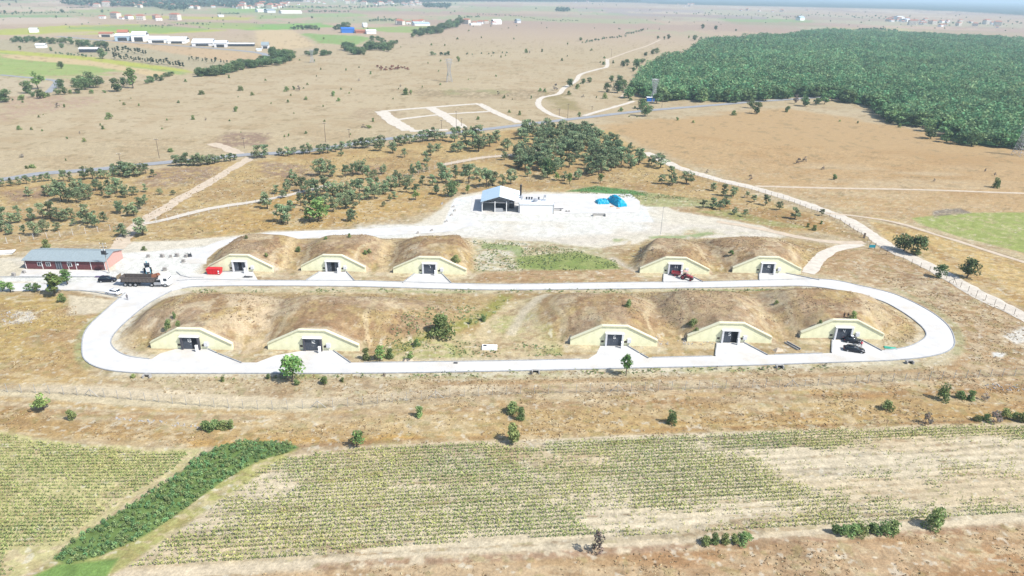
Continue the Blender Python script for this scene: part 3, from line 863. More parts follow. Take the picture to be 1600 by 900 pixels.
PAIRS = [((196, 458), (268, 455)), ((165, 485), (232, 475)), ((135, 515), (195, 505)), ((128, 545), (175, 528)), ((135, 565), (177, 543)), ((165, 578), (198, 556)),
         ((220, 583.5), (240, 562)), ((300, 584), (310, 566)), ((400, 584), (400, 567)), ((550, 584), (550, 567)), ((700, 582), (700, 565.5)), ((850, 579), (850, 563)),
         ((1000, 575.5), (1000, 559.5)), ((1150, 572), (1150, 556)), ((1300, 567), (1300, 552)), ((1400, 563), (1375, 548)), ((1460, 556), (1415, 543)), ((1487, 545), (1440, 532)),
         ((1491, 530), (1447, 522)), ((1480, 508), (1437, 508)), ((1450, 485), (1410, 488)), ((1400, 461), (1375, 470)), ((1345, 447), (1320, 456)), ((1290, 437), (1265, 448)),
         ((1200, 438), (1200, 448)), ((1100, 440.5), (1100, 450)), ((950, 442), (950, 452)), ((800, 444.5), (800, 453.5)), ((700, 443), (700, 452)), ((550, 439), (550, 448)),
         ((400, 438.5), (400, 447)), ((320, 437), (310, 448)), ((262, 440), (285, 451))]
def dense(pts, k=8):
    P = [np.array(G0(*p)) for p in pts]
    P = [2 * P[0] - P[1]] + P + [2 * P[-1] - P[-2]]
    out = []
    for i in range(1, len(P) - 2):
        a, b, c_, d = P[i - 1], P[i], P[i + 1], P[i + 2]
        for j in range(k):
            t = j / k
            out.append(0.5 * ((2 * b) + (c_ - a) * t + (2 * a - 5 * b + 4 * c_ - d) * t * t + (3 * b - a - 3 * c_ + d) * t ** 3))
    out.append(P[-2])
    return out
OUT, INN = dense([p[0] for p in PAIRS]), dense([p[1] for p in PAIRS])
mb = MB()
vs = []
for a, b in zip(OUT, INN):
    vs += [(a[0], a[1], 0.10), (b[0], b[1], 0.10)]
mb.add(vs, [(2 * i, 2 * i + 2, 2 * i + 3, 2 * i + 1) for i in range(len(OUT) - 1)])
rd = mb.build('ring_road', M['concrete_road'])
if sum(p.normal.z for p in rd.data.polygons) < 0:
    rd.data.flip_normals()
tag(rd, kind='structure')

APR = [[(300, 431), (330, 426), (395, 424.5), (404, 440), (300, 440)], [(500, 425), (541, 425), (555, 440.5), (476, 440)], [(648, 428), (690, 428), (706, 444), (628, 443.5)],
       [(1037, 428), (1072, 428), (1100, 442), (1036, 442.5)], [(1186, 427), (1225, 427), (1284, 439), (1186, 439.5)],
       [(274, 546), (325, 546), (340, 553), (380, 569), (235, 563), (250, 553)], [(470, 549), (520, 548), (550, 569), (396, 569), (430, 556)],
       [(938, 541), (980, 541), (1000, 553), (1014, 561), (916, 563.5), (932, 553)], [(1120, 536), (1162, 536), (1202, 557), (1117, 558.5)], [(1300, 531.5), (1345, 531.5), (1380, 550), (1299, 553.5)]]
for a_ in APR:
    flat_poly('apron', a_, M['concrete_road'], 0.112)
    # kerbs on the two flanks

def kerb(pts_world, w=0.22, z0=0.0, h=0.22, name='kerb'):
    P = [np.array(p, float) for p in pts_world]
    P = np.array(P)
    T = np.gradient(P, axis=0)
    T /= np.linalg.norm(T, axis=1)[:, None] + 1e-9
    Nn = np.stack([-T[:, 1], T[:, 0]], 1) * w / 2
    vs, fs = [], []
    for i in range(len(P)):
        a, b = P[i] + Nn[i], P[i] - Nn[i]
        vs += [(a[0], a[1], z0 - 0.05), (a[0], a[1], z0 + h), (b[0], b[1], z0 + h), (b[0], b[1], z0 - 0.05)]
    for i in range(len(P) - 1):
        j = 4 * i
        for k in range(4):
            fs.append((j + k, j + 4 + k, j + 4 + (k + 1) % 4, j + (k + 1) % 4))
    mb = MB()
    mb.add(vs, fs)
    o = mb.build(name, M['kerb'])
    tag(o, kind='structure')
kerb(OUT[:-2])
# inner kerb with openings where the aprons join
def inner_kerbs():
    gaps = []
    for a_ in APR:
        xs = [G0(*p)[0] for p in a_[-3:]] + [G0(*p)[0] for p in a_]
        ys = [G0(*p)[1] for p in a_]
        gaps.append((min(xs), max(xs), min(ys) - 2, max(ys)))
    run = []
    for p in INN:
        bad = any(g[0] < p[0] < g[1] and g[2] < p[1] < g[3] for g in gaps[5:])
        if bad:
            if len(run) > 2: kerb(run)
            run = []
        else:
            run.append(p)
    if len(run) > 2: kerb(run)
inner_kerbs()
for a_, fl in zip(APR, [(1, 2), (2, 3), (2, 3), (1, 2), (1, 2), None, (1, 2), None, (1, 2), (1, 2)]):
    P = [G0(*p) for p in a_]
    idxs = {6: [(1, 2), (4, 5), (0, 5)], 5: [(1, 2)], 4: [(1, 2), (0, 3)]}[len(a_)]
    if len(a_) == 6: idxs = [(1, 2), (2, 3)]
    for i, j in idxs:
        a, b = P[i], P[j]
        kerb([a + (b - a) * t for t in np.linspace(0.03, 0.93, 5)], h=0.35)

# service road past the back of the upper mounds and the concrete apron at the gate
SR = ribbon('service_road', [(745, 345), (715, 351), (690, 357), (600, 362), (500, 366), (420, 370), (360, 379), (325, 395), (303, 412)], 8.0, M['concrete_road'], 0.05, 0.05, 1.5, 3)
flat_poly('gate_road', [(-160, 447), (0, 443), (100, 442), (190, 437), (262, 430), (300, 431), (320, 438), (285, 451), (262, 457), (196, 460), (150, 455), (100, 453), (0, 456), (-160, 460)], M['concrete_road'], 0.06)
kerb([G0(*p) for p in [(100, 454), (125, 454), (150, 457), (175, 462), (190, 466)]])
kerb([G0(*p) for p in [(-20, 433), (60, 433.5), (150, 433), (162, 432)]])
kerb([G0(*p) for p in [(276, 425), (283, 431), (296, 434), (318, 434)]])
PATHS = [
    ('dirt_track', [(392, 246), (372, 258), (330, 283), (270, 318), (215, 352), (180, 390), (150, 402)], 5.0, 'dirt_tan', 0.5),
    ('dirt_track', [(376, 243), (355, 232), (330, 224)], 6.0, 'dirt_tan', 0.5),
    ('dirt_track', [(1010, 238), (1060, 262), (1120, 280), (1200, 300), (1300, 334), (1345, 356), (1392, 388), (1450, 415), (1520, 455), (1610, 499), (1700, 545)], 5.8, 'dirt', 0.40),
    ('dirt_track', [(1345, 381), (1310, 388), (1285, 400), (1262, 427)], 4.2, 'dirt', 0.3),
    ('dirt_track', [(1120, 346), (1180, 356), (1250, 371), (1300, 378), (1350, 379)], 3.2, 'dirt_tan', 0.4),
    ('dirt_track', [(1180, 291), (1300, 294), (1450, 297), (1620, 303), (1720, 306)], 2.6, 'dirt_tan', 0.3),
    ('dirt_track', [(1290, 333), (1340, 338), (1400, 348), (1480, 372), (1600, 410), (1700, 442)], 2.2, 'dirt_tan', 0.5),
    ('dirt_track', [(885, 186), (860, 178), (842, 165), (846, 153), (872, 147), (881, 138), (900, 126), (908, 116), (935, 108), (948, 104), (949, 92)], 4.5, 'dirt', 0.2),
    ('dirt_track', [(949, 93), (985, 80), (1010, 72), (1032, 62)], 4.0, 'dirt_tan', 0.3),
    ('dirt_track', [(912, 181), (950, 170), (982, 161), (990, 158)], 4.0, 'dirt', 0.3),
    ('dirt_track', [(972, 152), (980, 143), (988, 130)], 4.0, 'dirt_tan', 0.3),
    ('dirt_track', [(596, 174), (670, 168), (748, 162)], 5.0, 'dirt', 0.3),
    ('dirt_track', [(596, 174), (615, 190), (640, 204)], 9.0, 'dirt', 0.3),
    ('dirt_track', [(672, 168), (700, 184), (722, 200)], 8.0, 'dirt', 0.3),
    ('dirt_track', [(748, 162), (775, 176), (812, 192)], 6.0, 'dirt', 0.3),
    ('dirt_track', [(620, 187), (690, 179), (770, 174)], 4.5, 'dirt', 0.3),
    ('dirt_track', [(640, 205), (700, 203)], 5.0, 'dirt', 0.3),
    ('dirt_track', [(226, 350), (260, 343), (330, 326), (400, 315), (450, 305), (520, 288)], 3.0, 'dirt', 0.4),
    ('dirt_track', [(690, 258), (750, 247), (800, 242), (850, 233), (902, 222)], 4.0, 'dirt_tan', 0.3),
    ('dirt_track', [(800, 245), (860, 228), (890, 219)], 4.0, 'dirt_tan', 0.3),
    ('farm_road', [(0, 117), (40, 121), (85, 126), (86, 133), (75, 145)], 5.0, 'asphalt', 0.1),
    ('farm_road', [(90, 57), (200, 66), (300, 73), (400, 82), (420, 90)], 9.0, 'asphalt', 0.1),
    ('main_road', [(-300, 305), (-150, 293), (0, 281), (60, 272), (150, 265), (250, 255), (330, 248), (385, 242), (480, 236), (600, 218), (700, 208), (760, 202), (860, 190), (930, 182), (1010, 173), (1120, 164), (1180, 159), (1240, 155), (1310, 150)], 6.5, 'asphalt', 0.0),
]
for i, (nm, pts, w_, mm, jg) in enumerate(PATHS):
    dd = dist_of((*G0(*pts[len(pts) // 2]), 0))
    ribbon(nm, pts, w_, M[mm], (0.045 if mm != 'asphalt' else 0.07) + 0.004 * i, jg, max(1.0, dd / 250), i)

# ------------------------------------------------------------------ bunkers
def digits_mb(mb, txt, x, z, y, h, mi):
    """block numerals made of thin bars on the door face"""
    seg = {'0': 'abcdef', '1': 'bc', '2': 'abged', '3': 'abgcd', '4': 'fgbc', '5': 'afgcd', '6': 'afgedc', '7': 'abc', '8': 'abcdefg', '9': 'abcdfg'}
    w, t = h * 0.55, h * 0.17
    for i, ch in enumerate(txt):
        cx = x + (i - (len(txt) - 1) / 2) * w * 1.45
        for s_ in seg[ch]:
            bx, bz, sx, sz = {'a': (0, h / 2, w, t), 'd': (0, -h / 2, w, t), 'g': (0, 0, w, t), 'f': (-w / 2, h / 4, t, h / 2), 'b': (w / 2, h / 4, t, h / 2),
                              'e': (-w / 2, -h / 4, t, h / 2), 'c': (w / 2, -h / 4, t, h / 2)}[s_]
            mb.box(cx + bx, y, z + bz - sz / 2, sx + 0.02, 0.03, sz, mi)

WHERE_B = ['beside the red skip', 'second from left, upper row', 'upper row, next to weedy ground',
           'behind the red tractor', 'rightmost of the upper row', 'leftmost of the lower row',
           'lower row, left of the round bush', 'lower row, third from right',
           'lower row, second from right', 'behind the black saloon']
for k, b in enumerate(BUNK):
    cx, cy, hw = b['c'][0], b['c'][1], b['hw']
    t = thing('bunker', 'yellow-fronted earth-covered bunker, ' + WHERE_B[k], 'bunker', (cx, cy, 0), 0, 'earth-covered bunkers along the ring road')
    f = 0.29 * hw
    pr = [(-hw, -0.1), (hw, -0.1), (hw, WE), (f, WH), (-f, WH), (-hw, WE)]
    MB().prism(pr, 0, 0.62, 'y').build('front_wall', M['yellow_plaster'], t)
    cap = MB()
    for (ax, az), (bx, bz) in (((-hw, WE), (-f, WH)), ((-f, WH), (f, WH)), ((f, WH), (hw, WE))):
        cap.add([(ax, -0.22, az + 0.003), (bx, -0.22, bz + 0.003), (bx, 0.66, bz + 0.003), (ax, 0.66, az + 0.003), (ax, -0.22, az + 0.26), (bx, -0.22, bz + 0.26), (bx, 0.66, bz + 0.26), (ax, 0.66, az + 0.26)],
                [(0, 3, 2, 1), (4, 5, 6, 7), (0, 1, 5, 4), (1, 2, 6, 5), (2, 3, 7, 6), (3, 0, 4, 7)])
    cap.build('parapet_cap', M['cap'], t)
    fw_, fh = 2.15, 3.35
    grey_jambs = k in (5, 6)  # two bunkers with dark grey jambs; only the colour differs, same frame depth
    pj = -0.62
    for s_ in (-1, 1):
        MB().box(s_ * (fw_ - 0.2), pj / 2 - 0.005, 0.0, 0.42, -pj, fh).build('door_jamb', M['frame_grey'] if grey_jambs else M['offwhite'], t)
    MB().box(0, pj / 2 - 0.03, fh, 2 * fw_ + 0.16, -pj + 0.06, 0.22).build('lintel', M['white'], t)
    MB().box(0, -0.05, 0.0, 2 * fw_ - 0.8, 0.08, fh).build('dark_inside_panel', M['black'], t)  # solid black panel on the wall, its colour standing for the unlit interior
    op = b['op']
    spans = {'': [(-1.72, -0.01), (0.01, 1.72)], 'mid': [(-1.72, -0.45), (0.55, 1.72)], 'right': [(-1.72, 0.25)]}[op]
    for (x0, x1) in spans:
        d = MB()
        d.box((x0 + x1) / 2, -0.16, 0.06, x1 - x0, 0.09, fh - 0.1)
        for q in (0.25, 0.5, 0.75):
            d.box(x0 + (x1 - x0) * q, -0.21, 0.12, 0.05, 0.03, fh - 0.3)
        dd = d.build('door_leaf', M['door_grey'], t)
        MB().box(x0 + 0.2 if x0 > 0 else x1 - 0.2, -0.25, 1.15, 0.05, 0.06, 0.35).build('handle', M['steel'], dd)
    if b['num']:
        for q_, ch in enumerate(b['num']):
            nb = MB()
            digits_mb(nb, ch, (0.05 if op == '' else -0.3) + (q_ - (len(b['num']) - 1) / 2) * 0.62, fh - 0.95, -0.27, 0.75, 0)
            nb.build('number', M['white'], t)
    for s_ in (-1, 1):
        v = MB()
        v.box(s_ * (fw_ + 0.62), -0.04, 0.85, 0.62, 0.08, 0.5)
        v.build('vent', M['earthdark'], t)
    jb = MB()
    jb.box(fw_ + 1.45, -0.22, 1.0, 0.9, 0.42, 1.0)
    jb.box(fw_ + 1.45, -0.1, 0.0, 0.12, 0.12, 1.0)
    jb.build('junction_box', M['offwhite'], t)
    bx = MB()
    bx.box(0, 0, 0.1, 0.5, 0.42, 1.55)
    bx.box(0, 0, 1.65, 0.6, 0.52, 0.07)
    o = bx.build('control_cabinet', M['white'], None, (cx + fw_ - 0.35, cy - 1.35, 0.02))
    tag(o, 'slim white cabinet at the bunker ' + WHERE_B[k], 'cabinet', 'white cabinets in front of the bunker doors')

# ------------------------------------------------------------------ plants: shapes shared by many copies
def crown_mesh(name, n, h, w, kind, seed, base=0.25, leaf=0.055):
    """crown of leaf-sized faces in clumps inside a unit-height tree; h share of height, w half width"""
    r = np.random.default_rng(seed)
    K = {'pine': 24, 'broad': 18, 'bush': 12, 'loose': 9, 'dry': 8, 'column': 9, 'forest': 9, 'round': 20}[kind]
    cs, rs = [], []
    for i in range(K):
        z = r.uniform(0, 1)
        if kind == 'pine':
            rr = w * (1.0 - 0.75 * abs(z - 0.3) ** 1.1) * r.uniform(0.2, 1.0)
        elif kind in ('broad', 'forest', 'round'):
            rr = w * math.sqrt(max(0.05, 1 - (2 * z - 1) ** 2)) * r.uniform(0.15, 0.85)
        elif kind == 'column':
            rr = w * (1 - 0.6 * z) * r.uniform(0, 0.6)
        else:
            rr = w * math.sqrt(max(0.08, 1 - z * z)) * r.uniform(0.05, 0.70)
        a = r.uniform(0, 6.283)
        cs.append((math.cos(a) * rr, math.sin(a) * rr, base + (1 - base) * (0.12 + 0.78 * z)))
        rs.append(w * (r.uniform(0.34, 0.52) if kind in ('broad', 'bush', 'forest', 'loose', 'round') else r.uniform(0.20, 0.34)))
    cs, rs = np.array(cs), np.array(rs)
    k = r.integers(0, K, n)
    dirs = r.normal(size=(n, 3))
    dirs /= np.linalg.norm(dirs, axis=1)[:, None]
    dirs[:, 2] *= 0.75
    p = cs[k] + dirs * (rs[k] * r.uniform(0.45, 1.08, n) ** 0.6)[:, None]
    p[:, 2] = np.clip(p[:, 2], base * 0.6 + 0.01, 1.0)
    V = leaf_quads(p, leaf, r, 0.25)
    tone = {'pine': (0.200, 0.270, 0.150), 'broad': (0.115, 0.180, 0.080), 'bush': (0.190, 0.265, 0.105), 'loose': (0.165, 0.265, 0.090),
            'dry': (0.22, 0.20, 0.17), 'column': (0.075, 0.11, 0.065), 'forest': (0.150, 0.260, 0.115), 'round': (0.15, 0.25, 0.08)}[kind]
    cl = r.uniform(0.72, 1.35, K)[k] * r.uniform(0.7, 1.35, n)
    cols = np.array(tone)[None] * cl[:, None]
    cols[:, 0] *= r.uniform(0.85, 1.25, n)
    return quads_mesh(name, V, cols, M['leaf'])

def trunk_mesh(seed, base, w, kind):
    r = random.Random(seed)
    mb = MB()
    top = 0.8
    pts = [(0, 0, -0.03)]
    for i in range(1, 4):
        pts.append((r.uniform(-0.03, 0.03), r.uniform(-0.03, 0.03), top * i / 3))
    rad = [0.032, 0.024, 0.017, 0.006]
    for i in range(3):
        mb.tube(pts[i], pts[i + 1], rad[i], rad[i + 1], 6)
    for i in range(7):
        z = base + (0.75 - base) * i / 6
        a = r.uniform(0, 6.283)
        mb.tube((0, 0, z * 0.95), (math.cos(a) * w * 0.75, math.sin(a) * w * 0.75, z + 0.10), 0.011, 0.003, 4, cap=False)
    o = mb.build('trunk', M['trunk'])
    m_ = o.data
    bpy.data.objects.remove(o)
    return m_

PROTO = {}
def protos(kind, nvar, n, w, base, leaf):
    for v in range(nvar):
        sd = hash((kind, v)) % 1000 if False else sum(map(ord, kind)) * 7 + v
        ww = w * (0.88 + 0.24 * ((v * 37 % 10) / 10))
        PROTO.setdefault(kind, []).append((crown_mesh(kind + '_crown', n, 1, ww, kind, sd, base, leaf), trunk_mesh(sd, base, ww, kind)))
protos('pine', 9, 1150, 0.38, 0.16, 0.030)
protos('broad', 5, 1100, 0.50, 0.08, 0.040)
protos('bush', 6, 900, 0.70, 0.0, 0.055)
protos('loose', 5, 460, 0.40, 0.24, 0.044)
protos('dry', 3, 260, 0.60, 0.05, 0.05)
protos('column', 2, 240, 0.22, 0.08, 0.05)
protos('forest', 6, 480, 0.46, 0.14, 0.058)

protos('round', 3, 800, 0.40, 0.34, 0.040)
NMOF = {'round': 'round_tree', 'pine': 'pine_tree', 'broad': 'broadleaf_tree', 'bush': 'shrub', 'loose': 'young_tree', 'dry': 'dry_shrub', 'column': 'cypress_tree', 'forest': 'forest_tree'}
CATOF = {'round': 'tree', 'pine': 'tree', 'broad': 'tree', 'bush': 'shrub', 'loose': 'tree', 'dry': 'shrub', 'column': 'tree', 'forest': 'tree'}
cnt = [0]
def plant(kind, p, h, label, group=None, wide=1.0, simple=False):
    cnt[0] += 1
    rr = random.Random(cnt[0] * 31 + 5)
    cm, tm = rr.choice(PROTO[kind])
    rz = rr.uniform(0, 6.283)
    sw = wide * rr.uniform(0.9, 1.15) * (0.88 if kind == 'bush' else 1.0)
    if simple or kind in ('bush', 'dry'):
        o = bpy.data.objects.new(NMOF[kind], cm)
        C.objects.link(o)
        o.location = p
        o.rotation_euler = (0, 0, rz)
        o.scale = (h * sw, h * sw, h)
        return tag(o, label, CATOF[kind], group)
    t = thing(NMOF[kind], label, CATOF[kind], p, rz, group)
    t.scale = (h * sw, h * sw, h)
    for nm, m_ in (('crown', cm), ('trunk', tm)):
        o = bpy.data.objects.new(nm, m_)
        C.objects.link(o)
        o.parent = t
    return t

ORD = ['', 'first', 'second', 'third', 'fourth', 'fifth', 'sixth', 'seventh', 'eighth', 'ninth', 'tenth', 'eleventh', 'twelfth', 'thirteenth', 'fourteenth', 'fifteenth', 'sixteenth', 'seventeenth', 'eighteenth', 'nineteenth', 'twentieth']
def plants_px(kind, lst, desc, group, order=True, wide=1.0):
    """lst of (px, base py, height px); labels count from the left"""
    lst = sorted(lst)
    for i, it in enumerate(lst):
        x, y, h = it[:3]
        p = G(x, y)
        lab = desc
        if order and len(lst) > 1:
            lab = desc + ', ' + (ORD[i + 1] if i + 1 < len(ORD) else 'late one') + ' from the left' if i + 1 < len(ORD) else desc
        plant(kind, p, hpx(p, h), lab, group, it[3] if len(it) > 3 else wide)

L1 = [(5, 292, 14), (18, 291, 14), (30, 289, 13), (42, 288, 14), (55, 285, 11), (66, 284, 12), (76, 283, 14), (100, 284, 19), (110, 284, 16), (132, 281, 22), (145, 280, 18), (158, 279, 15), (168, 279, 15)]
plants_px('pine', L1, 'grey-green pine in the row below the asphalt road at far left', 'pines in the row below the asphalt road, left')
L2 = [(46, 307, 16), (70, 305, 16), (82, 307, 22), (97, 315, 30), (108, 316, 28), (120, 317, 24), (128, 306, 26), (140, 312, 24), (150, 298, 20), (160, 306, 18), (172, 309, 19), (183, 302, 26), (196, 309, 21), (210, 305, 16), (228, 300, 13), (250, 304, 11), (270, 305, 9), (120, 300, 22), (170, 296, 16), (88, 298, 18)]
plants_px('pine', L2, 'grey-green pine in the left grove between road and fence', 'pines of the left grove, back rows', False)
L2b = [(178, 272, 16), (186, 275, 18), (194, 274, 22), (202, 277, 24), (210, 276, 21), (219, 274, 20), (228, 272, 17), (240, 277, 13)]
plants_px('pine', L2b, 'dark pine of the tight clump beside the asphalt road', 'pines of the tight clump by the road', True, 1.2)
L3 = [(5, 345, 22), (18, 350, 19), (30, 348, 16), (52, 345, 20), (68, 343, 26), (80, 342, 28), (92, 345, 22), (102, 346, 20), (113, 344, 20), (138, 350, 32), (149, 356, 24), (163, 347, 17), (188, 334, 22), (200, 338, 16), (210, 338, 22), (219, 327, 20), (227, 319, 15),
      (3, 362, 20), (17, 366, 17), (38, 366, 15), (55, 369, 23), (68, 363, 22), (90, 361, 15), (116, 353, 11), (28, 335, 14)]
plants_px('pine', L3, 'grey-green pine in the front rows of the left grove behind the brown building', 'pines of the left grove, front rows', False)
plants_px('pine', [(193, 370, 22), (223, 368, 27)], 'isolated dark pine beside the diagonal dirt track above the yard', 'two pines beside the diagonal track', True, 1.3)
plants_px('bush', [(73, 388, 13)], 'green shrub behind the roof of the brown building', None, False, 0.9)
L4 = [(276, 260, 18), (284, 259, 16), (292, 259, 20), (303, 259, 17), (314, 259, 20), (324, 257, 15), (332, 256, 16), (341, 254, 11), (350, 253, 12), (360, 252, 13), (367, 250, 10)]
plants_px('pine', L4, 'dark pine of the dense row above the burnt patch', 'pines of the row left of the track crossing', True, 1.25)
L5 = [(402, 247, 20), (414, 246, 20), (440, 243, 13), (450, 244, 15), (460, 242, 13), (474, 241, 15), (484, 240, 17), (500, 241, 16), (512, 239, 16), (524, 237, 13), (534, 234, 14), (546, 232, 13), (556, 231, 14), (566, 232, 18), (575, 231, 16), (585, 228, 14), (595, 228, 18),
      (618, 228, 14), (627, 228, 18), (640, 224, 17), (650, 222, 12), (660, 222, 19), (669, 220, 18), (679, 220, 22), (692, 219, 15), (710, 222, 22), (717, 215, 18), (727, 211, 14), (739, 214, 16), (748, 215, 20)]
plants_px('pine', L5, 'dark pine in the roadside row right of the track crossing', 'pines of the long row along the asphalt road', False, 1.15)
L6 = [(594, 236, 20), (614, 239, 19), (632, 246, 14), (667, 257, 20), (673, 243, 19), (685, 236, 13), (708, 238, 15), (720, 237, 18), (728, 231, 26), (738, 233, 30), (748, 237, 27), (756, 232, 22), (765, 229, 20), (775, 223, 20), (788, 250, 14), (793, 235, 20), (533, 244, 10)]
plants_px('pine', L6, 'pine standing on straw-coloured grass above the middle grove', 'pines between the road and the middle grove', False, 1.1)
L7 = [(456, 283, 18), (462, 290, 18), (500, 275, 28), (509, 270, 22), (520, 276, 20), (540, 277, 20), (552, 275, 22), (566, 273, 25), (575, 281, 22), (585, 280, 16), (600, 272, 16), (590, 292, 16), (618, 275, 10), (645, 276, 20), (655, 270, 18), (666, 268, 12), (690, 280, 26), (697, 286, 28), (712, 277, 20), (726, 270, 14), (733, 286, 30), (745, 280, 20),
      (760, 293, 30), (770, 290, 24), (785, 292, 20), (798, 288, 26), (450, 300, 21), (432, 303, 14), (442, 310, 14), (472, 300, 24), (482, 301, 22), (493, 305, 26), (507, 300, 26), (520, 306, 24), (532, 308, 24), (543, 311, 28), (553, 300, 20), (562, 305, 26), (573, 312, 22), (580, 300, 22), (592, 304, 20), (603, 303, 22), (611, 299, 26), (624, 291, 24), (585, 311, 24), (635, 301, 16), (650, 303, 16), (660, 290, 16), (682, 304, 16), (676, 290, 18), (640, 290, 18)]
plants_px('pine', L7, 'airy grey-green pine in the middle grove left of the roofed shed', 'pines of the middle grove, back half', False)
L8 = [(418, 326, 26), (412, 318, 16), (440, 348, 30), (450, 350, 28), (455, 330, 18), (470, 322, 22), (483, 318, 24), (497, 320, 26), (510, 324, 22), (521, 331, 24), (531, 322, 20), (540, 327, 24), (553, 326, 22), (548, 316, 20), (562, 318, 16), (478, 330, 16), (548, 346, 20), (553, 343, 14), (600, 323, 9), (609, 314, 11), (616, 311, 12)]
plants_px('pine', L8, 'grey-green pine at the front edge of the middle grove', 'pines of the middle grove, front half', False, 1.05)
plants_px('loose', [(498, 346, 36)], 'bright green young tree at the front edge of the middle grove', None, False, 1.2)
plants_px('loose', [(484, 346, 22)], 'small bright green tree just left of the brightest one', None, False, 1.1)
plants_px('broad', [(706, 307, 25)], 'dense dark green round tree left of the roofed shed', None, False)
plants_px('broad', [(855, 278, 30)], 'dense dark green tree behind the white annex, at the grove edge', None, False, 0.85)
plants_px('loose', [(890, 288, 17)], 'small green tree with a thin trunk right of the chimney', None, False)
plants_px('loose', [(938, 287, 15), (869, 282, 14), (731, 303, 14), (681, 303, 14), (650, 312, 16)], 'small pale green tree at the edge of the middle grove', 'small trees at the grove edges')
# dense wood on the low hill behind the shed
def inpoly(x, y, P):
    c_ = False
    for i in range(len(P)):
        ax, ay = P[i]
        bx, by = P[(i + 1) % len(P)]
        if (ay > y) != (by > y) and x < (bx - ax) * (y - ay) / (by - ay) + ax:
            c_ = not c_
    return c_
def scatter(P, dmin, nmax, seed, pxspace=True):
    """points in a polygon of ground coordinates, at least dmin metres apart"""
    Wd = [tuple(G0(*p)) for p in P] if pxspace else P
    xs, ys = [p[0] for p in Wd], [p[1] for p in Wd]
    r = random.Random(seed)
    out = []
    tries = 0
    while len(out) < nmax and tries < nmax * 60:
        tries += 1
        x, y = r.uniform(min(xs), max(xs)), r.uniform(min(ys), max(ys))
        if not inpoly(x, y, Wd): continue
        if any((x - a) ** 2 + (y - b_) ** 2 < dmin * dmin for a, b_ in out): continue
        out.append((x, y))
    return out
HILL = [(808, 210), (850, 202), (905, 206), (950, 222), (985, 238), (1012, 256), (985, 264), (940, 276), (900, 275), (830, 268), (800, 262), (806, 240), (870, 238), (880, 226), (820, 228)]
for i, (x, y) in enumerate(scatter(HILL, 3.9, 105, 3)):
    plant('pine', (x, y, 0), random.Random(i).uniform(6.0, 9.5), 'pine in the dense wood behind the chimney and the blue tarpaulins', 'pines of the dense wood behind the shed', 1.12)
for i, (x, y) in enumerate(scatter([(820, 285), (806, 262), (1000, 262), (960, 280), (900, 288)], 7, 12, 5)):
    plant('pine', (x, y, 0), random.Random(i + 40).uniform(4, 6), 'smaller pine at the front fringe of the dense wood', 'pines at the fringe of the dense wood', 1.1)
L9 = [(1000, 253, 21), (1018, 257, 15), (1032, 262, 24), (1049, 275, 16), (1034, 288, 15), (1051, 289, 20), (1072, 287, 21), (1114, 298, 13), (1130, 306, 19), (1146, 307, 16), (1167, 309, 10), (1178, 316, 12), (1196, 321, 17), (1099, 325, 13), (1113, 325, 17), (1125, 328, 15), (1133, 323, 18), (1148, 335, 12), (1164, 339, 12)]
plants_px('pine', L9, 'dark pine on the brown slope along the white dirt track', 'pines on the slope along the right track', True, 1.2)
plants_px('pine', [(1217, 328, 14), (1242, 342, 18), (1284, 337, 11)], 'lone dark pine on the brown slope near the track fork', 'pines near the track fork', True, 1.25)
plants_px('bush', [(1262, 355, 6), (1272, 360, 8), (1283, 350, 5)], 'small dark shrub below the lone pines by the fork', 'small shrubs near the track fork')
plants_px('broad', [(1412, 392, 29)], 'left one of two merged dark round trees by the dirt track', None, False, 1.05)
plants_px('broad', [(1430, 398, 29)], 'right one of two merged dark round trees by the dirt track', None, False, 1.05)
plants_px('broad', [(1466, 434, 21)], 'small round dark tree right on the dirt track edge', None, False, 1.1)
plants_px('broad', [(1511, 434, 30)], 'large round dark tree between dirt track and stubble field', None, False, 1.05)
plants_px('broad', [(1454, 217, 19)], 'lone dark tree on the open plain in front of the forest', None, False, 1.1)
plants_px('broad', [(1008, 182, 22), (1004, 170, 16), (1183, 178, 18), (1173, 169, 14)], 'dark round tree beside the asphalt road in front of the forest', 'round trees along the asphalt road')
plants_px('dry', [(1243, 162, 15)], 'greyish bare tree by the asphalt road', None, False, 0.8)
plants_px('forest', [(1256, 166, 16), (1275, 164, 12), (1288, 163, 18), (1299, 158, 18), (1315, 160, 12)], 'tree of the small group where road and forest meet', 'trees where the road enters the forest')
plants_px('broad', [(890, 136, 13), (911, 131, 8), (921, 129, 8), (949, 144, 14), (965, 145, 19), (972, 142, 17), (955, 129, 11), (969, 127, 10), (976, 154, 8), (973, 105, 10), (980, 103, 10), (994, 107, 15), (1003, 99, 8), (990, 112, 7), (1028, 107, 16), (1020, 85, 8), (1026, 84, 9), (1008, 88, 7)],
          'round dark tree dotted over the plain left of the forest', 'round trees dotted left of the forest')
plants_px('broad', [(1098, 45, 7), (1118, 47, 7), (1150, 49, 4), (1044, 61, 7), (1038, 62, 5), (1028, 61, 5), (1085, 63, 8)], 'tiny far tree on the plain beyond the forest corner', 'far trees beyond the forest corner')
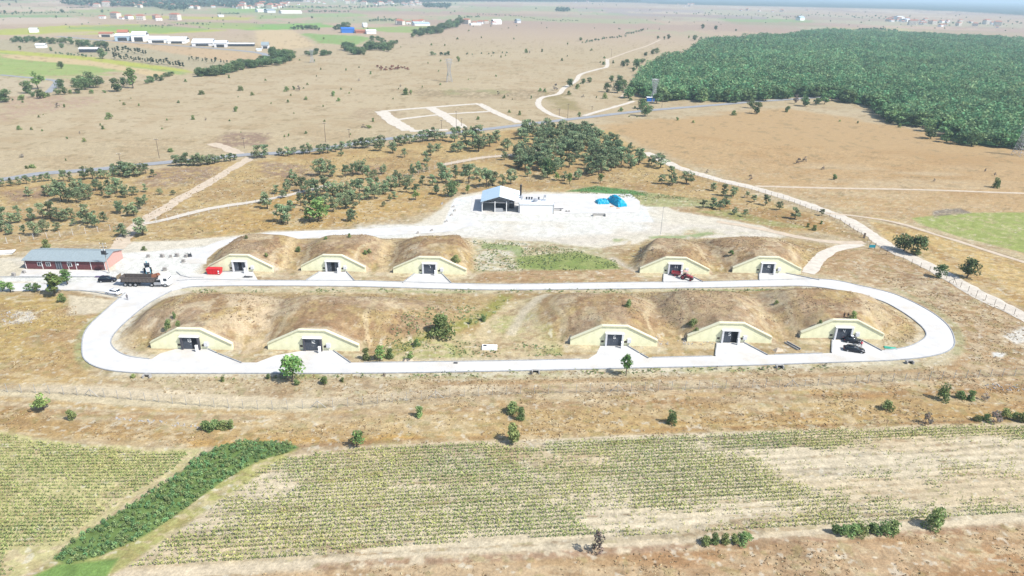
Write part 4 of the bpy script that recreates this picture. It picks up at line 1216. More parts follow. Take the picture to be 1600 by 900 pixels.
# site plants
plants_px('round', [(457, 597, 38)], 'round-headed green tree at the lower edge of the ring road', None, False, 1.0)
plants_px('round', [(978, 587, 31)], 'slender green tree at the lower edge of the ring road, right of the middle', None, False, 0.72)
plants_px('bush', [(691, 524, 34)], 'big round bright green bush on the slope between the bunkers', None, False, 0.95)
plants_px('bush', [(572, 562, 17)], 'loose green bush just right of the lower left bunker fronts', None, False, 0.7)
plants_px('loose', [(594, 564, 23)], 'small bushy green tree next to the ring road gully', None, False, 1.2)
plants_px('bush', [(609, 560, 14)], 'small green bush right of the bushy tree at the gully', None, False, 0.8)
plants_px('loose', [(642, 564, 15)], 'sapling beside a pale dirt pile at the ring road', None, False, 0.9)
plants_px('bush', [(651, 541, 11)], 'green bush at the foot of the mound below the round bush', None, False, 0.8)
plants_px('bush', [(735, 506, 8), (754, 501, 9)], 'dark green bush in the grassy gully', 'bushes in the grassy gully', True, 0.9)
plants_px('bush', [(264, 514, 15)], 'yellow-green bush on the left lower mound, leftmost', None, False, 0.7)
plants_px('bush', [(279, 511, 10)], 'smaller yellow-green bush on the left lower mound', None, False, 0.8)
plants_px('bush', [(272, 497, 9)], 'dark pointed bush on the left lower mound', None, False, 0.6)
plants_px('bush', [(982, 480, 11)], 'dark bush on the crest of the right lower mounds', None, False, 0.7)
plants_px('bush', [(1082, 509, 10, 1.2), (1088, 519, 7)], 'green scrub patch on the mound between two lower bunkers', 'scrub between two lower bunkers')
plants_px('bush', [(1213, 475, 6)], 'small dark bush on the right lower mound crest', None, False)
plants_px('bush', [(1281, 508, 8)], 'dark scrub beside the sloping wall of the last lower bunker', None, False, 0.8)
plants_px('bush', [(1333, 499, 13)], 'round grey-green bush on top of the last lower bunker beside two people', None, False, 0.72)
plants_px('bush', [(467, 394, 9), (509, 374, 5), (546, 371, 6), (571, 398, 7), (577, 395, 6), (416, 402, 7), (385, 373, 5), (712, 410, 11)], 'dark bush on the upper row of mounds', 'bushes on the upper mounds', True, 0.9)
plants_px('dry', [(1000, 396, 10), (1020, 392, 6)], 'dark dead scrub on the upper right mound', 'dead scrub on the upper right mound', True, 0.9)
plants_px('loose', [(1142, 400, 9)], 'tiny sapling on the far upper right mound', None, False, 1.2)
plants_px('loose', [(86, 462, 38)], 'leafy green tree in front of the brown building, tallest there', None, False, 1.35)
plants_px('loose', [(106, 444, 22)], 'leafy green tree in front of the brown building, right of the tallest', None, False, 1.2)
plants_px('bush', [(98, 472, 13)], 'green shrub at the foot of the tallest tree before the brown building', None, False, 0.8)
plants_px('loose', [(4, 455, 15), (17, 456, 15), (47, 455, 12), (58, 456, 15)], 'pale sapling along the gate road at far left', 'saplings along the gate road', True, 1.3)
plants_px('bush', [(225, 391, 6, 1.2)], 'small green bush on bare pale ground above the yard', None, False)
plants_px('loose', [(69, 641, 25)], 'yellow-green young tree by the lower fence at far left', None, False, 1.1)
plants_px('bush', [(112, 657, 16)], 'small green shrub right of the yellow-green tree below the fence', None, False, 0.7)
plants_px('loose', [(558, 698, 27)], 'slim dark green tree at the top edge of the big crop field', None, False, 0.8)
plants_px('bush', [(655, 651, 15)], 'round green shrub below the lower fence, left of the middle', None, False, 0.75)
plants_px('bush', [(800, 691, 28)], 'dark green bush at the top edge of the big crop field, middle', None, False, 0.72)
plants_px('bush', [(800, 645, 18, 0.9)], 'olive shrub, upper left of a pair below the lower fence', None, False)
plants_px('bush', [(814, 656, 18)], 'olive shrub, lower right of a pair below the lower fence', None, False, 0.7)
plants_px('bush', [(1047, 662, 20)], 'small dark bush below the lower fence, right of the middle', None, False, 0.65)
plants_px('bush', [(1475, 625, 24)], 'dark green pointed bush in the scrub at right', None, False, 0.62)
plants_px('dry', [(1447, 662, 20)], 'round grey shrub at the top edge of the bare field', None, False, 0.8)
plants_px('bush', [(1386, 640, 13, 1.3)], 'low spreading olive shrub in the brown strip at right', None, False)
plants_px('bush', [(1500, 622, 12), (1516, 625, 14)], 'low olive bush beside the dark pointed bush', 'low bushes in the scrub at right', True, 0.9)
plants_px('dry', [(1540, 626, 12), (1553, 659, 20)], 'low grey dead bush in the scrub at right', 'dead bushes in the scrub at right', True, 0.9)
plants_px('bush', [(1525, 658, 9), (1540, 657, 10), (1570, 652, 13), (1585, 656, 12), (1597, 660, 14)], 'low bush at the right edge above the field', 'bushes above the bare field')
plants_px('bush', [(1460, 827, 28)], 'big round green bush at the lower edge of the bare field', None, False, 0.68)
plants_px('dry', [(932, 866, 32)], 'tall grey twiggy shrub at the lower edge of the crop field', None, False, 0.65)
plants_px('bush', [(1305, 834, 13), (1318, 835, 14), (1333, 835, 15), (1348, 834, 14), (1363, 833, 15), (1379, 832, 16), (1395, 831, 15)], 'bush of the longer low hedge below the crop field', 'bushes of the longer low hedge')
plants_px('bush', [(1102, 850, 12), (1116, 849, 13), (1132, 849, 13), (1146, 848, 12), (1163, 847, 14)], 'bush of the shorter low hedge below the crop field', 'bushes of the shorter low hedge')
plants_px('bush', [(322, 672, 14), (336, 673, 16), (350, 669, 12), (362, 670, 14)], 'green bush in the brown strip above the diagonal hedge', 'bushes above the diagonal hedge')
plants_px('bush', [(420, 592, 8), (463, 602, 9), (508, 600, 12, 1.2), (535, 596, 6), (208, 590, 6), (348, 596, 7)], 'weedy bush on the verge below the ring road', 'weedy bushes below the ring road')
plants_px('dry', [(830, 585, 6), (1190, 578, 5), (600, 588, 5), (1120, 577, 5), (1290, 572, 5)], 'dry tuft on the verge below the ring road', 'dry tufts below the ring road')
# right plain shrubs
plants_px('dry', [(1247, 256, 9), (1256, 253, 9)], 'grey dead bush of a pair on the right plain', 'pair of dead bushes on the right plain')
plants_px('bush', [(1303, 281, 9)], 'round olive bush above the thin track on the right plain', None, False, 0.9)
plants_px('bush', [(1554, 293, 15)], 'round olive bush near the right edge above the thin track', None, False, 0.75)
plants_px('dry', [(1172, 281, 8), (1286, 265, 6), (1539, 269, 6), (1554, 275, 6), (1459, 284, 5), (1105, 270, 5)], 'small twiggy bush on the right plain', 'small bushes on the right plain')
plants_px('bush', [(1230, 175, 9), (1386, 191, 7), (1146, 180, 8), (1405, 199, 6), (1058, 188, 5), (1083, 192, 4), (1340, 193, 4), (1312, 190, 3)], 'tiny dark bush on the plain below the forest', 'tiny bushes below the forest')

# low shrubs dotted over the plain on the left and centre
r_ = random.Random(12)
PL = [(90, 168, 7, 1.3), (101, 168, 5), (171, 186, 9), (30, 203, 6), (50, 203, 4), (132, 222, 6), (66, 205, 3), (125, 209, 4), (161, 202, 5), (157, 196, 3), (194, 164, 4), (279, 161, 4), (261, 188, 3), (302, 187, 6), (322, 188, 4), (369, 174, 7),
      (314, 148, 6, 1.3), (375, 142, 7, 1.2), (394, 149, 5), (290, 128, 4), (358, 122, 4), (35, 246, 5, 2), (52, 262, 5, 2), (42, 264, 5), (268, 237, 5, 2), (103, 251, 3), (448, 143, 7, 1.2), (459, 140, 5), (467, 142, 8, 1.1), (521, 150, 7), (478, 156, 5), (415, 126, 3), (450, 160, 4), (529, 158, 5), (505, 167, 3),
      (561, 127, 4), (533, 140, 3), (501, 109, 3), (541, 110, 3), (579, 116, 4), (635, 148, 9), (642, 145, 4), (626, 136, 4), (660, 137, 3), (688, 133, 3), (716, 96, 7), (669, 100, 3), (674, 71, 3), (695, 72, 3), (568, 199, 4, 2.4), (576, 200, 4, 2.4), (451, 213, 4), (445, 214, 3), (478, 209, 4), (507, 190, 3), (583, 190, 5),
      (778, 148, 5), (788, 153, 4), (747, 187, 5), (736, 200, 3), (812, 180, 6), (796, 176, 4), (844, 143, 5), (868, 141, 9, 1.3), (851, 144, 5), (902, 139, 7), (1110, 92, 3), (1020, 140, 5), (830, 154, 4), (945, 154, 8), (911, 152, 4, 1.5), (889, 148, 6), (970, 174, 6), (992, 170, 4), (905, 180, 5), (985, 157, 4, 1.4),
      (822, 83, 6), (827, 83, 4), (847, 81, 4), (887, 70, 3), (943, 101, 4, 1.5), (958, 99, 4), (878, 95, 4), (907, 63, 4, 2), (1030, 47, 3), (1076, 60, 4), (752, 60, 3), (775, 120, 3), (700, 118, 3), (732, 125, 2)]
for i, it in enumerate(PL):
    p = G(it[0], it[1])
    plant('bush' if i % 7 else 'dry', p, hpx(p, it[2]) * 1.1, 'low dark shrub dotted on the dry plain beyond the asphalt road', 'low shrubs dotted on the dry plain', (it[3] if len(it) > 3 else 1.0) * 0.9)
for i in range(110):
    x, y = r_.uniform(0, 1150), 45 + 175 * r_.random() ** 1.3
    if (x < 440 and y < 130) or (560 < x < 830 and y > 160) or x > 1000 and y > 60: continue
    p = G(x, y)
    plant('bush', p, hpx(p, r_.uniform(1.8, 3.6)), 'low dark shrub dotted on the dry plain beyond the asphalt road', 'low shrubs dotted on the dry plain', 1.0)

# far belts of trees
QUEUE = []
def line_trees(kind, pts, n, h, desc, group, jit=2.0, wide=1.15, seed=1):
    r = random.Random(seed)
    P = [np.array(p, float) for p in pts]
    seg = [np.linalg.norm(P[i + 1] - P[i]) for i in range(len(P) - 1)]
    T = sum(seg)
    lst = []
    for i in range(n):
        d = T * (i + r.uniform(-0.3, 0.3) + 0.5) / n
        k = 0
        while k < len(seg) - 1 and d > seg[k]:
            d -= seg[k]
            k += 1
        q = P[k] + (P[k + 1] - P[k]) * min(1, max(0, d / seg[k]))
        p = G(q[0] + r.uniform(-1, 1), q[1] + r.uniform(-jit, jit))
        QUEUE.append((kind, p, hpx(p, h * r.uniform(0.7, 1.2)), desc, group, wide))
plants_px('broad', [(10, 160, 20), (2, 157, 12), (43, 146, 19), (52, 152, 10), (64, 154, 14), (95, 138, 14), (101, 148, 12), (92, 148, 10), (122, 146, 18), (133, 140, 20), (140, 136, 24), (150, 137, 20), (125, 128, 10), (158, 131, 8), (118, 134, 12), (183, 143, 20), (194, 135, 14), (205, 133, 12)],
          'dark round tree of the stream-side thicket at upper left', 'trees of the stream-side thicket')
plants_px('loose', [(208, 138, 30)], 'tall pale green airy tree behind the stream-side thicket', None, False, 0.9)
plants_px('loose', [(60, 139, 28)], 'tall pale green airy tree at the stream, left of the other', None, False, 0.9)
plants_px('bush', [(35, 156, 8, 1.4), (70, 153, 9, 1.2), (75, 151, 6), (110, 146, 6), (143, 146, 6), (163, 145, 4, 1.6)], 'green thicket bush below the stream-side trees', 'bushes below the stream-side trees')
line_trees('broad', [(228, 130), (262, 122), (272, 118)], 9, 9, 'dark tree of the small thicket above the bare slope', 'trees of the small thicket above the slope')
line_trees('broad', [(305, 119), (340, 117), (372, 109), (400, 103), (440, 98), (458, 92)], 56, 12, 'dark green tree of the stream belt behind the plain', 'trees of the stream belt', 3, 1.3, 2)
line_trees('broad', [(425, 90), (455, 96)], 12, 14, 'tall dark green tree in the broad end of the stream belt', 'trees at the end of the stream belt', 2, 1.2, 3)
line_trees('broad', [(478, 86), (520, 86)], 8, 8, 'dark green tree of the short belt before the plain', 'trees of the short belt', 2, 1.3, 4)
line_trees('broad', [(538, 76), (562, 86), (580, 78), (612, 78)], 34, 10, 'green tree of the lens-shaped copse on the plain', 'trees of the lens-shaped copse', 3, 1.3, 5)
line_trees('broad', [(575, 62), (605, 68), (625, 68)], 8, 7, 'dark tree above the lens-shaped copse', 'trees above the copse', 2, 1.3, 6)
line_trees('broad', [(645, 58), (670, 52), (690, 50), (700, 42), (722, 40)], 34, 9, 'bluish tree of the far stream belt, centre', 'trees of the far stream belt', 3, 1.3, 7)
line_trees('broad', [(672, 87), (706, 87)], 5, 6, 'small dark tree in the thin line on the plain', 'trees of the thin line on the plain', 0.5, 1.2, 8)
line_trees('broad', [(725, 86), (750, 85), (800, 83)], 7, 3, 'tiny dark bush in the thin line on the plain', 'tiny bushes of the thin line', 0.6, 1.5, 9)
line_trees('broad', [(908, 68), (930, 64), (950, 60), (975, 58), (980, 54), (1008, 48)], 26, 3.6, 'low bush of the long hedge line crossing the far plain', 'bushes of the hedge line on the far plain', 0.8, 1.6, 10)
line_trees('broad', [(20, 66), (60, 66), (115, 69)], 22, 9, 'dark tree of the farm grove at far left', 'trees of the farm grove', 1.5, 1.1, 11)
line_trees('broad', [(120, 73), (170, 74)], 12, 9, 'dark tree beside the long low farm shed', 'trees beside the low farm shed', 1.5, 1.1, 12)
line_trees('column', [(165, 83), (200, 83), (232, 87)], 14, 10, 'dark conifer in the upper planted row by the farm', 'conifers of the upper planted row', 1, 1.6, 13)
line_trees('column', [(178, 92), (215, 97), (255, 101), (288, 106)], 30, 10, 'dark conifer in the lower planted row by the farm', 'conifers of the lower planted row', 1, 1.6, 14)
line_trees('column', [(293, 94), (320, 97), (357, 101)], 13, 8, 'small dark conifer in the row right of the farm', 'conifers of the row right of the farm', 1, 1.6, 15)
plants_px('broad', [(161, 92, 16), (96, 107, 11), (32, 78, 6), (80, 80, 6), (97, 75, 7)], 'single round dark tree among the farm fields', 'single trees among the farm fields')
line_trees('broad', [(85, 84), (145, 89)], 10, 3.5, 'low hedge bush below the farm shed', 'hedge bushes below the farm shed', 0.6, 1.5, 16)
line_trees('broad', [(452, 46), (470, 46), (500, 47)], 12, 6, 'small tree in the row left of the blue-roofed farm', 'trees left of the blue-roofed farm', 0.6, 1.2, 17)
line_trees('broad', [(522, 48), (530, 46), (545, 44)], 6, 9, 'dark tree at the blue-roofed farm', 'trees at the blue-roofed farm', 0.6, 1.2, 18)
line_trees('broad', [(575, 34), (600, 33), (628, 33)], 14, 4.5, 'far bluish tree of the line above the blue-roofed farm', 'far trees above the blue-roofed farm', 0.6, 1.4, 19)
line_trees('broad', [(480, 19), (545, 19)], 18, 3, 'far tree of the dark line below the village', 'far trees below the village', 0.5, 1.5, 20)
line_trees('broad', [(1340, 48), (1385, 48), (1392, 50), (1402, 50)], 18, 5, 'dark tree of the planted row beyond the forest', 'trees of the row beyond the forest', 0.6, 1.1, 21)
line_trees('broad', [(715, 27), (725, 28), (740, 27), (748, 27)], 8, 3, 'tiny bluish tree of the two far clumps in the centre', 'trees of the two far clumps', 0.5, 1.4, 22)
plants_px('broad', [(97, 20, 6), (160, 20, 5), (88, 28, 4), (8, 21, 5), (25, 21, 4), (50, 20, 4), (106, 26, 2), (488, 29, 4), (15, 9, 4), (26, 5, 4)], 'single far tree among the fields at the top left', 'far single trees at the top left')
line_trees('broad', [(1352, 33), (1365, 27), (1400, 30), (1440, 34), (1470, 37), (1500, 38), (1540, 36), (1575, 36), (1600, 40)], 34, 3, 'tiny bluish tree among the far houses at top right', 'tiny trees among the far houses', 3, 1.4, 23)

line_trees('broad', [(0, 22), (60, 21), (120, 20)], 30, 2.2, 'tiny far tree', 'tiny far trees', 0.4, 1.5, 41)
line_trees('broad', [(105, 13), (140, 12)], 14, 2.2, 'tiny far tree', 'tiny far trees', 0.3, 1.5, 42)
line_trees('broad', [(340, 22), (375, 22)], 16, 2.4, 'tiny far tree', 'tiny far trees', 0.3, 1.5, 43)
line_trees('broad', [(400, 12), (560, 13), (640, 8)], 60, 3.2, 'tiny far tree', 'tiny far trees', 1.2, 1.5, 44)
line_trees('broad', [(745, 23), (800, 25), (850, 32), (905, 33)], 40, 2.0, 'tiny far tree', 'tiny far trees', 0.6, 1.5, 45)
line_trees('broad', [(1080, 22), (1200, 26), (1300, 24), (1420, 30)], 60, 2.0, 'tiny far tree', 'tiny far trees', 2.5, 1.5, 46)
line_trees('broad', [(220, 42), (255, 41), (300, 37), (330, 40)], 26, 2.4, 'tiny far tree', 'tiny far trees', 0.8, 1.5, 47)
rq = random.Random(99)
for i in range(190):
    x, y = rq.uniform(0, 1600), rq.uniform(6, 46)
    if x > 1050 and y > 46 - 0: continue
    if x > 1000: y = 12 + (x - 1000) * 0.02 + rq.random() * 26
    p = G(x, y)
    QUEUE.append(('broad', p, hpx(p, rq.uniform(1.2, 2.6)), 'tiny far tree', 'tiny far trees', 1.3))
qb = sorted([q for q in QUEUE if q[0] == 'broad'], key=lambda q: -q[2] / dist_of(q[1]))
for q in [q for q in QUEUE if q[0] != 'broad'] + qb[:200]:
    plant(*q, simple=True)
REST = qb[200:]

# village woodland at the top: far-off trees that read as one mass
def mass(name, areas, dens_m, h, kq, kind, seed, mat_, hv=0.35):
    r = np.random.default_rng(seed)
    Vs, Cs = [], []
    for area in areas:
        P = np.array([G0(*p) for p in area])
        lo, hi = P.min(0), P.max(0)
        n = int((hi[0] - lo[0]) * (hi[1] - lo[1]) / dens_m ** 2)
        x, y = r.uniform(lo[0], hi[0], n), r.uniform(lo[1], hi[1], n)
        ok = poly_sd(x, y, P) > 0
        x, y = x[ok], y[ok]
        n = len(x)
        hh = h * r.uniform(1 - hv, 1 + hv, n)
        tone = r.uniform(0.66, 1.3, n) * (0.72 + 0.56 * fbm(x, y, 45, 3, seed))
        if kind == 'wood':
            gap = fbm(x, y, 13, 2, seed + 7) > 0.30
            x, y, hh, tone = x[gap], y[gap], hh[gap] * (0.75 + 0.5 * fbm(x[gap], y[gap], 30, 2, seed + 3)), tone[gap]
            n = len(x)
        k = kq
        th = r.uniform(0, 6.283, (n, k))
        z = r.uniform(0.25, 1.0, (n, k))
        rr = np.sqrt(np.clip(1.02 - ((z - 0.45) / 0.58) ** 2, 0.02, 1)) * hh[:, None] * (0.36 if kind == 'wood' else 0.42) * r.uniform(0.6, 1.05, (n, k))
        cx, cy, cz = x[:, None] + np.cos(th) * rr, y[:, None] + np.sin(th) * rr, z * hh[:, None]
        cent = np.stack([cx, cy, cz], 2).reshape(-1, 3)
        size = np.repeat(hh * {'far': 0.26, 'wood': 0.080, 'low': 0.13}[kind], k)
        Vs.append(leaf_quads(cent, 1.0, r, 0.45) if False else _lq(cent, size, r))
        base = np.array({'far': (0.075, 0.125, 0.085), 'wood': (0.145, 0.275, 0.130), 'low': (0.165, 0.275, 0.115)}[kind])
        c = base[None] * np.repeat(tone, k)[:, None] * r.uniform(0.7, 1.35, n * k)[:, None]
        c[:, 0] *= np.repeat(r.uniform(0.8, 1.45, n), k)
        Cs.append(c)
    me_ = quads_mesh(name, np.concatenate(Vs), np.concatenate(Cs), mat_)
    o = bpy.data.objects.new(name, me_)
    C.objects.link(o)
    return o
def _lq(cent, size, r):
    n = len(cent)
    a = r.normal(size=(n, 3)); a[:, 2] *= 0.55
    a /= np.linalg.norm(a, axis=1)[:, None]
    b = r.normal(size=(n, 3)); b[:, 2] *= 0.55
    b -= a * (a * b).sum(1)[:, None]
    b /= np.linalg.norm(b, axis=1)[:, None]
    s = (size * r.uniform(0.7, 1.25, n))[:, None]
    return np.stack([cent - a * s - b * s * 0.6, cent + a * s - b * s * 0.5, cent + a * s * 0.8 + b * s * 0.7, cent - a * s * 0.7 + b * s * 0.6], 1).reshape(-1, 3)

vw = mass('village_trees', [[(95, 6), (180, 4), (300, 2), (420, 3), (400, 9), (300, 12), (240, 12), (200, 11), (110, 9)], [(240, 12), (300, 12), (290, 16), (262, 17)], [(400, 6), (440, 6), (432, 11), (400, 12)],
                           [(660, 8), (705, 9), (700, 13), (664, 12)], [(868, 16), (890, 16), (888, 19), (870, 19)], [(330, -2), (470, -2), (480, 3), (330, 4)], [(560, -3), (900, -1), (1000, 2), (1000, 4), (800, 3), (700, 3), (600, 6), (560, 4)],
                           [(0, -6), (300, -8), (320, -3), (100, 1), (60, 0), (0, 2)], [(345, 9), (376, 9), (372, 13), (350, 12)]], 13, 11, 6, 'far', 5, M['wood_mass'])
tag(vw, kind='stuff')

def rest_trees():
    r = np.random.default_rng(4)
    n, k = len(REST), 26
    P = np.array([(q[1][0], q[1][1]) for q in REST])
    hh = np.array([q[2] for q in REST])
    d = r.normal(size=(n, k, 3))
    d /= np.linalg.norm(d, axis=2)[:, :, None]
    d *= r.uniform(0.6, 1.0, (n, k, 1))
    cent = np.stack([P[:, 0, None] + d[:, :, 0] * hh[:, None] * 0.5, P[:, 1, None] + d[:, :, 1] * hh[:, None] * 0.5, hh[:, None] * (0.5 + 0.42 * d[:, :, 2])], 2).reshape(-1, 3)
    c = np.array((0.10, 0.16, 0.085))[None] * np.repeat(r.uniform(0.7, 1.3, n), k)[:, None] * r.uniform(0.75, 1.3, (n * k, 1))
    o = bpy.data.objects.new('distant_trees', quads_mesh('distant_trees', _lq(cent, np.repeat(hh * 0.2, k), r), c, M['wood_mass']))
    C.objects.link(o)
    tag(o, kind='stuff')
if REST:
    rest_trees()

# the forest: its front trees one by one, the depth as one mass
WP = [tuple(G0(*p)) for p in FOREST]
front = []
edge_px = [(985, 142), (1000, 150), (1020, 156), (1040, 158), (1075, 157), (1110, 158), (1140, 160), (1190, 156), (1240, 152), (1312, 150), (1322, 160), (1345, 163), (1372, 168), (1378, 180), (1400, 194), (1440, 200), (1482, 202), (1487, 216), (1500, 226), (1540, 230), (1600, 234), (1690, 236)]
re_ = random.Random(77)
for rowk in range(2):
    for i in range(len(edge_px) - 1):
        a, b_ = np.array(G0(*edge_px[i])), np.array(G0(*edge_px[i + 1]))
        n = max(1, int(np.linalg.norm(b_ - a) / 6.5))
        for j in range(n):
            q = a + (b_ - a) * (j + re_.uniform(0.2, 0.8)) / n
            q = q + np.array([re_.uniform(-2.5, 2.5), rowk * 6.0 + re_.uniform(-5, 3)])
            front.append(q)
front += [np.array(G0(*e)) + np.array([re_.uniform(-12, 12), re_.uniform(-16, -5)]) for e in edge_px[1:-3:2]]
front = sorted(front, key=lambda q: q[1])[:165]
for i, q in enumerate(front):
    plant('forest', (q[0], q[1], 0), re_.uniform(7.0, 10.5), 'dense green tree at the front edge of the plantation forest', 'trees at the front edge of the forest', 1.15)
inner = mass('plantation_forest', [FOREST], 4.4, 7.6, 36, 'wood', 9, M['wood_mass'], 0.38)
tag(inner, kind='stuff')
print('plants', cnt[0])

# diagonal bramble hedge
hd = mass('bramble_hedge', [HEDGE], 0.62, 0.62, 40, 'low', 21, M['wood_mass'], 0.35)
tag(hd, kind='stuff')
# ------------------------------------------------------------------ crops
def crop(name, poly, spacing, gap, h, bare, seed, rowdir, yellow=0.35, dens0=0.75, leafs=5):
    r = np.random.default_rng(seed)
    P = np.array([G0(*p) for p in poly])
    ca, sa = math.cos(rowdir), math.sin(rowdir)
    Q = np.stack([P[:, 0] * ca + P[:, 1] * sa, -P[:, 0] * sa + P[:, 1] * ca], 1)
    lo, hi = Q.min(0), Q.max(0)
    us, vs_ = np.arange(lo[0], hi[0], gap), np.arange(lo[1], hi[1], spacing)
    U, V_ = np.meshgrid(us, vs_)
    U = U.ravel() + r.uniform(-0.3, 0.3, U.size) * gap
    V_ = V_.ravel() + r.normal(0, 0.03, V_.size)
    x, y = U * ca - V_ * sa, U * sa + V_ * ca
    ok = (x > -130) & (x < 150)
    x, y = x[ok], y[ok]
    sd = poly_sd(x, y, P)
    dens = np.full(len(x), dens0)
    dens = dens + 0.12 + (fbm(x, y, 9, 4, seed) - 0.5) * 1.5 + (fbm(x, y, 3.0, 3, seed + 5, sx=3.0) - 0.5) * 1.2
    for (bx, by, rx, ry, amt) in bare:
        c_ = G0(bx, by)
        e = G0(bx + rx, by)[0] - c_[0]
        f = abs(G0(bx, by - ry)[1] - G0(bx, by + ry)[1]) / 2
        d = np.sqrt(((x - c_[0]) / e) ** 2 + ((y - c_[1]) / f) ** 2)
        dens -= amt * (1 - sstep(0.6, 1.15, d + (fbm(x, y, 5, 3, seed + 9) - 0.5) * 0.7))
    ok = (r.uniform(0, 1, len(x)) < np.clip(dens, 0.07, 1)) & (sd > 0.5)
    x, y, dens = x[ok], y[ok], dens[ok]
    n = len(x)
    hh = h * 0.85 * r.uniform(0.7, 1.15, n) * (0.65 + 0.35 * np.clip(dens, 0, 1))
    k = leafs
    cx = x[:, None] + r.normal(0, 0.11, (n, k))
    cy = y[:, None] + r.normal(0, 0.06, (n, k))
    cz = hh[:, None] * (np.arange(k)[None] + 0.7) / k
    cent = np.stack([cx, cy, cz], 2).reshape(-1, 3)
    size = np.repeat(hh * 0.16, k)
    VV = _lq(cent, size, r)
    green = np.array((0.19, 0.26, 0.095))
    yel = np.array((0.50, 0.46, 0.17))
    tn = np.clip(fbm(x, y, 12, 3, seed + 3) * 1.5 - 0.25 + r.uniform(-0.3, 0.3, n), 0, 1)
    mixv = (np.repeat(tn, k) * 0.5 + (np.tile(np.arange(k), n) / k) * yellow + r.uniform(-0.1, 0.1, n * k))[:, None]
    c = green[None] * (1 - np.clip(mixv, 0, 1)) + yel[None] * np.clip(mixv, 0, 1)
    c = c * r.uniform(0.7, 1.3, (n * k, 1))
    me_ = quads_mesh(name, VV, c, M['crop'])
    o = bpy.data.objects.new(name, me_)
    C.objects.link(o)
    tag(o, kind='stuff')
    print(name, n)
    return o
dr = G0(1100, 676) - G0(560, 697)
RA = math.atan2((G0(1600, 812) - G0(600, 874))[1], (G0(1600, 812) - G0(600, 874))[0])
crop('crop_rows', [(190, 892), (310, 808), (395, 742), (440, 716), (560, 701), (800, 691), (1100, 679), (1350, 670), (1700, 661), (1700, 800), (1600, 806), (1150, 832), (900, 846), (600, 864), (330, 884)], 0.86, 0.30, 1.05,
     [(1460, 735, 330, 42, 0.95), (1600, 700, 240, 18, 0.9), (1560, 780, 240, 30, 0.7), (860, 722, 100, 14, 0.6), (815, 696, 40, 8, 1.2), (1010, 815, 130, 20, 1.0), (1130, 800, 120, 30, 0.6), (400, 762, 75, 26, 0.9), (310, 818, 70, 28, 0.8), (240, 868, 50, 16, 0.6), (700, 760, 90, 10, 0.5), (1230, 712, 90, 14, 0.8), (560, 865, 300, 7, 0.8), (1000, 850, 300, 8, 0.9)],
     3, RA, 0.30, 0.94)
crop('crop_rows_left', [(-150, 676), (0, 676), (60, 688), (130, 697), (230, 705), (300, 706), (275, 735), (225, 765), (140, 820), (50, 885), (0, 905), (-150, 915)], 0.80, 0.28, 0.95,
     [(60, 870, 60, 30, 0.9), (20, 800, 60, 20, 0.4), (250, 712, 60, 8, 0.5), (180, 790, 60, 14, 0.5)], 8, 0.05, 0.32, 1.05)
crop('crop_rows_right', [(1430, 342), (1510, 335), (1620, 332), (1620, 398), (1600, 392), (1500, 367), (1440, 352)], 1.5, 0.6, 1.2, [], 12, -0.62, 0.35, 1.0, 4)
# dry tufts and weeds: uncountable low growth over the near ground
def tufts(name, polys, dens, hmin, hmax, cols, seed):
    r = np.random.default_rng(seed)
    X, Y_ = [], []
    for pl in polys:
        P = np.array([G0(*p) for p in pl])
        lo, hi = P.min(0), P.max(0)
        n = int((hi[0] - lo[0]) * (hi[1] - lo[1]) * dens)
        x, y = r.uniform(lo[0], hi[0], n), r.uniform(lo[1], hi[1], n)
        k = (poly_sd(x, y, P) > 0) & (fbm(x, y, 6, 3, seed) + r.uniform(-0.15, 0.15, n) > 0.5)
        X.append(x[k]); Y_.append(y[k])
    x, y = np.concatenate(X), np.concatenate(Y_)
    z = H(x, y)
    n = len(x)
    h = r.uniform(hmin, hmax, n)
    k = 3
    cent = np.stack([np.repeat(x, k) + r.normal(0, 0.12, n * k), np.repeat(y, k) + r.normal(0, 0.12, n * k), np.repeat(z + h * 0.45, k)], 1)
    VV = _lq(cent, np.repeat(h * 0.6, k), r)
    ci = r.integers(0, len(cols), n)
    c = np.repeat(np.array(cols)[ci], k, 0) * r.uniform(0.75, 1.3, (n * k, 1))
    o = bpy.data.objects.new(name, quads_mesh(name, VV, c, M['crop']))
    C.objects.link(o)
    tag(o, kind='stuff')
STRAW = [(0.40, 0.30, 0.17), (0.33, 0.23, 0.13), (0.48, 0.40, 0.25), (0.27, 0.19, 0.11)]
WEED = [(0.20, 0.25, 0.10), (0.27, 0.29, 0.13), (0.16, 0.21, 0.10)]
tufts('dry_grass', [[(-60, 625), (140, 660), (300, 662), (860, 640), (1700, 600), (1700, 660), (820, 690), (300, 700), (-60, 665)], [(200, 590), (1480, 570), (1640, 600), (1640, 612), (800, 640), (200, 612)],
                    [(0, 470), (120, 480), (110, 590), (0, 600)], [(1300, 400), (1480, 440), (1640, 520), (1640, 580), (1520, 570), (1490, 500), (1400, 450)],
                    [(300, 905), (900, 866), (1640, 822), (1640, 930), (300, 940)]], 2.2, 0.08, 0.26, STRAW, 31)
tufts('mound_heath', [[(200, 545), (260, 470), (320, 458), (740, 460), (700, 530), (560, 545), (560, 500)], [(860, 545), (900, 462), (1320, 456), (1430, 500), (1430, 535), (1380, 540), (1360, 505), (900, 525)],
                      [(320, 415), (370, 374), (735, 374), (745, 420)], [(980, 420), (1010, 376), (1230, 374), (1290, 390), (1250, 420)]], 2.2, 0.08, 0.24, [(0.28, 0.20, 0.13), (0.33, 0.24, 0.15), (0.38, 0.30, 0.18), (0.22, 0.16, 0.11)], 32)
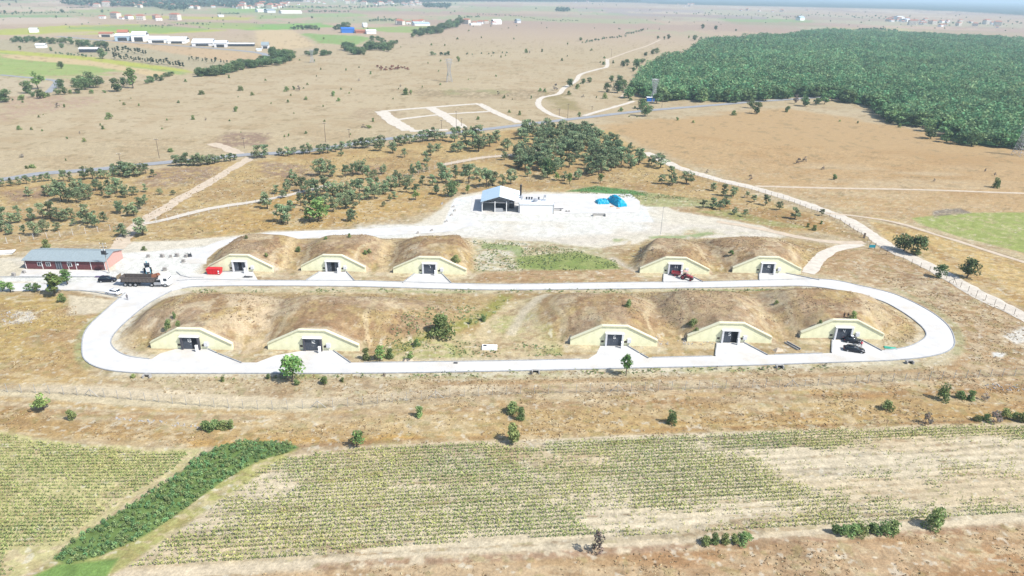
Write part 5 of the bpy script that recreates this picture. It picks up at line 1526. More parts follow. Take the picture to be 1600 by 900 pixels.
tufts('verge_weeds', [[(260, 587), (1300, 571), (1300, 577), (700, 590), (260, 595)], [(300, 452), (1260, 452), (1260, 457), (300, 458)], [(740, 376), (830, 380), (960, 400), (968, 422), (810, 424), (742, 424)], [(640, 500), (790, 465), (800, 475), (700, 530), (600, 560), (580, 560)],
                      [(885, 299), (930, 291), (1000, 300), (1115, 312), (1110, 320), (1000, 312)], [(620, 540), (720, 530), (880, 540), (880, 556), (620, 560)]], 2.0, 0.12, 0.4, WEED, 33)
tufts('hill_grass', [[(100, 380), (300, 345), (560, 300), (700, 270), (1000, 262), (1330, 365), (1130, 330), (1010, 292), (740, 296), (690, 312), (560, 350), (300, 374)], [(0, 300), (240, 280), (400, 260), (700, 230), (700, 270), (400, 310), (200, 350), (0, 375)]], 0.35, 0.15, 0.4, STRAW + [(0.20, 0.18, 0.10)], 34)
# stones and rubble
def stones(name, polys, n, smin, smax, seed):
    r = np.random.default_rng(seed)
    mb = MB()
    for pl in polys:
        P = np.array([G0(*p) for p in pl])
        lo, hi = P.min(0), P.max(0)
        c_ = 0
        while c_ < n:
            x, y = r.uniform(lo[0], hi[0]), r.uniform(lo[1], hi[1])
            if poly_sd(np.array([x]), np.array([y]), P)[0] < 0: continue
            s = r.uniform(smin, smax)
            mb.box(x, y, float(H(x, y)) - 0.03, s, s * r.uniform(0.6, 1), s * 0.5, 0, r.uniform(0, 3), 0.7, 0.6)
            c_ += 1
    o = mb.build(name, M['rubble'])
    tag(o, kind='stuff')
stones('loose_stones', [[(1540, 600), (1640, 600), (1640, 612), (1540, 610)], [(735, 372), (830, 380), (815, 425), (742, 424)], [(250, 262), (340, 265), (330, 285), (260, 290)], [(180, 650), (340, 668), (330, 672), (180, 655)], [(1010, 532), (1200, 528), (1200, 536), (1010, 540)], [(0, 485), (60, 488), (50, 505), (0, 508)]], 60, 0.15, 0.45, 6)

# ------------------------------------------------------------------ fences
def fence(name, label, px, gap, hp, mpost, parent_group=None, mesh_h=None, brace=()):
    P = cr_curve([G0(*p) for p in px], gap)
    # equal spacing
    d = np.concatenate([[0], np.cumsum(np.linalg.norm(np.diff(P, axis=0), axis=1))])
    n = min(99, int(d[-1] / gap))
    s = np.linspace(0, d[-1], n + 1)
    X, Y_ = np.interp(s, d, P[:, 0]), np.interp(s, d, P[:, 1])
    t = thing(name, label, 'fence', (X[0], Y_[0], 0), 0)
    ox, oy = X[0], Y_[0]
    base = MB().box(0, 0, -0.1, 0.085, 0.085, hp + 0.1).box(0, 0, hp - 0.02, 0.07, 0.07, 0.3, 0, 0.6).build('post', M[mpost], t, (0, 0, 0))
    for i in range(1, n + 1):
        c_ = base.copy()
        C.objects.link(c_)
        c_.parent = t
        c_.location = (X[i] - ox, Y_[i] - oy, 0)
    w = MB()
    for i in range(n):
        for z in np.linspace(0.25, hp + 0.2, 6):
            w.tube((X[i] - ox, Y_[i] - oy, z), (X[i + 1] - ox, Y_[i + 1] - oy, z), 0.012, n=3, cap=False)
        for q in np.linspace(0, 1, 9)[:-1]:
            xx, yy = X[i] + (X[i + 1] - X[i]) * q - ox, Y_[i] + (Y_[i + 1] - Y_[i]) * q - oy
            w.tube((xx, yy, 0.2), (xx, yy, hp), 0.006, n=3, cap=False)
    w.build('wire_mesh', M['steel'], t)
    for bi in [k for k in brace if k < n]:
        b_ = MB()
        x, y = X[bi] - ox, Y_[bi] - oy
        dx, dy = (X[min(bi + 1, n)] - X[bi]) * 0.55, (Y_[min(bi + 1, n)] - Y_[bi]) * 0.55
        b_.tube((x, y, hp * 0.9), (x + dx, y + dy, 0), 0.06, n=5)
        b_.tube((x, y, hp * 0.9), (x - dx, y - dy, 0), 0.06, n=5)
        b_.build('brace', M[mpost], t)
fence('wire_fence', 'long grey wire fence on thin posts running below the ring road', [(-10, 612), (110, 617), (240, 628), (330, 636), (420, 640), (465, 639), (560, 634), (660, 624), (780, 617), (900, 614), (1060, 609), (1250, 604), (1400, 596), (1530, 590), (1640, 585)], 2.95, 1.9, 'concrete', brace=(7, 23, 31, 44, 57, 77))
fence('track_fence', 'wire fence of dark slender posts along the white dirt track at right', [(1040, 262), (1120, 287), (1200, 305), (1270, 330), (1305, 344), (1340, 365), (1372, 392), (1420, 412), (1470, 432), (1520, 460), (1600, 500)], 3.1, 1.6, 'pole', brace=(50, 33))
fence('white_post_fence', 'wire fence of white concrete posts behind the brown building and left grove', [(-10, 382), (30, 378), (95, 370), (160, 362), (230, 350), (300, 338), (400, 318)], 3.6, 1.9, 'offwhite')
fence('white_post_fence', 'wire fence of white concrete posts crossing the middle grove to the hill top', [(400, 318), (470, 303), (540, 292), (610, 285), (690, 262), (740, 252), (800, 243), (860, 232)], 3.8, 1.9, 'offwhite')

# ------------------------------------------------------------------ poles, pylons, mast
def px_thing_top(p, h):
    return hpx(p, h)
def utility_pole(p, h, label, arms=1, group=None, mt='pole'):
    t = thing('utility_pole', label, 'pole', p, 0, group)
    MB().tube((0, 0, -0.2), (0, 0, h), 0.16, 0.10, 7).build('pole', M[mt], t)
    a = MB()
    for i in range(arms):
        z = h - 0.3 - i * 1.1
        a.box(0, 0, z, 2.0, 0.12, 0.12)
    ca_ = a.build('crossarm', M['darksteel'], t)
    for i in range(arms):
        for x in (-0.9, 0, 0.9):
            z = h - 0.18 - i * 1.1
            MB().tube((x, 0, z), (x, 0, z + 0.3), 0.07, 0.04, 6).build('insulator', M['white'], ca_)
    return t
for (x, y, h, d_) in [(249, 247, 29, 'tallest, left of the dark pine row'), (188, 252, 12, 'short, furthest left'), (382, 232, 16, 'just right of the track crossing'), (509, 222, 29, 'leaning over the open plain left of the track grid'),
                      (546, 215, 13, 'short, right of the tall one on the plain'), (713, 200, 25, 'tall, at the lower corner of the track grid'), (690, 201, 13, 'short, beside the tall one at the track grid'), (721, 197, 12, 'short, right of the tall one at the grid'),
                      (887, 185, 22, 'where the dirt track meets the asphalt road'), (874, 181, 11, 'short, left of the track junction'), (925, 172, 6, 'tiny, between the two dirt tracks'), (955, 90, 12, 'far out on the plain by the winding track'), (1034, 168, 14, 'in front of the forest by the road')]:
    p = G(x, y)
    utility_pole(p, hpx(p, h), 'utility pole by the asphalt road, ' + d_, 1, 'utility poles along the asphalt road')
p = G(171, 427)
tp = utility_pole(p, hpx(p, 46), 'tall transformer pole with double crossarms at the brown building corner', 2, None, 'concrete')
hh_ = hpx(p, 46)
MB().box(0, -0.45, hh_ * 0.66, 1.1, 0.7, 1.0).box(0, -0.1, hh_ * 0.66 - 0.15, 1.6, 0.9, 0.12).build('transformer', M['darksteel'], tp)
MB().tube((0.45, -0.45, hh_ * 0.66 + 1), (0.45, -0.45, hh_ * 0.66 + 1.5), 0.07).tube((-0.3, -0.45, hh_ * 0.66 + 1), (-0.3, -0.45, hh_ * 0.66 + 1.5), 0.07).build('bushing', M['white'], tp)
p = G(1032, 366)
t = thing('light_mast', 'thin grey mast standing on the sandy ground right of the white yard', 'mast', p)
MB().tube((0, 0, -0.2), (0, 0, hpx(p, 42)), 0.09, 0.05, 6).build('pole', M['steel'], t)
MB().box(0.25, 0, hpx(p, 42) - 0.1, 0.6, 0.2, 0.1).build('lamp_head', M['darksteel'], t)

def pylon(p, h, label, arms=3, w=None, th=0.10, group='lattice power pylons', flat=False, rz=0.3):
    t = thing('power_pylon', label, 'pylon', p, rz, group)
    w = w or h * 0.14
    mb = MB()
    lv = 9
    def hw_(f):
        return w * (1 - f * 0.82) if f < 0.75 else w * 0.385 * (1 - (f - 0.75) * 2.2)
    if flat:
        def hw_(f):
            return w * (1 - 1.35 * f) if f < 0.5 else w * (0.32 + 1.1 * (f - 0.5))
    for i in range(lv):
        f0, f1 = i / lv, (i + 1) / lv
        a, b_ = hw_(f0), hw_(f1)
        z0, z1 = f0 * h, f1 * h
        for sx, sy in ((1, 1), (1, -1), (-1, -1), (-1, 1)):
            mb.tube((sx * a, sy * a, z0), (sx * b_, sy * b_, z1), th, n=4, cap=False)
        cs = [(1, 1), (1, -1), (-1, -1), (-1, 1)]
        for k in range(4):
            (x0, y0), (x1, y1) = cs[k], cs[(k + 1) % 4]
            mb.tube((x0 * a, y0 * a, z0), (x1 * b_, y1 * b_, z1), th * 0.55, n=3, cap=False)
            mb.tube((x1 * a, y1 * a, z0), (x0 * b_, y0 * b_, z1), th * 0.55, n=3, cap=False)
            mb.tube((x0 * b_, y0 * b_, z1), (x1 * b_, y1 * b_, z1), th * 0.55, n=3, cap=False)
    mb.build('lattice_tower', M['steel'], t)
    for i in range(arms):
        a = MB()
        z = h * (0.97 - 0.13 * i)
        L_ = h * (0.16 + 0.02 * i)
        for s_ in (-1, 1):
            a.tube((0, 0, z), (s_ * L_, 0, z - 0.2), th, th * 0.5, 4)
            a.tube((0, 0, z + h * 0.035), (s_ * L_, 0, z - 0.2), th * 0.6, th * 0.4, 4)
            a.tube((s_ * L_, 0, z - 0.2), (s_ * L_, 0, z - h * 0.05), th * 0.8, n=4)
        a.build('crossarm', M['steel'], t)
    return t
p = G(1021, 158)
pylon(p, hpx(p, 33), 'galvanised lattice pylon rising over the blue hut at the forest edge', 1, flat=True, th=0.16, w=2.4)
p = G(702, 128)
pylon(p, hpx(p, 34), 'pale lattice pylon in the middle of the open plain', 2, th=0.12, w=2.6, flat=True)
p = G(488, 98)
pylon(p, hpx(p, 19), 'pale lattice pylon at the stream belt on the plain edge', 1, th=0.13, w=2.6, flat=True)
p = G(1592, 243)
pylon(p, hpx(p, 52), 'tall lattice pylon cut by the right edge of the picture', 2, th=0.10, w=2.6)

# ------------------------------------------------------------------ buildings of the site
# brown site building
a, b_ = G0(40.5, 420), G0(166, 422)
bl = thing('site_building', 'long brown-red panel building with grey-blue sheet roof at the left', 'building', (a[0], a[1], 0), math.atan2(b_[1] - a[1], b_[0] - a[0]))
L_ = float(np.linalg.norm(b_ - a)); Wd_ = 9.6; hw0 = 2.75; hr = 1.25
w_ = MB()
w_.box(L_ / 2, Wd_ / 2, 0, L_, Wd_, hw0)
w_.build('wall', M['brick_red'], bl)
g_ = MB()
g_.prism([(0, hw0 + 0.003), (Wd_, hw0 + 0.003), (Wd_ / 2, hw0 + hr)], L_ - 0.02, L_ + 0.035, 'x')
g_.box(L_ + 0.02, Wd_ / 2, 0.02, 0.05, Wd_ - 0.02, hw0 - 0.02)
g_.build('gable_wall', M['pink_panel'], bl)
rf = MB()
for s_ in (0, 1):
    y0, y1 = (-0.45, Wd_ / 2) if s_ == 0 else (Wd_ + 0.45, Wd_ / 2)
    z0, z1 = hw0 - 0.05, hw0 + hr + 0.06
    rf.add([(-0.4, y0, z0), (L_ + 0.45, y0, z0), (L_ + 0.45, y1, z1), (-0.4, y1, z1), (-0.4, y0, z0 + 0.12), (L_ + 0.45, y0, z0 + 0.12), (L_ + 0.45, y1, z1 + 0.12), (-0.4, y1, z1 + 0.12)],
           [(0, 3, 2, 1), (4, 5, 6, 7), (0, 1, 5, 4), (1, 2, 6, 5), (2, 3, 7, 6), (3, 0, 4, 7)])
    for i in range(int(L_ / 1.0)):
        x = -0.2 + i
        rf.add([(x, y0, z0 + .125), (x + .06, y0, z0 + .125), (x + .06, y1, z1 + .125), (x, y1, z1 + .125), (x, y0, z0 + .18), (x + .06, y0, z0 + .18), (x + .06, y1, z1 + .18), (x, y1, z1 + .18)],
               [(4, 5, 6, 7), (0, 1, 5, 4), (1, 2, 6, 5), (2, 3, 7, 6), (3, 0, 4, 7)])
rf.build('roof', M['roof_grey'], bl)
tr = MB()
for fx in (0.012, 0.218, 0.40, 0.54, 0.637, 0.822, 0.995):
    tr.box(L_ * fx, -0.03, 0, 0.14, 0.06, hw0 - 0.08)
tr.box(L_ / 2, -0.03, hw0 - 0.2, L_, 0.055, 0.1)
tr.build('trim_strip', M['white'], bl)
for fx in (0.19, 0.295, 0.56):
    f_ = MB().box(L_ * fx, -0.04, 1.0, 1.35, 0.09, 1.2).build('window', M['white'], bl)
    MB().box(L_ * fx - 0.3, -0.095, 1.12, 0.5, 0.03, 0.96).box(L_ * fx + 0.3, -0.095, 1.12, 0.5, 0.03, 0.96).build('pane', M['glass'], f_)
MB().tube((L_ * 0.662, -0.02, 1.7), (L_ * 0.662, -0.09, 1.7), 0.32, n=14).build('round_window', M['white'], bl)
dr_ = MB().box(L_ * 0.425, -0.06, 0.05, 1.9, 0.10, 2.4).build('door', M['door_grey'], bl)
MB().box(L_ * 0.425, -0.12, 0.2, 0.06, 0.04, 2.1).box(L_ * 0.425 - 0.7, -0.12, 0.2, 0.1, 0.04, 2.1).box(L_ * 0.425 + 0.7, -0.12, 0.2, 0.1, 0.04, 2.1).build('door_frame', M['steel'], dr_)
flat_poly('forecourt', [(36, 421), (168, 423), (166, 432), (30, 432)], M['concrete_road'], 0.07)
# white tank or slab at left edge
p = G(8, 396)
o = MB().box(0, 0, 0, 4.6, 2.6, 0.5, 0, 0.25).box(0.2, 0, 0.5, 4.9, 2.8, 0.12, 0, 0.25).build('flat_roof_hut', M['white'], None, (p.x, p.y, 0))
tag(o, 'low white flat-topped hut at the left edge behind the brown building', 'hut')

# roofed shed and white annex
cx_, cy_ = G0(753, 331)
ex, ey = G0(811, 331)
WS = float(ex - cx_)
sh = thing('open_shed', 'open-fronted shed with pale blue and white sheet roof', 'shed', (cx_, cy_, 0.06), 0)
dS, zS, rS = 14.5, 4.2, 2.0
MB().box(0.06, dS / 2, 0, 0.12, dS, zS).box(WS / 2, dS, 0, WS, 0.12, zS).build('wall', M['offwhite'], sh)
for x in (0.1, WS * 0.35, WS * 0.66, WS - 0.1):
    MB().box(x, 0.0, 0, 0.28, 0.28, zS).build('post', M['white'], sh)
rl = [(-0.5, zS - 0.25), (WS * 0.47, zS + rS), (WS + 0.5, zS - 0.1)]
for (a1, a2, nm, mt) in ((0, 1, 'roof_slope', 'roof_blue'), (1, 2, 'roof_slope', 'roof_white')):
    (xa, za), (xb, zb) = rl[a1], rl[a2]
    m_ = MB()
    m_.add([(xa, -0.7, za), (xb, -0.7, zb), (xb, dS + 0.5, zb), (xa, dS + 0.5, za), (xa, -0.7, za + 0.14), (xb, -0.7, zb + 0.14), (xb, dS + 0.5, zb + 0.14), (xa, dS + 0.5, za + 0.14)],
           [(0, 3, 2, 1), (4, 5, 6, 7), (0, 1, 5, 4), (1, 2, 6, 5), (2, 3, 7, 6), (3, 0, 4, 7)])
    m_.build(nm, M[mt], sh)
ts_ = MB()
for y in (0.0, dS * 0.5):
    for i in range(8):
        f0, f1 = i / 8, (i + 1) / 8
        def rz_(f): return zS - 0.3 + (rS + 0.2) * (f / 0.47 if f < 0.47 else (1 - f) / 0.53)
        ts_.tube((WS * f0, y, zS - 0.55), (WS * f1, y, rz_(f1) - 0.2), 0.06, n=4)
    ts_.tube((0, y, zS - 0.55), (WS, y, zS - 0.55), 0.08, n=4)
ts_.build('truss', M['steel'], sh)
MB().box(WS * 0.45, 0.6, 0, 3.4, 1.2, 1.1).box(WS * 0.45, 0.6, 1.1, 3.0, 0.8, 0.25, 0).build('work_bench', M['steel'], None, (cx_, cy_, 0.06))
tag(bpy.data.objects['work_bench'], 'grey metal bench standing in the open shed front', 'bench')
q = MB()
q.box(WS * 0.5, 4.5, 0, 4.0, 2.5, 1.8); q.tube((WS * 0.3, 4, 1.0), (WS * 0.7, 4, 2.6), 0.3)
q.box(WS * 0.8, 6.0, 0, 2.0, 2.0, 2.4)
q.build('boiler_unit', M['darksteel'], None, (cx_, cy_, 0.06))
tag(bpy.data.objects['boiler_unit'], 'dark machinery in the shade at the back of the open shed', 'machine')
ax_, ay_ = G0(812, 333)
bx_, by_ = G0(865, 333)
WA = float(bx_ - ax_)
an = thing('white_annex', 'low white annex with flat pale roof beside the open shed', 'building', (ax_, ay_, 0.06), 0)
MB().box(WA / 2, 3.6, 0, WA, 7.2, 3.4).build('wall', M['white'], an)
MB().box(WA / 2, 3.55, 3.403, WA + 0.3, 7.5, 0.22).build('roof', M['roof_white'], an)
MB().box(WA - 0.1, -0.15, 0, 0.1, 0.1, 4.6).build('downpipe', M['darksteel'], an)
rz0 = 3.63 + 0.06
for (dx, dy, r__, h__, lab) in ((0.6, 5.8, 0.75, 1.3, 'round grey roof ventilator nearest the chimney'), (6.0, 3.4, 1.1, 0.9, 'low round roof ventilator in the middle of the annex roof')):
    v = thing('roof_ventilator', lab, 'ventilator', (ax_ + dx, ay_ + dy, rz0), 0, 'ventilators on the annex roof')
    MB().tube((0, 0, 0), (0, 0, h__), r__ * 0.8, r__ * 0.8, 12).build('drum', M['steel'], v)
    MB().tube((0, 0, h__), (0, 0, h__ + 0.35), r__, r__ * 0.3, 12).build('cowl', M['steel'], v)
for i, dx in enumerate((2.6, 3.6, 4.6, 7.3)):
    o = MB().box(0, 0, 0, 0.6, 0.6, 0.8).box(0, 0, 0.8, 0.75, 0.75, 0.12).build('roof_unit', M['darksteel'], None, (ax_ + dx, ay_ + 6.2, rz0))
    tag(o, ['small dark roof unit right of the chimney base', 'second small dark roof unit from the chimney', 'third small dark roof unit from the chimney', 'small dark roof unit behind the low round ventilator'][i], 'roof unit', 'dark units on the annex roof')
o = MB().tube((-0.5, 0, 0.0), (0.3, 0, 1.6), 0.12).tube((0.3, 0, 1.6), (0.9, 0, 1.2), 0.2).box(0, 0, 0, 1.6, 0.9, 0.35).box(0.4, 0, 1.5, 0.9, 0.7, 0.6).build('exhaust_fan', M['steel'], None, (ax_ + 9.2, ay_ + 5.2, rz0))
tag(o, 'grey exhaust fan on struts on the right half of the annex roof', 'fan')
px_, py_ = G0(811, 318)
cm_ = thing('chimney_stack', 'tall slim black chimney between shed and annex', 'chimney', (ax_ + 0.3, ay_ + 8.4, 0), 0)
MB().tube((0, 0, 0), (0, 0, 8.6), 0.36, 0.34, 12).build('flue', M['black'], cm_)
MB().tube((0, 0, 8.55), (0, 0, 8.8), 0.42, 0.42, 12).build('rim', M['darksteel'], cm_)

# concrete yard slab under the buildings and a loading pit in front
flat_poly('yard_slab', [(738, 307), (752, 304), (985, 303), (1000, 315), (998, 332), (860, 334), (748, 335), (735, 330)], M['concrete_road'], 0.05)
cx2, cy2 = G0(936, 337)
o = MB().box(0, 0, 0, 4.4, 0.25, 0.9).box(-2.3, -0.5, 0, 0.3, 1.2, 0.9).box(2.3, -0.5, 0, 0.3, 1.2, 0.9).build('loading_ramp', M['concrete'], None, (cx2, cy2, 0))
tag(o, 'low grey concrete ramp wall set in the white yard edge', 'ramp')
p = G(887, 331)
o = MB().box(-0.5, 0, 0, 0.6, 0.5, 0.5).box(0.5, 0, 0, 0.7, 0.5, 0.55).build('scrap_pile', M['rubble'], None, (p.x, p.y, 0.06))
tag(o, 'tiny dark leftover pile on the white yard right of the blue machine', 'pile')

# blue tarpaulins
def tarp(px, py, lx, ly, h, rz, label, seed, ridge=0.4):
    p = G(px, py)
    nx, ny = 36, 24
    u, v = np.meshgrid(np.linspace(-1, 1, nx), np.linspace(-1, 1, ny), indexing='ij')
    rr = np.maximum(np.abs(u) ** 3, np.abs(v) ** 2.2)
    z = h * (1 - rr) ** 0.55 * (0.8 + 0.25 * (1 - np.abs(v)))
    z = z + (fbm(u * 6 + seed, v * 6, 0.9, 4, seed) - 0.5) * 0.95 * (rr < 0.98)
    wx = u * lx / 2 + (fbm(u * 5, v * 5 + 40, 1.5, 2, seed) - 0.5) * 0.7
    wy = v * ly / 2 + (fbm(u * 5 + 90, v * 5, 1.5, 2, seed) - 0.5) * 0.7
    z = np.clip(z, 0.03, None)
    mb = MB()
    fs = [(i * ny + j, (i + 1) * ny + j, (i + 1) * ny + j + 1, i * ny + j + 1) for i in range(nx - 1) for j in range(ny - 1)]
    mb.add(np.stack([wx, wy, z], 2).reshape(-1, 3), fs)
    o = mb.build('tarpaulin_heap', M['tarp'], None, (p.x, p.y, 0.06), False, rz)
    return tag(o, label, 'covered heap', 'blue tarpaulin heaps')
tarp(963, 318, 10.0, 3.9, 3.0, R(112), 'tall blue tarpaulin covered stack, larger one on the right', 4)
tarp(941, 317, 5.0, 4.0, 1.7, R(10), 'low crumpled blue tarpaulin heap, smaller one on the left', 9)
o = MB().box(0, 0, 0, 1.6, 0.9, 0.25, 0, 0.3, 0.6, 0.6).box(2.2, -2.2, 0, 1.5, 0.7, 0.2, 0, 0.2, 0.6, 0.6).build('sand_spill', M['sand'], None, (*G0(956, 323), 0.06))
tag(o, 'orange sand spilled beside the tall blue tarpaulin', 'sand')

# ------------------------------------------------------------------ vehicles
def wheels(parent, pts, r, w, rim='steel'):
    for (x, y) in pts:
        o = MB().tube((0, -w / 2, 0), (0, w / 2, 0), r, r, 18).build('wheel', M['tyre'], parent, (x, y, r))
        MB().tube((0, -w / 2 - 0.015, 0), (0, w / 2 + 0.015, 0), r * 0.6, r * 0.6, 12).build('rim', M[rim], o)

def loft(mb, st, mi=0):
    """st: list of (x, [(y,z)...]) closed rings"""
    n = len(st[0][1])
    vs = [(x, y, z) for x, ring in st for (y, z) in ring]
    fs = []
    for i in range(len(st) - 1):
        for k in range(n):
            fs.append((i * n + k, i * n + (k + 1) % n, (i + 1) * n + (k + 1) % n, (i + 1) * n + k))
    fs += [tuple(range(n - 1, -1, -1)), tuple(range((len(st) - 1) * n, len(st) * n))]
    mb.add(vs, fs, mi)

def car(p, rz, paint_, label, suv=False, L=4.5):
    t = thing('parked_car', label, 'car', p, rz)
    k = 1.12 if suv else 1.0
    W2 = 0.92
    def ring(w, z0, z1):
        return [(-w * 0.9, z0), (-w, z0 + 0.18), (-w, z1 - 0.18), (-w * 0.93, z1), (w * 0.93, z1), (w, z1 - 0.18), (w, z0 + 0.18), (w * 0.9, z0)]
    hl = L / 2
    b = MB()
    loft(b, [(-hl, ring(W2 * 0.8, 0.42, 0.82 * k)), (-hl + 0.12, ring(W2 * 0.94, 0.28, 0.95 * k)), (-hl + 0.7, ring(W2, 0.22, 1.0 * k)), (0.0, ring(W2, 0.22, 0.98 * k)), (hl - 1.3, ring(W2, 0.22, 0.95 * k)),
             (hl - 0.35, ring(W2 * 0.95, 0.26, 0.80 * k)), (hl - 0.05, ring(W2 * 0.82, 0.36, 0.66 * k))])
    b.build('body', paint_, t, None, True)
    def cr_(w, z): return [(-w * 1.12, 0.93 * k), (-w, z), (w, z), (w * 1.12, 0.93 * k)]
    c_ = MB()
    top = 1.46 * k
    re2 = -hl + (0.35 if suv else 0.75)
    loft(c_, [(re2 - 0.3, cr_(0.66, 0.98 * k)), (re2 + 0.1, cr_(0.66, top - 0.08)), (0.2, cr_(0.68, top - 0.03)), (hl - 1.35, cr_(0.70, 0.96 * k))])
    c_.build('cabin_glass', M['glass'], t, None, True)
    r_2 = MB()
    loft(r_2, [(re2 + 0.15, [(-0.62, top - 0.10), (-0.6, top - 0.04), (0.6, top - 0.04), (0.62, top - 0.10)]), (-0.4, [(-0.68, top - 0.06), (-0.66, top + 0.03), (0.66, top + 0.03), (0.68, top - 0.06)]), (0.35, [(-0.66, top - 0.09), (-0.64, top - 0.0), (0.64, top - 0.0), (0.66, top - 0.09)])])
    r_2.build('roof', paint_, t, None, True)
    wheels(t, [(-hl + 0.85, -0.80), (-hl + 0.85, 0.80), (hl - 0.88, -0.80), (hl - 0.88, 0.80)], 0.33 * (1.08 if suv else 1), 0.24)
    for s_ in (-1, 1):
        MB().box(hl - 0.2, s_ * 0.62, 0.56 * k, 0.22, 0.34, 0.14).build('headlight', M['lamp'], t)
        MB().box(-hl + 0.06, s_ * 0.66, 0.70 * k, 0.12, 0.26, 0.16).build('tail_light', M['redlamp'], t)
        MB().box(hl - 1.6, s_ * 1.0, 0.93 * k, 0.14, 0.2, 0.13).build('mirror', paint_, t)
    return t
car(G(169, 440), R(8), M['carblack'], 'black sport utility car parked beside the transformer pole', True, 4.7)
car(G(178, 459), R(-14) + math.pi, M['carwhite'], 'white car parked at the road bend next to the lorry')
car(G(1334, 549), R(-16), M['carblack'], 'black saloon car on the apron of the last lower bunker', False, 4.8)
car(G(1332, 535), R(-12), M['carblack'], 'second black car tucked behind the saloon, close to the bunker door', False, 4.3)

# articulated tipper lorry
p = G(232, 446)
lt = thing('tipper_lorry', 'long articulated tipper lorry with white cab and grey-brown body', 'lorry', (p.x, p.y, 0.12), R(1))
b = MB()
b.add([(-6.6, -1.25, 1.35), (2.2, -1.25, 1.35), (2.9, -1.25, 2.75), (-6.9, -1.25, 2.85), (-6.6, 1.25, 1.35), (2.2, 1.25, 1.35), (2.9, 1.25, 2.75), (-6.9, 1.25, 2.85)],
      [(0, 1, 2, 3), (5, 4, 7, 6), (0, 4, 5, 1), (1, 5, 6, 2), (4, 0, 3, 7)])
for i in range(10):
    b.box(-6.3 + i * 0.95, -1.29, 1.4, 0.10, 0.08, 1.35)
    b.box(-6.3 + i * 0.95, 1.29, 1.4, 0.10, 0.08, 1.35)
b.box(-2.1, -1.29, 2.72, 9.4, 0.1, 0.14); b.box(-2.1, 1.29, 2.72, 9.4, 0.1, 0.14)
for sy in (-1.15, 1.15):
    b.box(-2.1, sy, 1.36, 8.6, 0.08, 1.3)
b.build('tipper_body', mat('rusty_grey_steel', (0.13, 0.11, 0.10), 0.7, 0.2, 0.3), lt)
MB().box(-7.4, 0, 2.2, 0.7, 2.3, 0.12).box(-7.7, 0, 2.2, 0.1, 2.3, 0.9).build('tailgate', M['khaki'], lt)
MB().box(-2, -0.45, 0.9, 10.5, 0.2, 0.4).box(-2, 0.45, 0.9, 10.5, 0.2, 0.4).build('chassis', M['darksteel'], lt)
cbm = MB()
loft(cbm, [(4.2, [(-1.2, 0.9), (-1.2, 3.0), (1.2, 3.0), (1.2, 0.9)]), (5.6, [(-1.2, 0.6), (-1.2, 3.1), (1.2, 3.1), (1.2, 0.6)]), (6.3, [(-1.15, 0.5), (-1.15, 2.5), (1.15, 2.5), (1.15, 0.5)]), (6.42, [(-1.1, 0.5), (-1.1, 1.6), (1.1, 1.6), (1.1, 0.5)])])
cab = cbm.build('cab', M['white'], lt)
MB().box(6.22, 0, 1.75, 0.28, 2.0, 0.8, 0, 0, 0.7, 0.97).box(5.5, -1.21, 1.8, 0.9, 0.04, 0.75).box(5.5, 1.21, 1.8, 0.9, 0.04, 0.75).build('windscreen', M['glass'], cab)
MB().box(3.2, -1.0, 0.6, 1.9, 0.5, 0.65).box(3.2, 1.0, 0.6, 1.9, 0.5, 0.65).build('fuel_tank', M['steel'], lt)
for s_ in (-1, 1):
    MB().box(6.4, s_ * 0.85, 0.75, 0.1, 0.35, 0.2).build('headlight', M['lamp'], lt)
wheels(lt, [(x, s_ * 1.0) for x in (-5.7, -4.3, -2.9, 1.6, 5.3) for s_ in (-1, 1)], 0.52, 0.45)
# brown attachment resting on the lorry load and grab behind it
gr = MB()
gr.box(2.0, 0.4, 2.4, 1.6, 1.2, 0.7, 0, 0.3, 0.7, 0.7).tube((1.4, 0.2, 3.0), (3.2, 0.7, 3.4), 0.18).box(3.1, 0.6, 2.9, 0.9, 0.9, 0.5, 0, 0.5, 0.6, 0.6)
o = gr.build('excavator_bucket', mat('rust_brown', (0.22, 0.09, 0.05), 0.8, 0, 0.3), None, (p.x, p.y, 0.12))
tag(o, 'rusty brown digger bucket lying on the front of the lorry load', 'bucket')

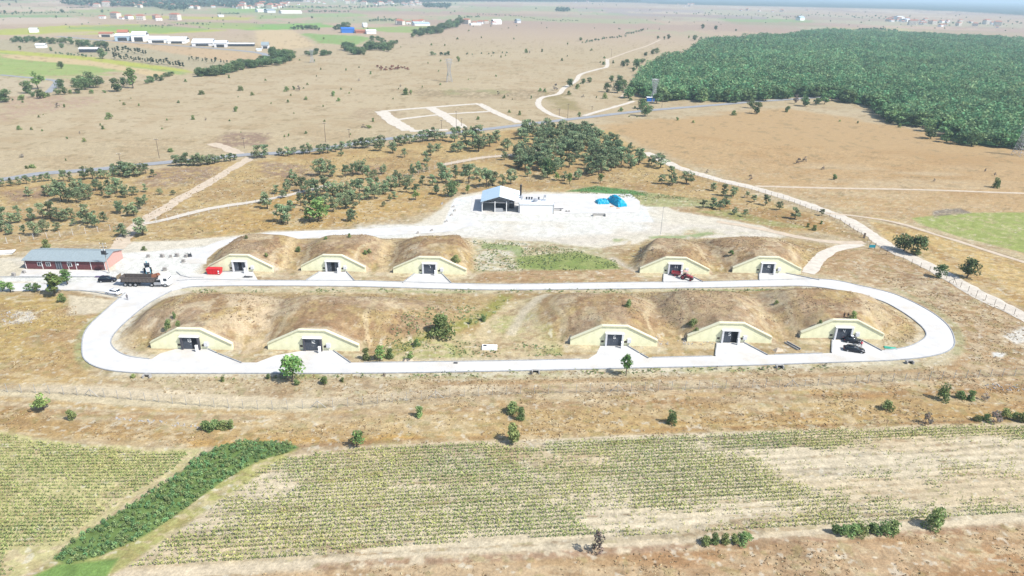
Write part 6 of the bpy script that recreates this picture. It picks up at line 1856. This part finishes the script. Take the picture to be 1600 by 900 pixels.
def backhoe(p, rz, paint_, paint2, label, forks=True, cabm=None):
    t = thing('backhoe_loader', label, 'digger', p, rz)
    b = MB()
    b.box(0.3, 0, 0.75, 3.6, 0.9, 0.5)
    b.build('chassis', M['darksteel'], t)
    hd = MB()
    loft(hd, [(0.9, [(-0.5, 1.2), (-0.5, 2.0), (0.5, 2.0), (0.5, 1.2)]), (2.3, [(-0.45, 1.15), (-0.45, 1.75), (0.45, 1.75), (0.45, 1.15)])])
    hd.build('bonnet', paint_, t)
    c_ = MB()
    for sx in (-0.65, 0.75):
        for sy in (-0.62, 0.62):
            c_.tube((sx, sy, 1.2), (sx * 0.85, sy * 0.92, 2.75), 0.06, n=4)
    c_.box(0.02, 0, 2.72, 1.7, 1.45, 0.14)
    c_.build('cab_frame', cabm or paint_, t)
    MB().box(0.03, 0, 1.25, 1.25, 1.12, 1.42, 0, 0, 0.9, 0.95).build('cab_glass', M['glass'], t)
    wheels(t, [(-0.95, -0.85), (-0.95, 0.85)], 0.68, 0.42, 'machine_yellow')
    wheels(t, [(2.0, -0.8), (2.0, 0.8)], 0.45, 0.32, 'machine_yellow')
    lb = MB()
    for s_ in (-0.55, 0.55):
        lb.tube((0.9, s_, 1.5), (2.9, s_, 0.75), 0.10, n=5)
    lb.build('loader_arm', paint2, t)
    bk = MB()
    bk.add([(2.8, -1.1, 0.1), (3.6, -1.1, 0.05), (3.0, -1.1, 0.9), (2.8, 1.1, 0.1), (3.6, 1.1, 0.05), (3.0, 1.1, 0.9)], [(0, 1, 2), (5, 4, 3), (0, 2, 5, 3), (0, 3, 4, 1)])
    bk.build('bucket', M['darksteel'], t)
    bm_ = MB()
    bm_.tube((-1.4, 0, 1.0), (-2.0, 0, 3.0), 0.17, 0.14, 6)
    bm_.tube((-2.0, 0, 3.0), (-3.2, 0, 2.0), 0.13, 0.1, 6)
    o = bm_.build('boom', paint2, t)
    MB().box(-3.3, 0, 1.2, 0.6, 0.6, 0.7, 0, 0, 0.7, 0.9).build('digging_bucket', M['darksteel'], o)
    for s_ in (-1, 1):
        MB().tube((-1.3, 0.3 * s_, 0.9), (-1.6, 1.1 * s_, 0.1), 0.09, n=5).build('stabiliser', paint2, t)
    return t
p = G(847, 330)
backhoe((p.x, p.y, 0.06), R(178), M['machine_teal'], M['machine_yellow'], 'teal and yellow backhoe loader parked before the white annex')
p = G(232, 427)
backhoe((p.x, p.y, 0.1), R(-60), M['offwhite'], M['machine_teal'], 'white and grey digger standing behind the tipper lorry', True, M['darksteel'])
fk = MB()
fk.tube((0, 0, 0.5), (6.0, 0.2, 0.55), 0.14).tube((0, -1.2, 0.35), (5.2, -1.1, 0.35), 0.10)
fk.box(0.2, -0.6, 0, 0.3, 1.5, 0.6); fk.box(5.0, -0.5, 0, 0.2, 1.3, 0.5)
p = G(856, 328)
o = fk.build('steel_beams', M['darksteel'], None, (p.x, p.y, 0.06))
tag(o, 'long dark steel beams on low trestles right of the teal digger', 'beams')

# red tractor with implement
p = G(1072, 437)
t = thing('tractor', 'faded red farm tractor parked on the upper bunker apron', 'tractor', (p.x, p.y, 0.12), R(-38))
hd = MB()
loft(hd, [(0.2, [(-0.38, 0.9), (-0.38, 1.55), (0.38, 1.55), (0.38, 0.9)]), (1.9, [(-0.34, 0.85), (-0.34, 1.4), (0.34, 1.4), (0.34, 0.85)])])
hd.build('bonnet', M['tractor_red'], t)
MB().box(0.4, 0, 0.55, 3.2, 0.5, 0.45).build('chassis', M['darksteel'], t)
MB().box(-0.75, -0.75, 1.25, 1.1, 0.35, 0.12).box(-0.75, 0.75, 1.25, 1.1, 0.35, 0.12).build('mudguard', M['tractor_red'], t)
MB().box(-0.55, 0, 1.0, 0.5, 0.5, 0.25).box(-0.8, 0, 1.2, 0.1, 0.5, 0.45).build('seat', M['black'], t)
cb_ = MB()
for sx, sy in ((-1.0, -0.5), (-1.0, 0.5), (0.1, -0.5), (0.1, 0.5)):
    cb_.tube((sx, sy, 1.3), (sx, sy, 2.4), 0.04, n=4)
cb_.box(-0.45, 0, 2.4, 1.4, 1.2, 0.08)
cb_.build('canopy', M['pink_panel'], t)
MB().tube((1.2, 0.2, 1.4), (1.2, 0.2, 2.3), 0.05).build('exhaust_pipe', M['darksteel'], t)
wheels(t, [(-0.75, -0.82), (-0.75, 0.82)], 0.72, 0.4, 'tractor_red')
wheels(t, [(1.6, -0.65), (1.6, 0.65)], 0.4, 0.24, 'tractor_red')
p = G(1056, 431)
t = thing('farm_trailer', 'small red implement trailer coupled behind the tractor', 'trailer', (p.x, p.y, 0.12), R(-20))
MB().box(0, 0, 0.6, 2.6, 1.4, 0.12).box(0, -0.68, 0.72, 2.6, 0.08, 0.5).box(0, 0.68, 0.72, 2.6, 0.08, 0.5).box(-1.28, 0, 0.72, 0.08, 1.4, 0.5).build('tray', M['tractor_red'], t)
MB().tube((1.3, 0, 0.6), (2.3, -0.3, 0.6), 0.06).build('drawbar', M['darksteel'], t)
wheels(t, [(-0.2, -0.8), (-0.2, 0.8)], 0.38, 0.22, 'tractor_red')

# red skip and bits in the yard
p = G(336, 428)
t = thing('skip_container', 'bright red steel skip with two white marks beside the leftmost upper bunker', 'skip', (p.x, p.y, 0.1), R(0))
s2 = MB()
s2.add([(-1.8, -0.9, 0.1), (1.8, -0.9, 0.1), (2.1, -0.95, 1.75), (-2.1, -0.95, 1.75), (-1.8, 0.9, 0.1), (1.8, 0.9, 0.1), (2.1, 0.95, 1.75), (-2.1, 0.95, 1.75)], [(0, 1, 2, 3), (5, 4, 7, 6), (0, 4, 5, 1), (1, 5, 6, 2), (4, 0, 3, 7), (3, 2, 6, 7)])
for i in range(5):
    s2.box(-1.6 + i * 0.8, -0.96, 0.2, 0.09, 0.08, 1.5)
s2.box(0, -0.97, 1.68, 4.3, 0.1, 0.12)
s2.build('bin', M['red'], t)
MB().box(1.55, -1.03, 0.95, 0.42, 0.03, 0.4).box(1.55, -1.03, 0.4, 0.42, 0.03, 0.3).build('white_mark', M['white'], t)
MB().box(0, 0, -0.02, 3.4, 1.2, 0.12).build('skid', M['darksteel'], t)
p = G(386, 434)
o = MB().box(0, 0, 0.05, 1.6, 0.5, 0.3).tube((-1.3, 0, 0.1), (1.7, 0.1, 0.35), 0.06).box(1.1, 0.1, 0.0, 0.9, 0.12, 0.2).tube((-1, -.2, .1), (-0.4, .3, .6), 0.05).build('scaffold_parts', M['darksteel'], None, (p.x, p.y, 0.12))
tag(o, 'dark scaffold parts lying on the apron of the leftmost upper bunker', 'scaffold')
for i, (x, y, s_, lab) in enumerate([(232, 402, 1.2, 'grey pallet stack at the left end of the yard row'), (254, 402, 1.4, 'grey pallet stack, second in the yard row'), (267, 402, 1.0, 'narrow grey pallet stack, third in the yard row'), (277, 401, 1.4, 'grey pallet stack, fourth in the yard row'),
                                 (291, 402, 1.2, 'grey pallet stack beside the dark junk pile'), (287, 410, 1.3, 'pale stack below the end of the yard row'), (258, 423, 1.4, 'lone grey pallet stack between digger and mound'),
                                 (22, 431, 1.2, 'grey block stack left of the building forecourt'), (38, 427, 1.1, 'grey block stack at the building corner')]):
    p = G(x, y)
    o = MB()
    s_ *= 0.72
    for k in range(4):
        o.box(0, 0, 0.02 + k * 0.27 * s_, s_, s_ * 0.8, 0.19 * s_)
        for q_ in (-0.4, 0, 0.4):
            o.box(q_ * s_, 0, 0.02 + k * 0.27 * s_ + 0.19 * s_, 0.1, s_ * 0.75, 0.08 * s_)
    o = o.build('block_stack', M['rubble'], None, (p.x, p.y, 0.02), False, random.Random(i).uniform(-0.3, 0.3))
    tag(o, lab, 'stack', 'stacks of blocks around the yard')
p = G(295, 401)
o = MB()
for i in range(14):
    rr = random.Random(i)
    o.tube((rr.uniform(-1, 1), rr.uniform(-.5, .5), 0), (rr.uniform(-1, 1), rr.uniform(-.5, .5), rr.uniform(0.6, 1.6)), 0.05, n=4)
o.box(0.4, 0, 0, 1.2, 0.8, 0.9, 0, 0.4, 0.7, 0.7)
o = o.build('junk_pile', M['darksteel'], None, (p.x, p.y, 0.02))
tag(o, 'dark junk pile with sticks at the right end of the yard row', 'pile')
p = G(155, 433)
o = MB().box(0, 0, 0, 2.4, 0.8, 0.3, 0, 0.1, 0.8, 0.6).box(1.0, 0.2, 0, 1.0, 0.6, 0.45, 0, 0.4, 0.6, 0.6).build('cloth_heap', mat('dull_purple_cloth', (0.09, 0.07, 0.13), 0.9), None, (p.x, p.y, 0.03))
tag(o, 'low dull purple heap on the ground left of the black sport utility car', 'heap')
for i, (x, y, lab) in enumerate([(690, 319, 'grey boulder at the upper left rim of the white yard'), (708, 324, 'grey boulder on the left rim of the white yard'), (710, 330, 'second grey boulder on the left rim of the white yard'), (705, 337, 'third boulder on the left rim of the white yard'),
                                 (697, 347, 'dark block on the track left of the white yard'), (674, 361, 'small dark block at the end of the service road'), (652, 365, 'small dark block beside the service road kerb')]):
    p = G(x, y)
    rr = random.Random(i)
    o = MB().box(0, 0, -0.05, 1.0, 0.7, 0.55, 0, rr.uniform(0, 2), 0.7, 0.6).box(0.3, 0.2, 0, 0.5, 0.5, 0.75, 0, 1, 0.6, 0.6).build('boulder', M['rubble'], None, (p.x, p.y, 0.02))
    tag(o, lab, 'boulder', 'boulders at the yard rim')
# white slab box in the gully ground, culverts, dirt piles, green sheet
p = G(765, 544)
t = thing('water_pit', 'white concrete pit cover on the weedy ground between the lower bunkers', 'pit cover', (p.x, p.y, 0))
MB().box(0, 0, 0, 3.6, 2.2, 0.4).build('slab', M['white'], t)
MB().box(-1.1, 0.4, 0.403, 0.8, 0.6, 0.1).build('hatch', M['darksteel'], t)
p = G(712, 568)
o = MB().box(0, 0, 0, 0.9, 0.5, 0.12).build('drain_grate', M['darksteel'], None, (p.x, p.y, 0.11))
tag(o, 'small grey drain cover at the upper edge of the lower ring road', 'drain')
for (x, y, lab) in [(230, 590, 'left concrete culvert head below the ring road'), (1218, 575, 'right-hand concrete culvert head below the ring road'), (1421, 568, 'concrete culvert head near the road bend at right'), (837, 583, 'concrete culvert head below the ring road near the middle')]:
    p = G(x, y)
    t = thing('culvert_head', lab, 'culvert', (p.x, p.y, 0), 0, 'culvert heads below the ring road')
    MB().box(-0.75, 0, 0, 0.25, 0.9, 0.7).box(0.75, 0, 0, 0.25, 0.9, 0.7).box(0, 0.3, 0.5, 1.3, 0.3, 0.25).build('headwall', M['concrete'], t)
    MB().box(0, 0.35, 0, 1.2, 0.15, 0.48).build('dark_mouth_panel', M['black'], t)  # solid black block, coloured as the shade inside the pipe
for (x, y, lab) in [(636, 564, 'small pale dirt pile beside the sapling at the ring road'), (1215, 548, 'pale rubble pile between two right-hand lower bunkers')]:
    p = G(x, y)
    o = MB().box(0, 0, 0, 2.0, 1.4, 0.7, 0, 0.3, 0.3, 0.3).box(0.8, 0.2, 0, 1.2, 1.0, 0.45, 0, 0.8, 0.3, 0.3).build('dirt_pile', M['dirt_tan'], None, (p.x, p.y, 0))
    tag(o, lab, 'dirt pile')
p = G(1238, 541)
t = thing('drain_channel', 'concrete drain channel running down beside the rubble pile', 'channel', (p.x, p.y, 0.0), R(-62))
MB().box(0, -0.45, 0, 4.2, 0.15, 0.4).box(0, 0.45, 0, 4.2, 0.15, 0.4).build('side_wall', M['concrete'], t)
MB().box(0, 0, 0, 4.2, 0.75, 0.06).build('channel_floor', M['earthdark'], t)
p = G(1391, 544)
o = MB().box(0, 0, 0, 2.8, 1.1, 0.10, 0, -0.2).box(-0.6, 0.25, 0.1, 1.4, 0.5, 0.12, 0, -0.3).build('green_sheet', M['cleargreen'], None, (p.x, p.y, 0.03))
tag(o, 'folded green sheet on the verge right of the last lower bunker', 'sheet')
# signs and small huts
p = G(1362, 389)
t = thing('notice_board', 'teal notice board on two posts beside the dirt track gate', 'sign', p, R(-4))
for x in (-1.0, 1.0):
    MB().tube((x, 0, 0), (x, 0, hpx(p, 10)), 0.06, n=5).build('post', M['darksteel'], t)
MB().box(0, -0.08, 0.5, 2.0, 0.06, 1.0).box(0, -0.12, 1.35, 0.9, 0.04, 0.08).build('panel', M['teal'], t)
p = G(1350, 372)
o = MB().box(0, 0, 0, 0.5, 0.5, 1.7).box(0, 0, 1.7, 0.6, 0.6, 0.15).build('gate_post', M['pole'], None, (p.x, p.y, 0))
tag(o, 'stout brown gate post at the track fork', 'post')
p = G(86, 456)
t = thing('blue_sign', 'small blue sign on a post among the leaves of the tallest left tree', 'sign', (p.x, p.y, 0))
MB().tube((0, -1.6, 0), (0, -1.6, 2.9), 0.05, n=5).build('post', M['steel'], t)
MB().box(0, -1.68, 2.2, 1.1, 0.06, 0.9).build('panel', M['blue'], t)
p = G(1016, 158)
t = thing('pump_hut', 'small bright blue hut with white roof at the forest edge', 'hut', (p.x, p.y, 0))
MB().box(0, 0, 0, 5.5, 4.5, 2.9).build('wall', M['blue'], t)
MB().box(1.6, 0, 2.9, 9.5, 5.2, 0.25).build('roof', M['white'], t)
MB().box(1.3, -2.28, 0.05, 1.1, 0.08, 2.1).build('door', M['darksteel'], t)
for x in (4.5, 6.0):
    MB().tube((x, -2.2, 0), (x, -2.2, 2.9), 0.12).build('post', M['white'], t)

# ------------------------------------------------------------------ far farms, warehouses and the village
def shed(x0, x1, y, hp, dp, label, wall='wallcream', roof='roof_white', gable=0.25, door=True, cat='warehouse', group='warehouses along the farm road'):
    a, b_ = G0(x0, y), G0(x1, y)
    L_ = float(np.linalg.norm(b_ - a))
    h = hpx(a, hp)
    t = thing('warehouse', label, cat, (a[0], a[1], 0), math.atan2(b_[1] - a[1], b_[0] - a[0]), group)
    D_ = dp
    MB().box(L_ / 2, D_ / 2, 0, L_, D_, h).build('wall', M[wall], t)
    r_3 = MB()
    rh = D_ * gable * 0.5
    for y0, y1 in ((-0.5, D_ / 2), (D_ + 0.5, D_ / 2)):
        r_3.add([(-0.6, y0, h - 0.02), (L_ + 0.6, y0, h - 0.02), (L_ + 0.6, y1, h + rh), (-0.6, y1, h + rh), (-0.6, y0, h + 0.25), (L_ + 0.6, y0, h + 0.25), (L_ + 0.6, y1, h + rh + 0.27), (-0.6, y1, h + rh + 0.27)],
                [(0, 3, 2, 1), (4, 5, 6, 7), (0, 1, 5, 4), (1, 2, 6, 5), (2, 3, 7, 6), (3, 0, 4, 7)])
    r_3.build('roof', M[roof], t)
    n = max(1, int(L_ / 14))
    if door:
        for i in range(n):
            MB().box(L_ * (i + 0.5) / n, -0.08, 0, L_ / n * 0.62, 0.16, h * 0.72).build('door', M['darksteel'], t)
    return t
WL = ['low tan farm building at the left end of the warehouse row', 'tan building with terracotta roof beside the pale blue warehouse', 'pale blue fronted warehouse near the left of the row', 'tall white twin warehouse block with dark openings', 'long white-roofed warehouse behind the tall block',
      'white-roofed warehouse in the middle of the row', 'white-roofed open warehouse right of the middle', 'grey-walled warehouse with white roof right of the open one', 'long thin white canopy at the right end of the row', 'small dark roofed house at the right end beyond the canopy',
      'white hut at the lower right end of the row']
shed(155, 176, 58, 5, 14, WL[0], 'wallcream', 'tileroof')
shed(184, 200, 57, 6, 14, WL[1], 'wallcream', 'tileroof', 0.5)
shed(180, 203, 64, 7, 22, WL[2], 'roof_blue', 'roof_white')
shed(206, 228, 65, 9, 30, WL[3], 'white', 'roof_white', 0.3)
shed(232, 262, 67, 5, 34, WL[4], 'white', 'roof_white', 0.2)
shed(262, 290, 68, 4, 40, WL[5], 'white', 'roof_white', 0.2)
shed(300, 332, 72, 4.5, 40, WL[6], 'offwhite', 'roof_white', 0.2)
shed(335, 354, 74, 6, 26, WL[7], 'offwhite', 'roof_white', 0.2)
shed(355, 397, 72.5, 3.5, 16, WL[8], 'darksteel', 'roof_white', 0.1, False)
shed(409, 420, 76, 5, 14, WL[9], 'offwhite', 'roof_grey', 0.5)
shed(401, 408, 80, 2.5, 8, WL[10], 'white', 'roof_white', 0.2, False)
shed(124, 152, 82, 5, 12, 'long low dark farm shed with white roof among the trees', 'darksteel', 'roof_white', 0.25, False, 'farm shed', 'farm buildings at the far left')
shed(56, 70, 75, 4.5, 10, 'small white farmhouse with two bright walls at the far left', 'white', 'roof_white', 0.3, False, 'farmhouse', 'farm buildings at the far left')
shed(46, 58, 51, 4.5, 14, 'isolated bright white house on the green fields', 'white', 'roof_white', 0.3, False, 'house', 'farm buildings at the far left')
shed(403, 416, 19, 3, 30, 'far low white warehouse, left of the blue-roofed one', 'white', 'roof_white', 0.2, False, 'warehouse', 'far warehouses below the village')
shed(418, 431, 20, 3.5, 40, 'far warehouse with slate blue roof', 'offwhite', 'roof_grey', 0.2, False, 'warehouse', 'far warehouses below the village')
shed(440, 472, 21, 2.8, 30, 'far long pale warehouse right of the slate blue roof', 'white', 'wallcream', 0.2, False, 'warehouse', 'far warehouses below the village')
shed(534, 554, 51.5, 6, 18, 'bright blue farm building in the middle distance', 'blue', 'blue', 0.25, False, 'farm building', 'blue farm on the plain')
shed(556, 572, 52, 3.5, 14, 'red-brown low shed right of the bright blue building', 'tileroof', 'tileroof', 0.25, False, 'farm building', 'blue farm on the plain')
shed(573, 588, 53, 4, 16, 'white vaulted shed right of the bright blue building', 'white', 'roof_white', 0.3, False, 'farm building', 'blue farm on the plain')
shed(568, 574, 42, 3.5, 14, 'tiny white far house above the blue farm', 'white', 'roof_white', 0.4, False, 'house', 'small far farms')
shed(648, 672, 40, 3, 25, 'pale long farm shed beside the far stream belt', 'white', 'roof_blue', 0.2, False, 'farm building', 'small far farms')
shed(772, 784, 38, 4, 20, 'far pale house cluster building on the centre plain', 'white', 'offwhite', 0.5, False, 'house', 'small far farms')
shed(736, 752, 39.5, 2.2, 12, 'tiny low far wall-like shed on the centre plain', 'white', 'offwhite', 0.2, False, 'farm building', 'small far farms')
shed(808, 814, 36, 3.5, 16, 'lone far house on the plain right of the centre', 'offwhite', 'roof_grey', 0.5, False, 'house', 'small far farms')
shed(1250, 1257, 32, 4, 20, 'lone pale far house above the forest', 'white', 'roof_blue', 0.5, False, 'house', 'small far farms')
shed(1417, 1424, 34, 3, 30, 'bright white far block at top right', 'white', 'roof_white', 0.2, False, 'building', 'far blocks at top right')
shed(1404, 1413, 30, 3, 30, 'white far block left of the brightest one', 'white', 'roof_white', 0.2, False, 'building', 'far blocks at top right')
shed(342, 350, 26.5, 1.6, 20, 'far small white shed in the upper fields', 'white', 'roof_white', 0.2, False, 'shed', 'small far farms')

hm_ = []
for v in range(4):
    w, d, h = [(12, 10, 5.5), (14, 11, 8), (10, 9, 4.5), (18, 12, 11)][v]
    mb = MB()
    mb.box(0, 0, 0, w, d, h, 0)
    rr = d * 0.22
    mb.add([(-w / 2 - .5, -d / 2 - .5, h), (w / 2 + .5, -d / 2 - .5, h), (w / 2 + .5, d / 2 + .5, h), (-w / 2 - .5, d / 2 + .5, h), (-w / 2 + (3 if v % 2 else 0), 0, h + rr), (w / 2 - (3 if v % 2 else 0), 0, h + rr)],
           [(0, 1, 5, 4), (2, 3, 4, 5), (0, 4, 3), (1, 2, 5), (0, 3, 2, 1)], 1)
    for q in range(int(w / 3.2)):
        for lv_ in range(max(1, int(h / 3))):
            mb.box(-w / 2 + 1.8 + q * 3.2, -d / 2 - 0.05, 1 + lv_ * 2.9, 1.3, 0.12, 1.4, 2)
    o = mb.build('village_house', [M['wallcream' if v % 2 else 'white'], M['tileroof'], M['glass']])
    hm_.append(o.data)
    bpy.data.objects.remove(o)
def village(areas, n, seed, lab, group):
    r = random.Random(seed)
    for i in range(n):
        ar = areas[r.randrange(len(areas))]
        while True:
            x, y = r.uniform(min(p[0] for p in ar), max(p[0] for p in ar)), r.uniform(min(p[1] for p in ar), max(p[1] for p in ar))
            if inpoly(x, y, ar): break
        p = G0(x, y)
        o = bpy.data.objects.new('village_house', r.choice(hm_))
        C.objects.link(o)
        o.location = (p[0], p[1], 0)
        o.rotation_euler = (0, 0, r.uniform(-0.6, 0.6))
        s_ = r.uniform(0.8, 1.3)
        o.scale = (s_, s_, s_)
        tag(o, lab, 'house', group)
village([[(110, 7), (300, 4), (470, 2), (470, 12), (300, 16), (110, 10)], [(360, 10), (460, 8), (430, 14), (370, 14)]], 90, 4, 'tiny pale house with red roof in the village at the top left', 'village houses at the top left')
village([[(470, 1), (640, 1), (620, 9), (480, 6)], [(560, 4), (660, 4), (655, 9), (560, 8)]], 60, 5, 'tiny pale house in the village at the top centre left', 'village houses at the top centre left')
village([[(128, 28), (130, 28), (300, 31), (255, 33)], [(262, 29), (288, 30), (284, 33), (262, 33)]], 12, 6, 'tiny pale house of the hamlet between the green fields', 'houses of the hamlet in the fields')
village([[(1370, 26), (1480, 33), (1560, 37), (1560, 44), (1450, 42), (1370, 34)]], 34, 7, 'tiny hazy house of the settlement at the top right', 'houses of the settlement at the top right')
village([[(1040, 6), (1090, 8), (1080, 10.5), (1040, 9.5)], [(890, 2), (960, 3), (950, 5), (890, 4.5)], [(1140, 13), (1300, 17), (1300, 21), (1140, 18)]], 26, 8, 'tiny hazy house on the far plain at the top', 'scattered hazy houses on the far plain')
village([[(622, 36), (660, 36), (660, 40), (622, 40)], [(726, 36), (780, 36), (780, 40), (726, 40)]], 14, 9, 'tiny pale farmhouse behind the far stream belt', 'farmhouses behind the far stream belt')

# cows on the plain
cw = MB()
loft(cw, [(-0.9, [(-0.2, 0.8), (-0.25, 1.3), (0.25, 1.3), (0.2, 0.8)]), (-0.7, [(-0.33, 0.65), (-0.33, 1.4), (0.33, 1.4), (0.33, 0.65)]), (0.3, [(-0.36, 0.6), (-0.34, 1.38), (0.34, 1.38), (0.36, 0.6)]), (0.8, [(-0.26, 0.7), (-0.26, 1.42), (0.26, 1.42), (0.26, 0.7)]),
          (1.05, [(-0.15, 0.9), (-0.15, 1.35), (0.15, 1.35), (0.15, 0.9)])])
cw.tube((1.0, 0, 1.15), (1.35, 0, 0.85), 0.17, 0.15, 6)
cw.tube((1.3, 0, 0.95), (1.7, 0, 0.6), 0.16, 0.09, 6)
for x in (-0.7, 0.7):
    for s_ in (-0.22, 0.22):
        cw.tube((x, s_, 0.8), (x + 0.05, s_, 0.4), 0.12, 0.07, 5)
        cw.tube((x + 0.05, s_, 0.4), (x, s_, 0.0), 0.06, 0.06, 5)
cw.tube((-0.9, 0, 1.25), (-1.05, 0, 0.6), 0.04, 0.03, 4)
o = cw.build('cow', M['cow'])
cow_me = o.data
bpy.data.objects.remove(o)
rc = random.Random(8)
for i in range(38):
    x = 588 + 51 * rc.random() ** 0.8
    y = 103 + 7 * rc.random() + (x - 588) * 0.03
    p = G0(x, y)
    o = bpy.data.objects.new('cow', cow_me)
    C.objects.link(o)
    o.location = (p[0], p[1], 0)
    o.rotation_euler = (0, 0, rc.uniform(0, 6.28))
    s_ = rc.uniform(1.0, 1.3)
    o.scale = (s_, s_, s_)
    tag(o, 'brown cow grazing in the loose herd on the open plain', 'cow', 'herd of brown cows on the plain')

# ------------------------------------------------------------------ people
def person(p, rz, top, legs, label, arm=0.0, stride=0.12, h=1.74):
    t = thing('person', label, 'person', p, rz)
    J = {'pel': (0, 0, 0.94), 'wai': (0, 0, 1.10), 'che': (0, 0, 1.32), 'nec': (0, 0.0, 1.47), 'hd0': (0, -0.01, 1.56), 'hd1': (0, -0.015, 1.68)}
    vs = [J['pel'], J['wai'], J['che'], J['nec'], J['hd0'], J['hd1']]
    rad = [(0.155, 0.11), (0.14, 0.10), (0.175, 0.11), (0.055, 0.055), (0.085, 0.09), (0.075, 0.085)]
    ed = [(0, 1), (1, 2), (2, 3), (3, 4), (4, 5)]
    for s_ in (-1, 1):
        k = len(vs)
        vs += [(s_ * 0.10, 0, 0.86), (s_ * 0.11, -s_ * stride * 0.3 - 0.02, 0.50), (s_ * 0.12, -s_ * stride, 0.09), (s_ * 0.13, -s_ * stride - 0.16, 0.045)]
        rad += [(0.09, 0.09), (0.062, 0.062), (0.042, 0.042), (0.045, 0.035)]
        ed += [(0, k), (k, k + 1), (k + 1, k + 2), (k + 2, k + 3)]
        k = len(vs)
        fwd = arm if s_ > 0 else arm * 0.4
        vs += [(s_ * 0.20, 0, 1.40), (s_ * 0.25, 0.0 - fwd * 0.05, 1.13), (s_ * 0.24, -0.06 - fwd * 0.25, 0.90 + fwd * 0.2), (s_ * 0.23, -0.09 - fwd * 0.3, 0.80 + fwd * 0.25)]
        rad += [(0.055, 0.055), (0.042, 0.042), (0.03, 0.03), (0.035, 0.02)]
        ed += [(2, k), (k, k + 1), (k + 1, k + 2), (k + 2, k + 3)]
    me_ = bpy.data.meshes.new('body')
    me_.from_pydata(vs, ed, [])
    o = bpy.data.objects.new('body', me_)
    C.objects.link(o)
    sk = o.modifiers.new('skin', 'SKIN')
    for i, r_4 in enumerate(rad):
        me_.skin_vertices[0].data[i].radius = r_4
    me_.skin_vertices[0].data[0].use_root = True
    o.modifiers.new('sub', 'SUBSURF').levels = 1
    o.modifiers['sub'].render_levels = 1
    dg = bpy.context.evaluated_depsgraph_get()
    dg.update()
    m2 = bpy.data.meshes.new_from_object(o.evaluated_get(dg))
    bpy.data.objects.remove(o)
    m2.materials.clear()
    for mm in (M[top], M[legs], M['skin'], M['black']):
        m2.materials.append(mm)
    for f in m2.polygons:
        z, x = f.center.z, abs(f.center.x)
        f.material_index = 2 if z > 1.46 or (x > 0.20 and z < 0.98) else (3 if z < 0.09 else (1 if z < 0.98 else 0))
        f.use_smooth = True
    b = bpy.data.objects.new('body', m2)
    C.objects.link(b)
    b.parent = t
    hr_ = MB()
    n = 8
    rings = [(0.0, 0.10, 1.60), (0.01, 0.105, 1.67), (0.01, 0.09, 1.735), (0.01, 0.04, 1.77)]
    vs2 = []
    for (yy, r5, z) in rings:
        for i in range(n):
            a5 = 2 * math.pi * i / n
            vs2.append((math.cos(a5) * r5 * 0.92, yy + 0.015 + math.sin(a5) * r5, z))
    hr_.add(vs2, [(k * n + i, k * n + (i + 1) % n, (k + 1) * n + (i + 1) % n, (k + 1) * n + i) for k in range(3) for i in range(n)] + [tuple(range(3 * n, 4 * n))])
    hr_.build('hair', M['hair'], t, None, True)
    t.scale = (h / 1.76,) * 3
    return t
p = G(199.5, 469)
person((p.x, p.y, 0.11), 0.4, 'cloth_grey', 'cloth_navy', 'person in dark clothes walking on the road below the lorry', 0.2, 0.2)
zt = lambda q: (q.x, q.y, float(H(q.x, q.y)))
p = G(1318, 497.5)
person(zt(p), 0.1, 'cloth_black', 'cloth_black', 'person in black standing on top of the last lower bunker, left one', 0.1, 0.08)
p = G(1324, 498)
person(zt(p), -0.4, 'cloth_black', 'khaki', 'person in black top and tan trousers on top of the last lower bunker', 0.7, 0.10)
p = G(1345, 543)
person((p.x, p.y, 0.12), 0.3, 'cloth_red', 'cloth_grey', 'person in a pinkish red shirt standing behind the black saloon', 0.5, 0.06)
p = G(1341.5, 540)
person((p.x, p.y, 0.12), 1.2, 'cloth_navy', 'cloth_navy', 'person in navy clothes beside the one in the red shirt', 0.1, 0.05)
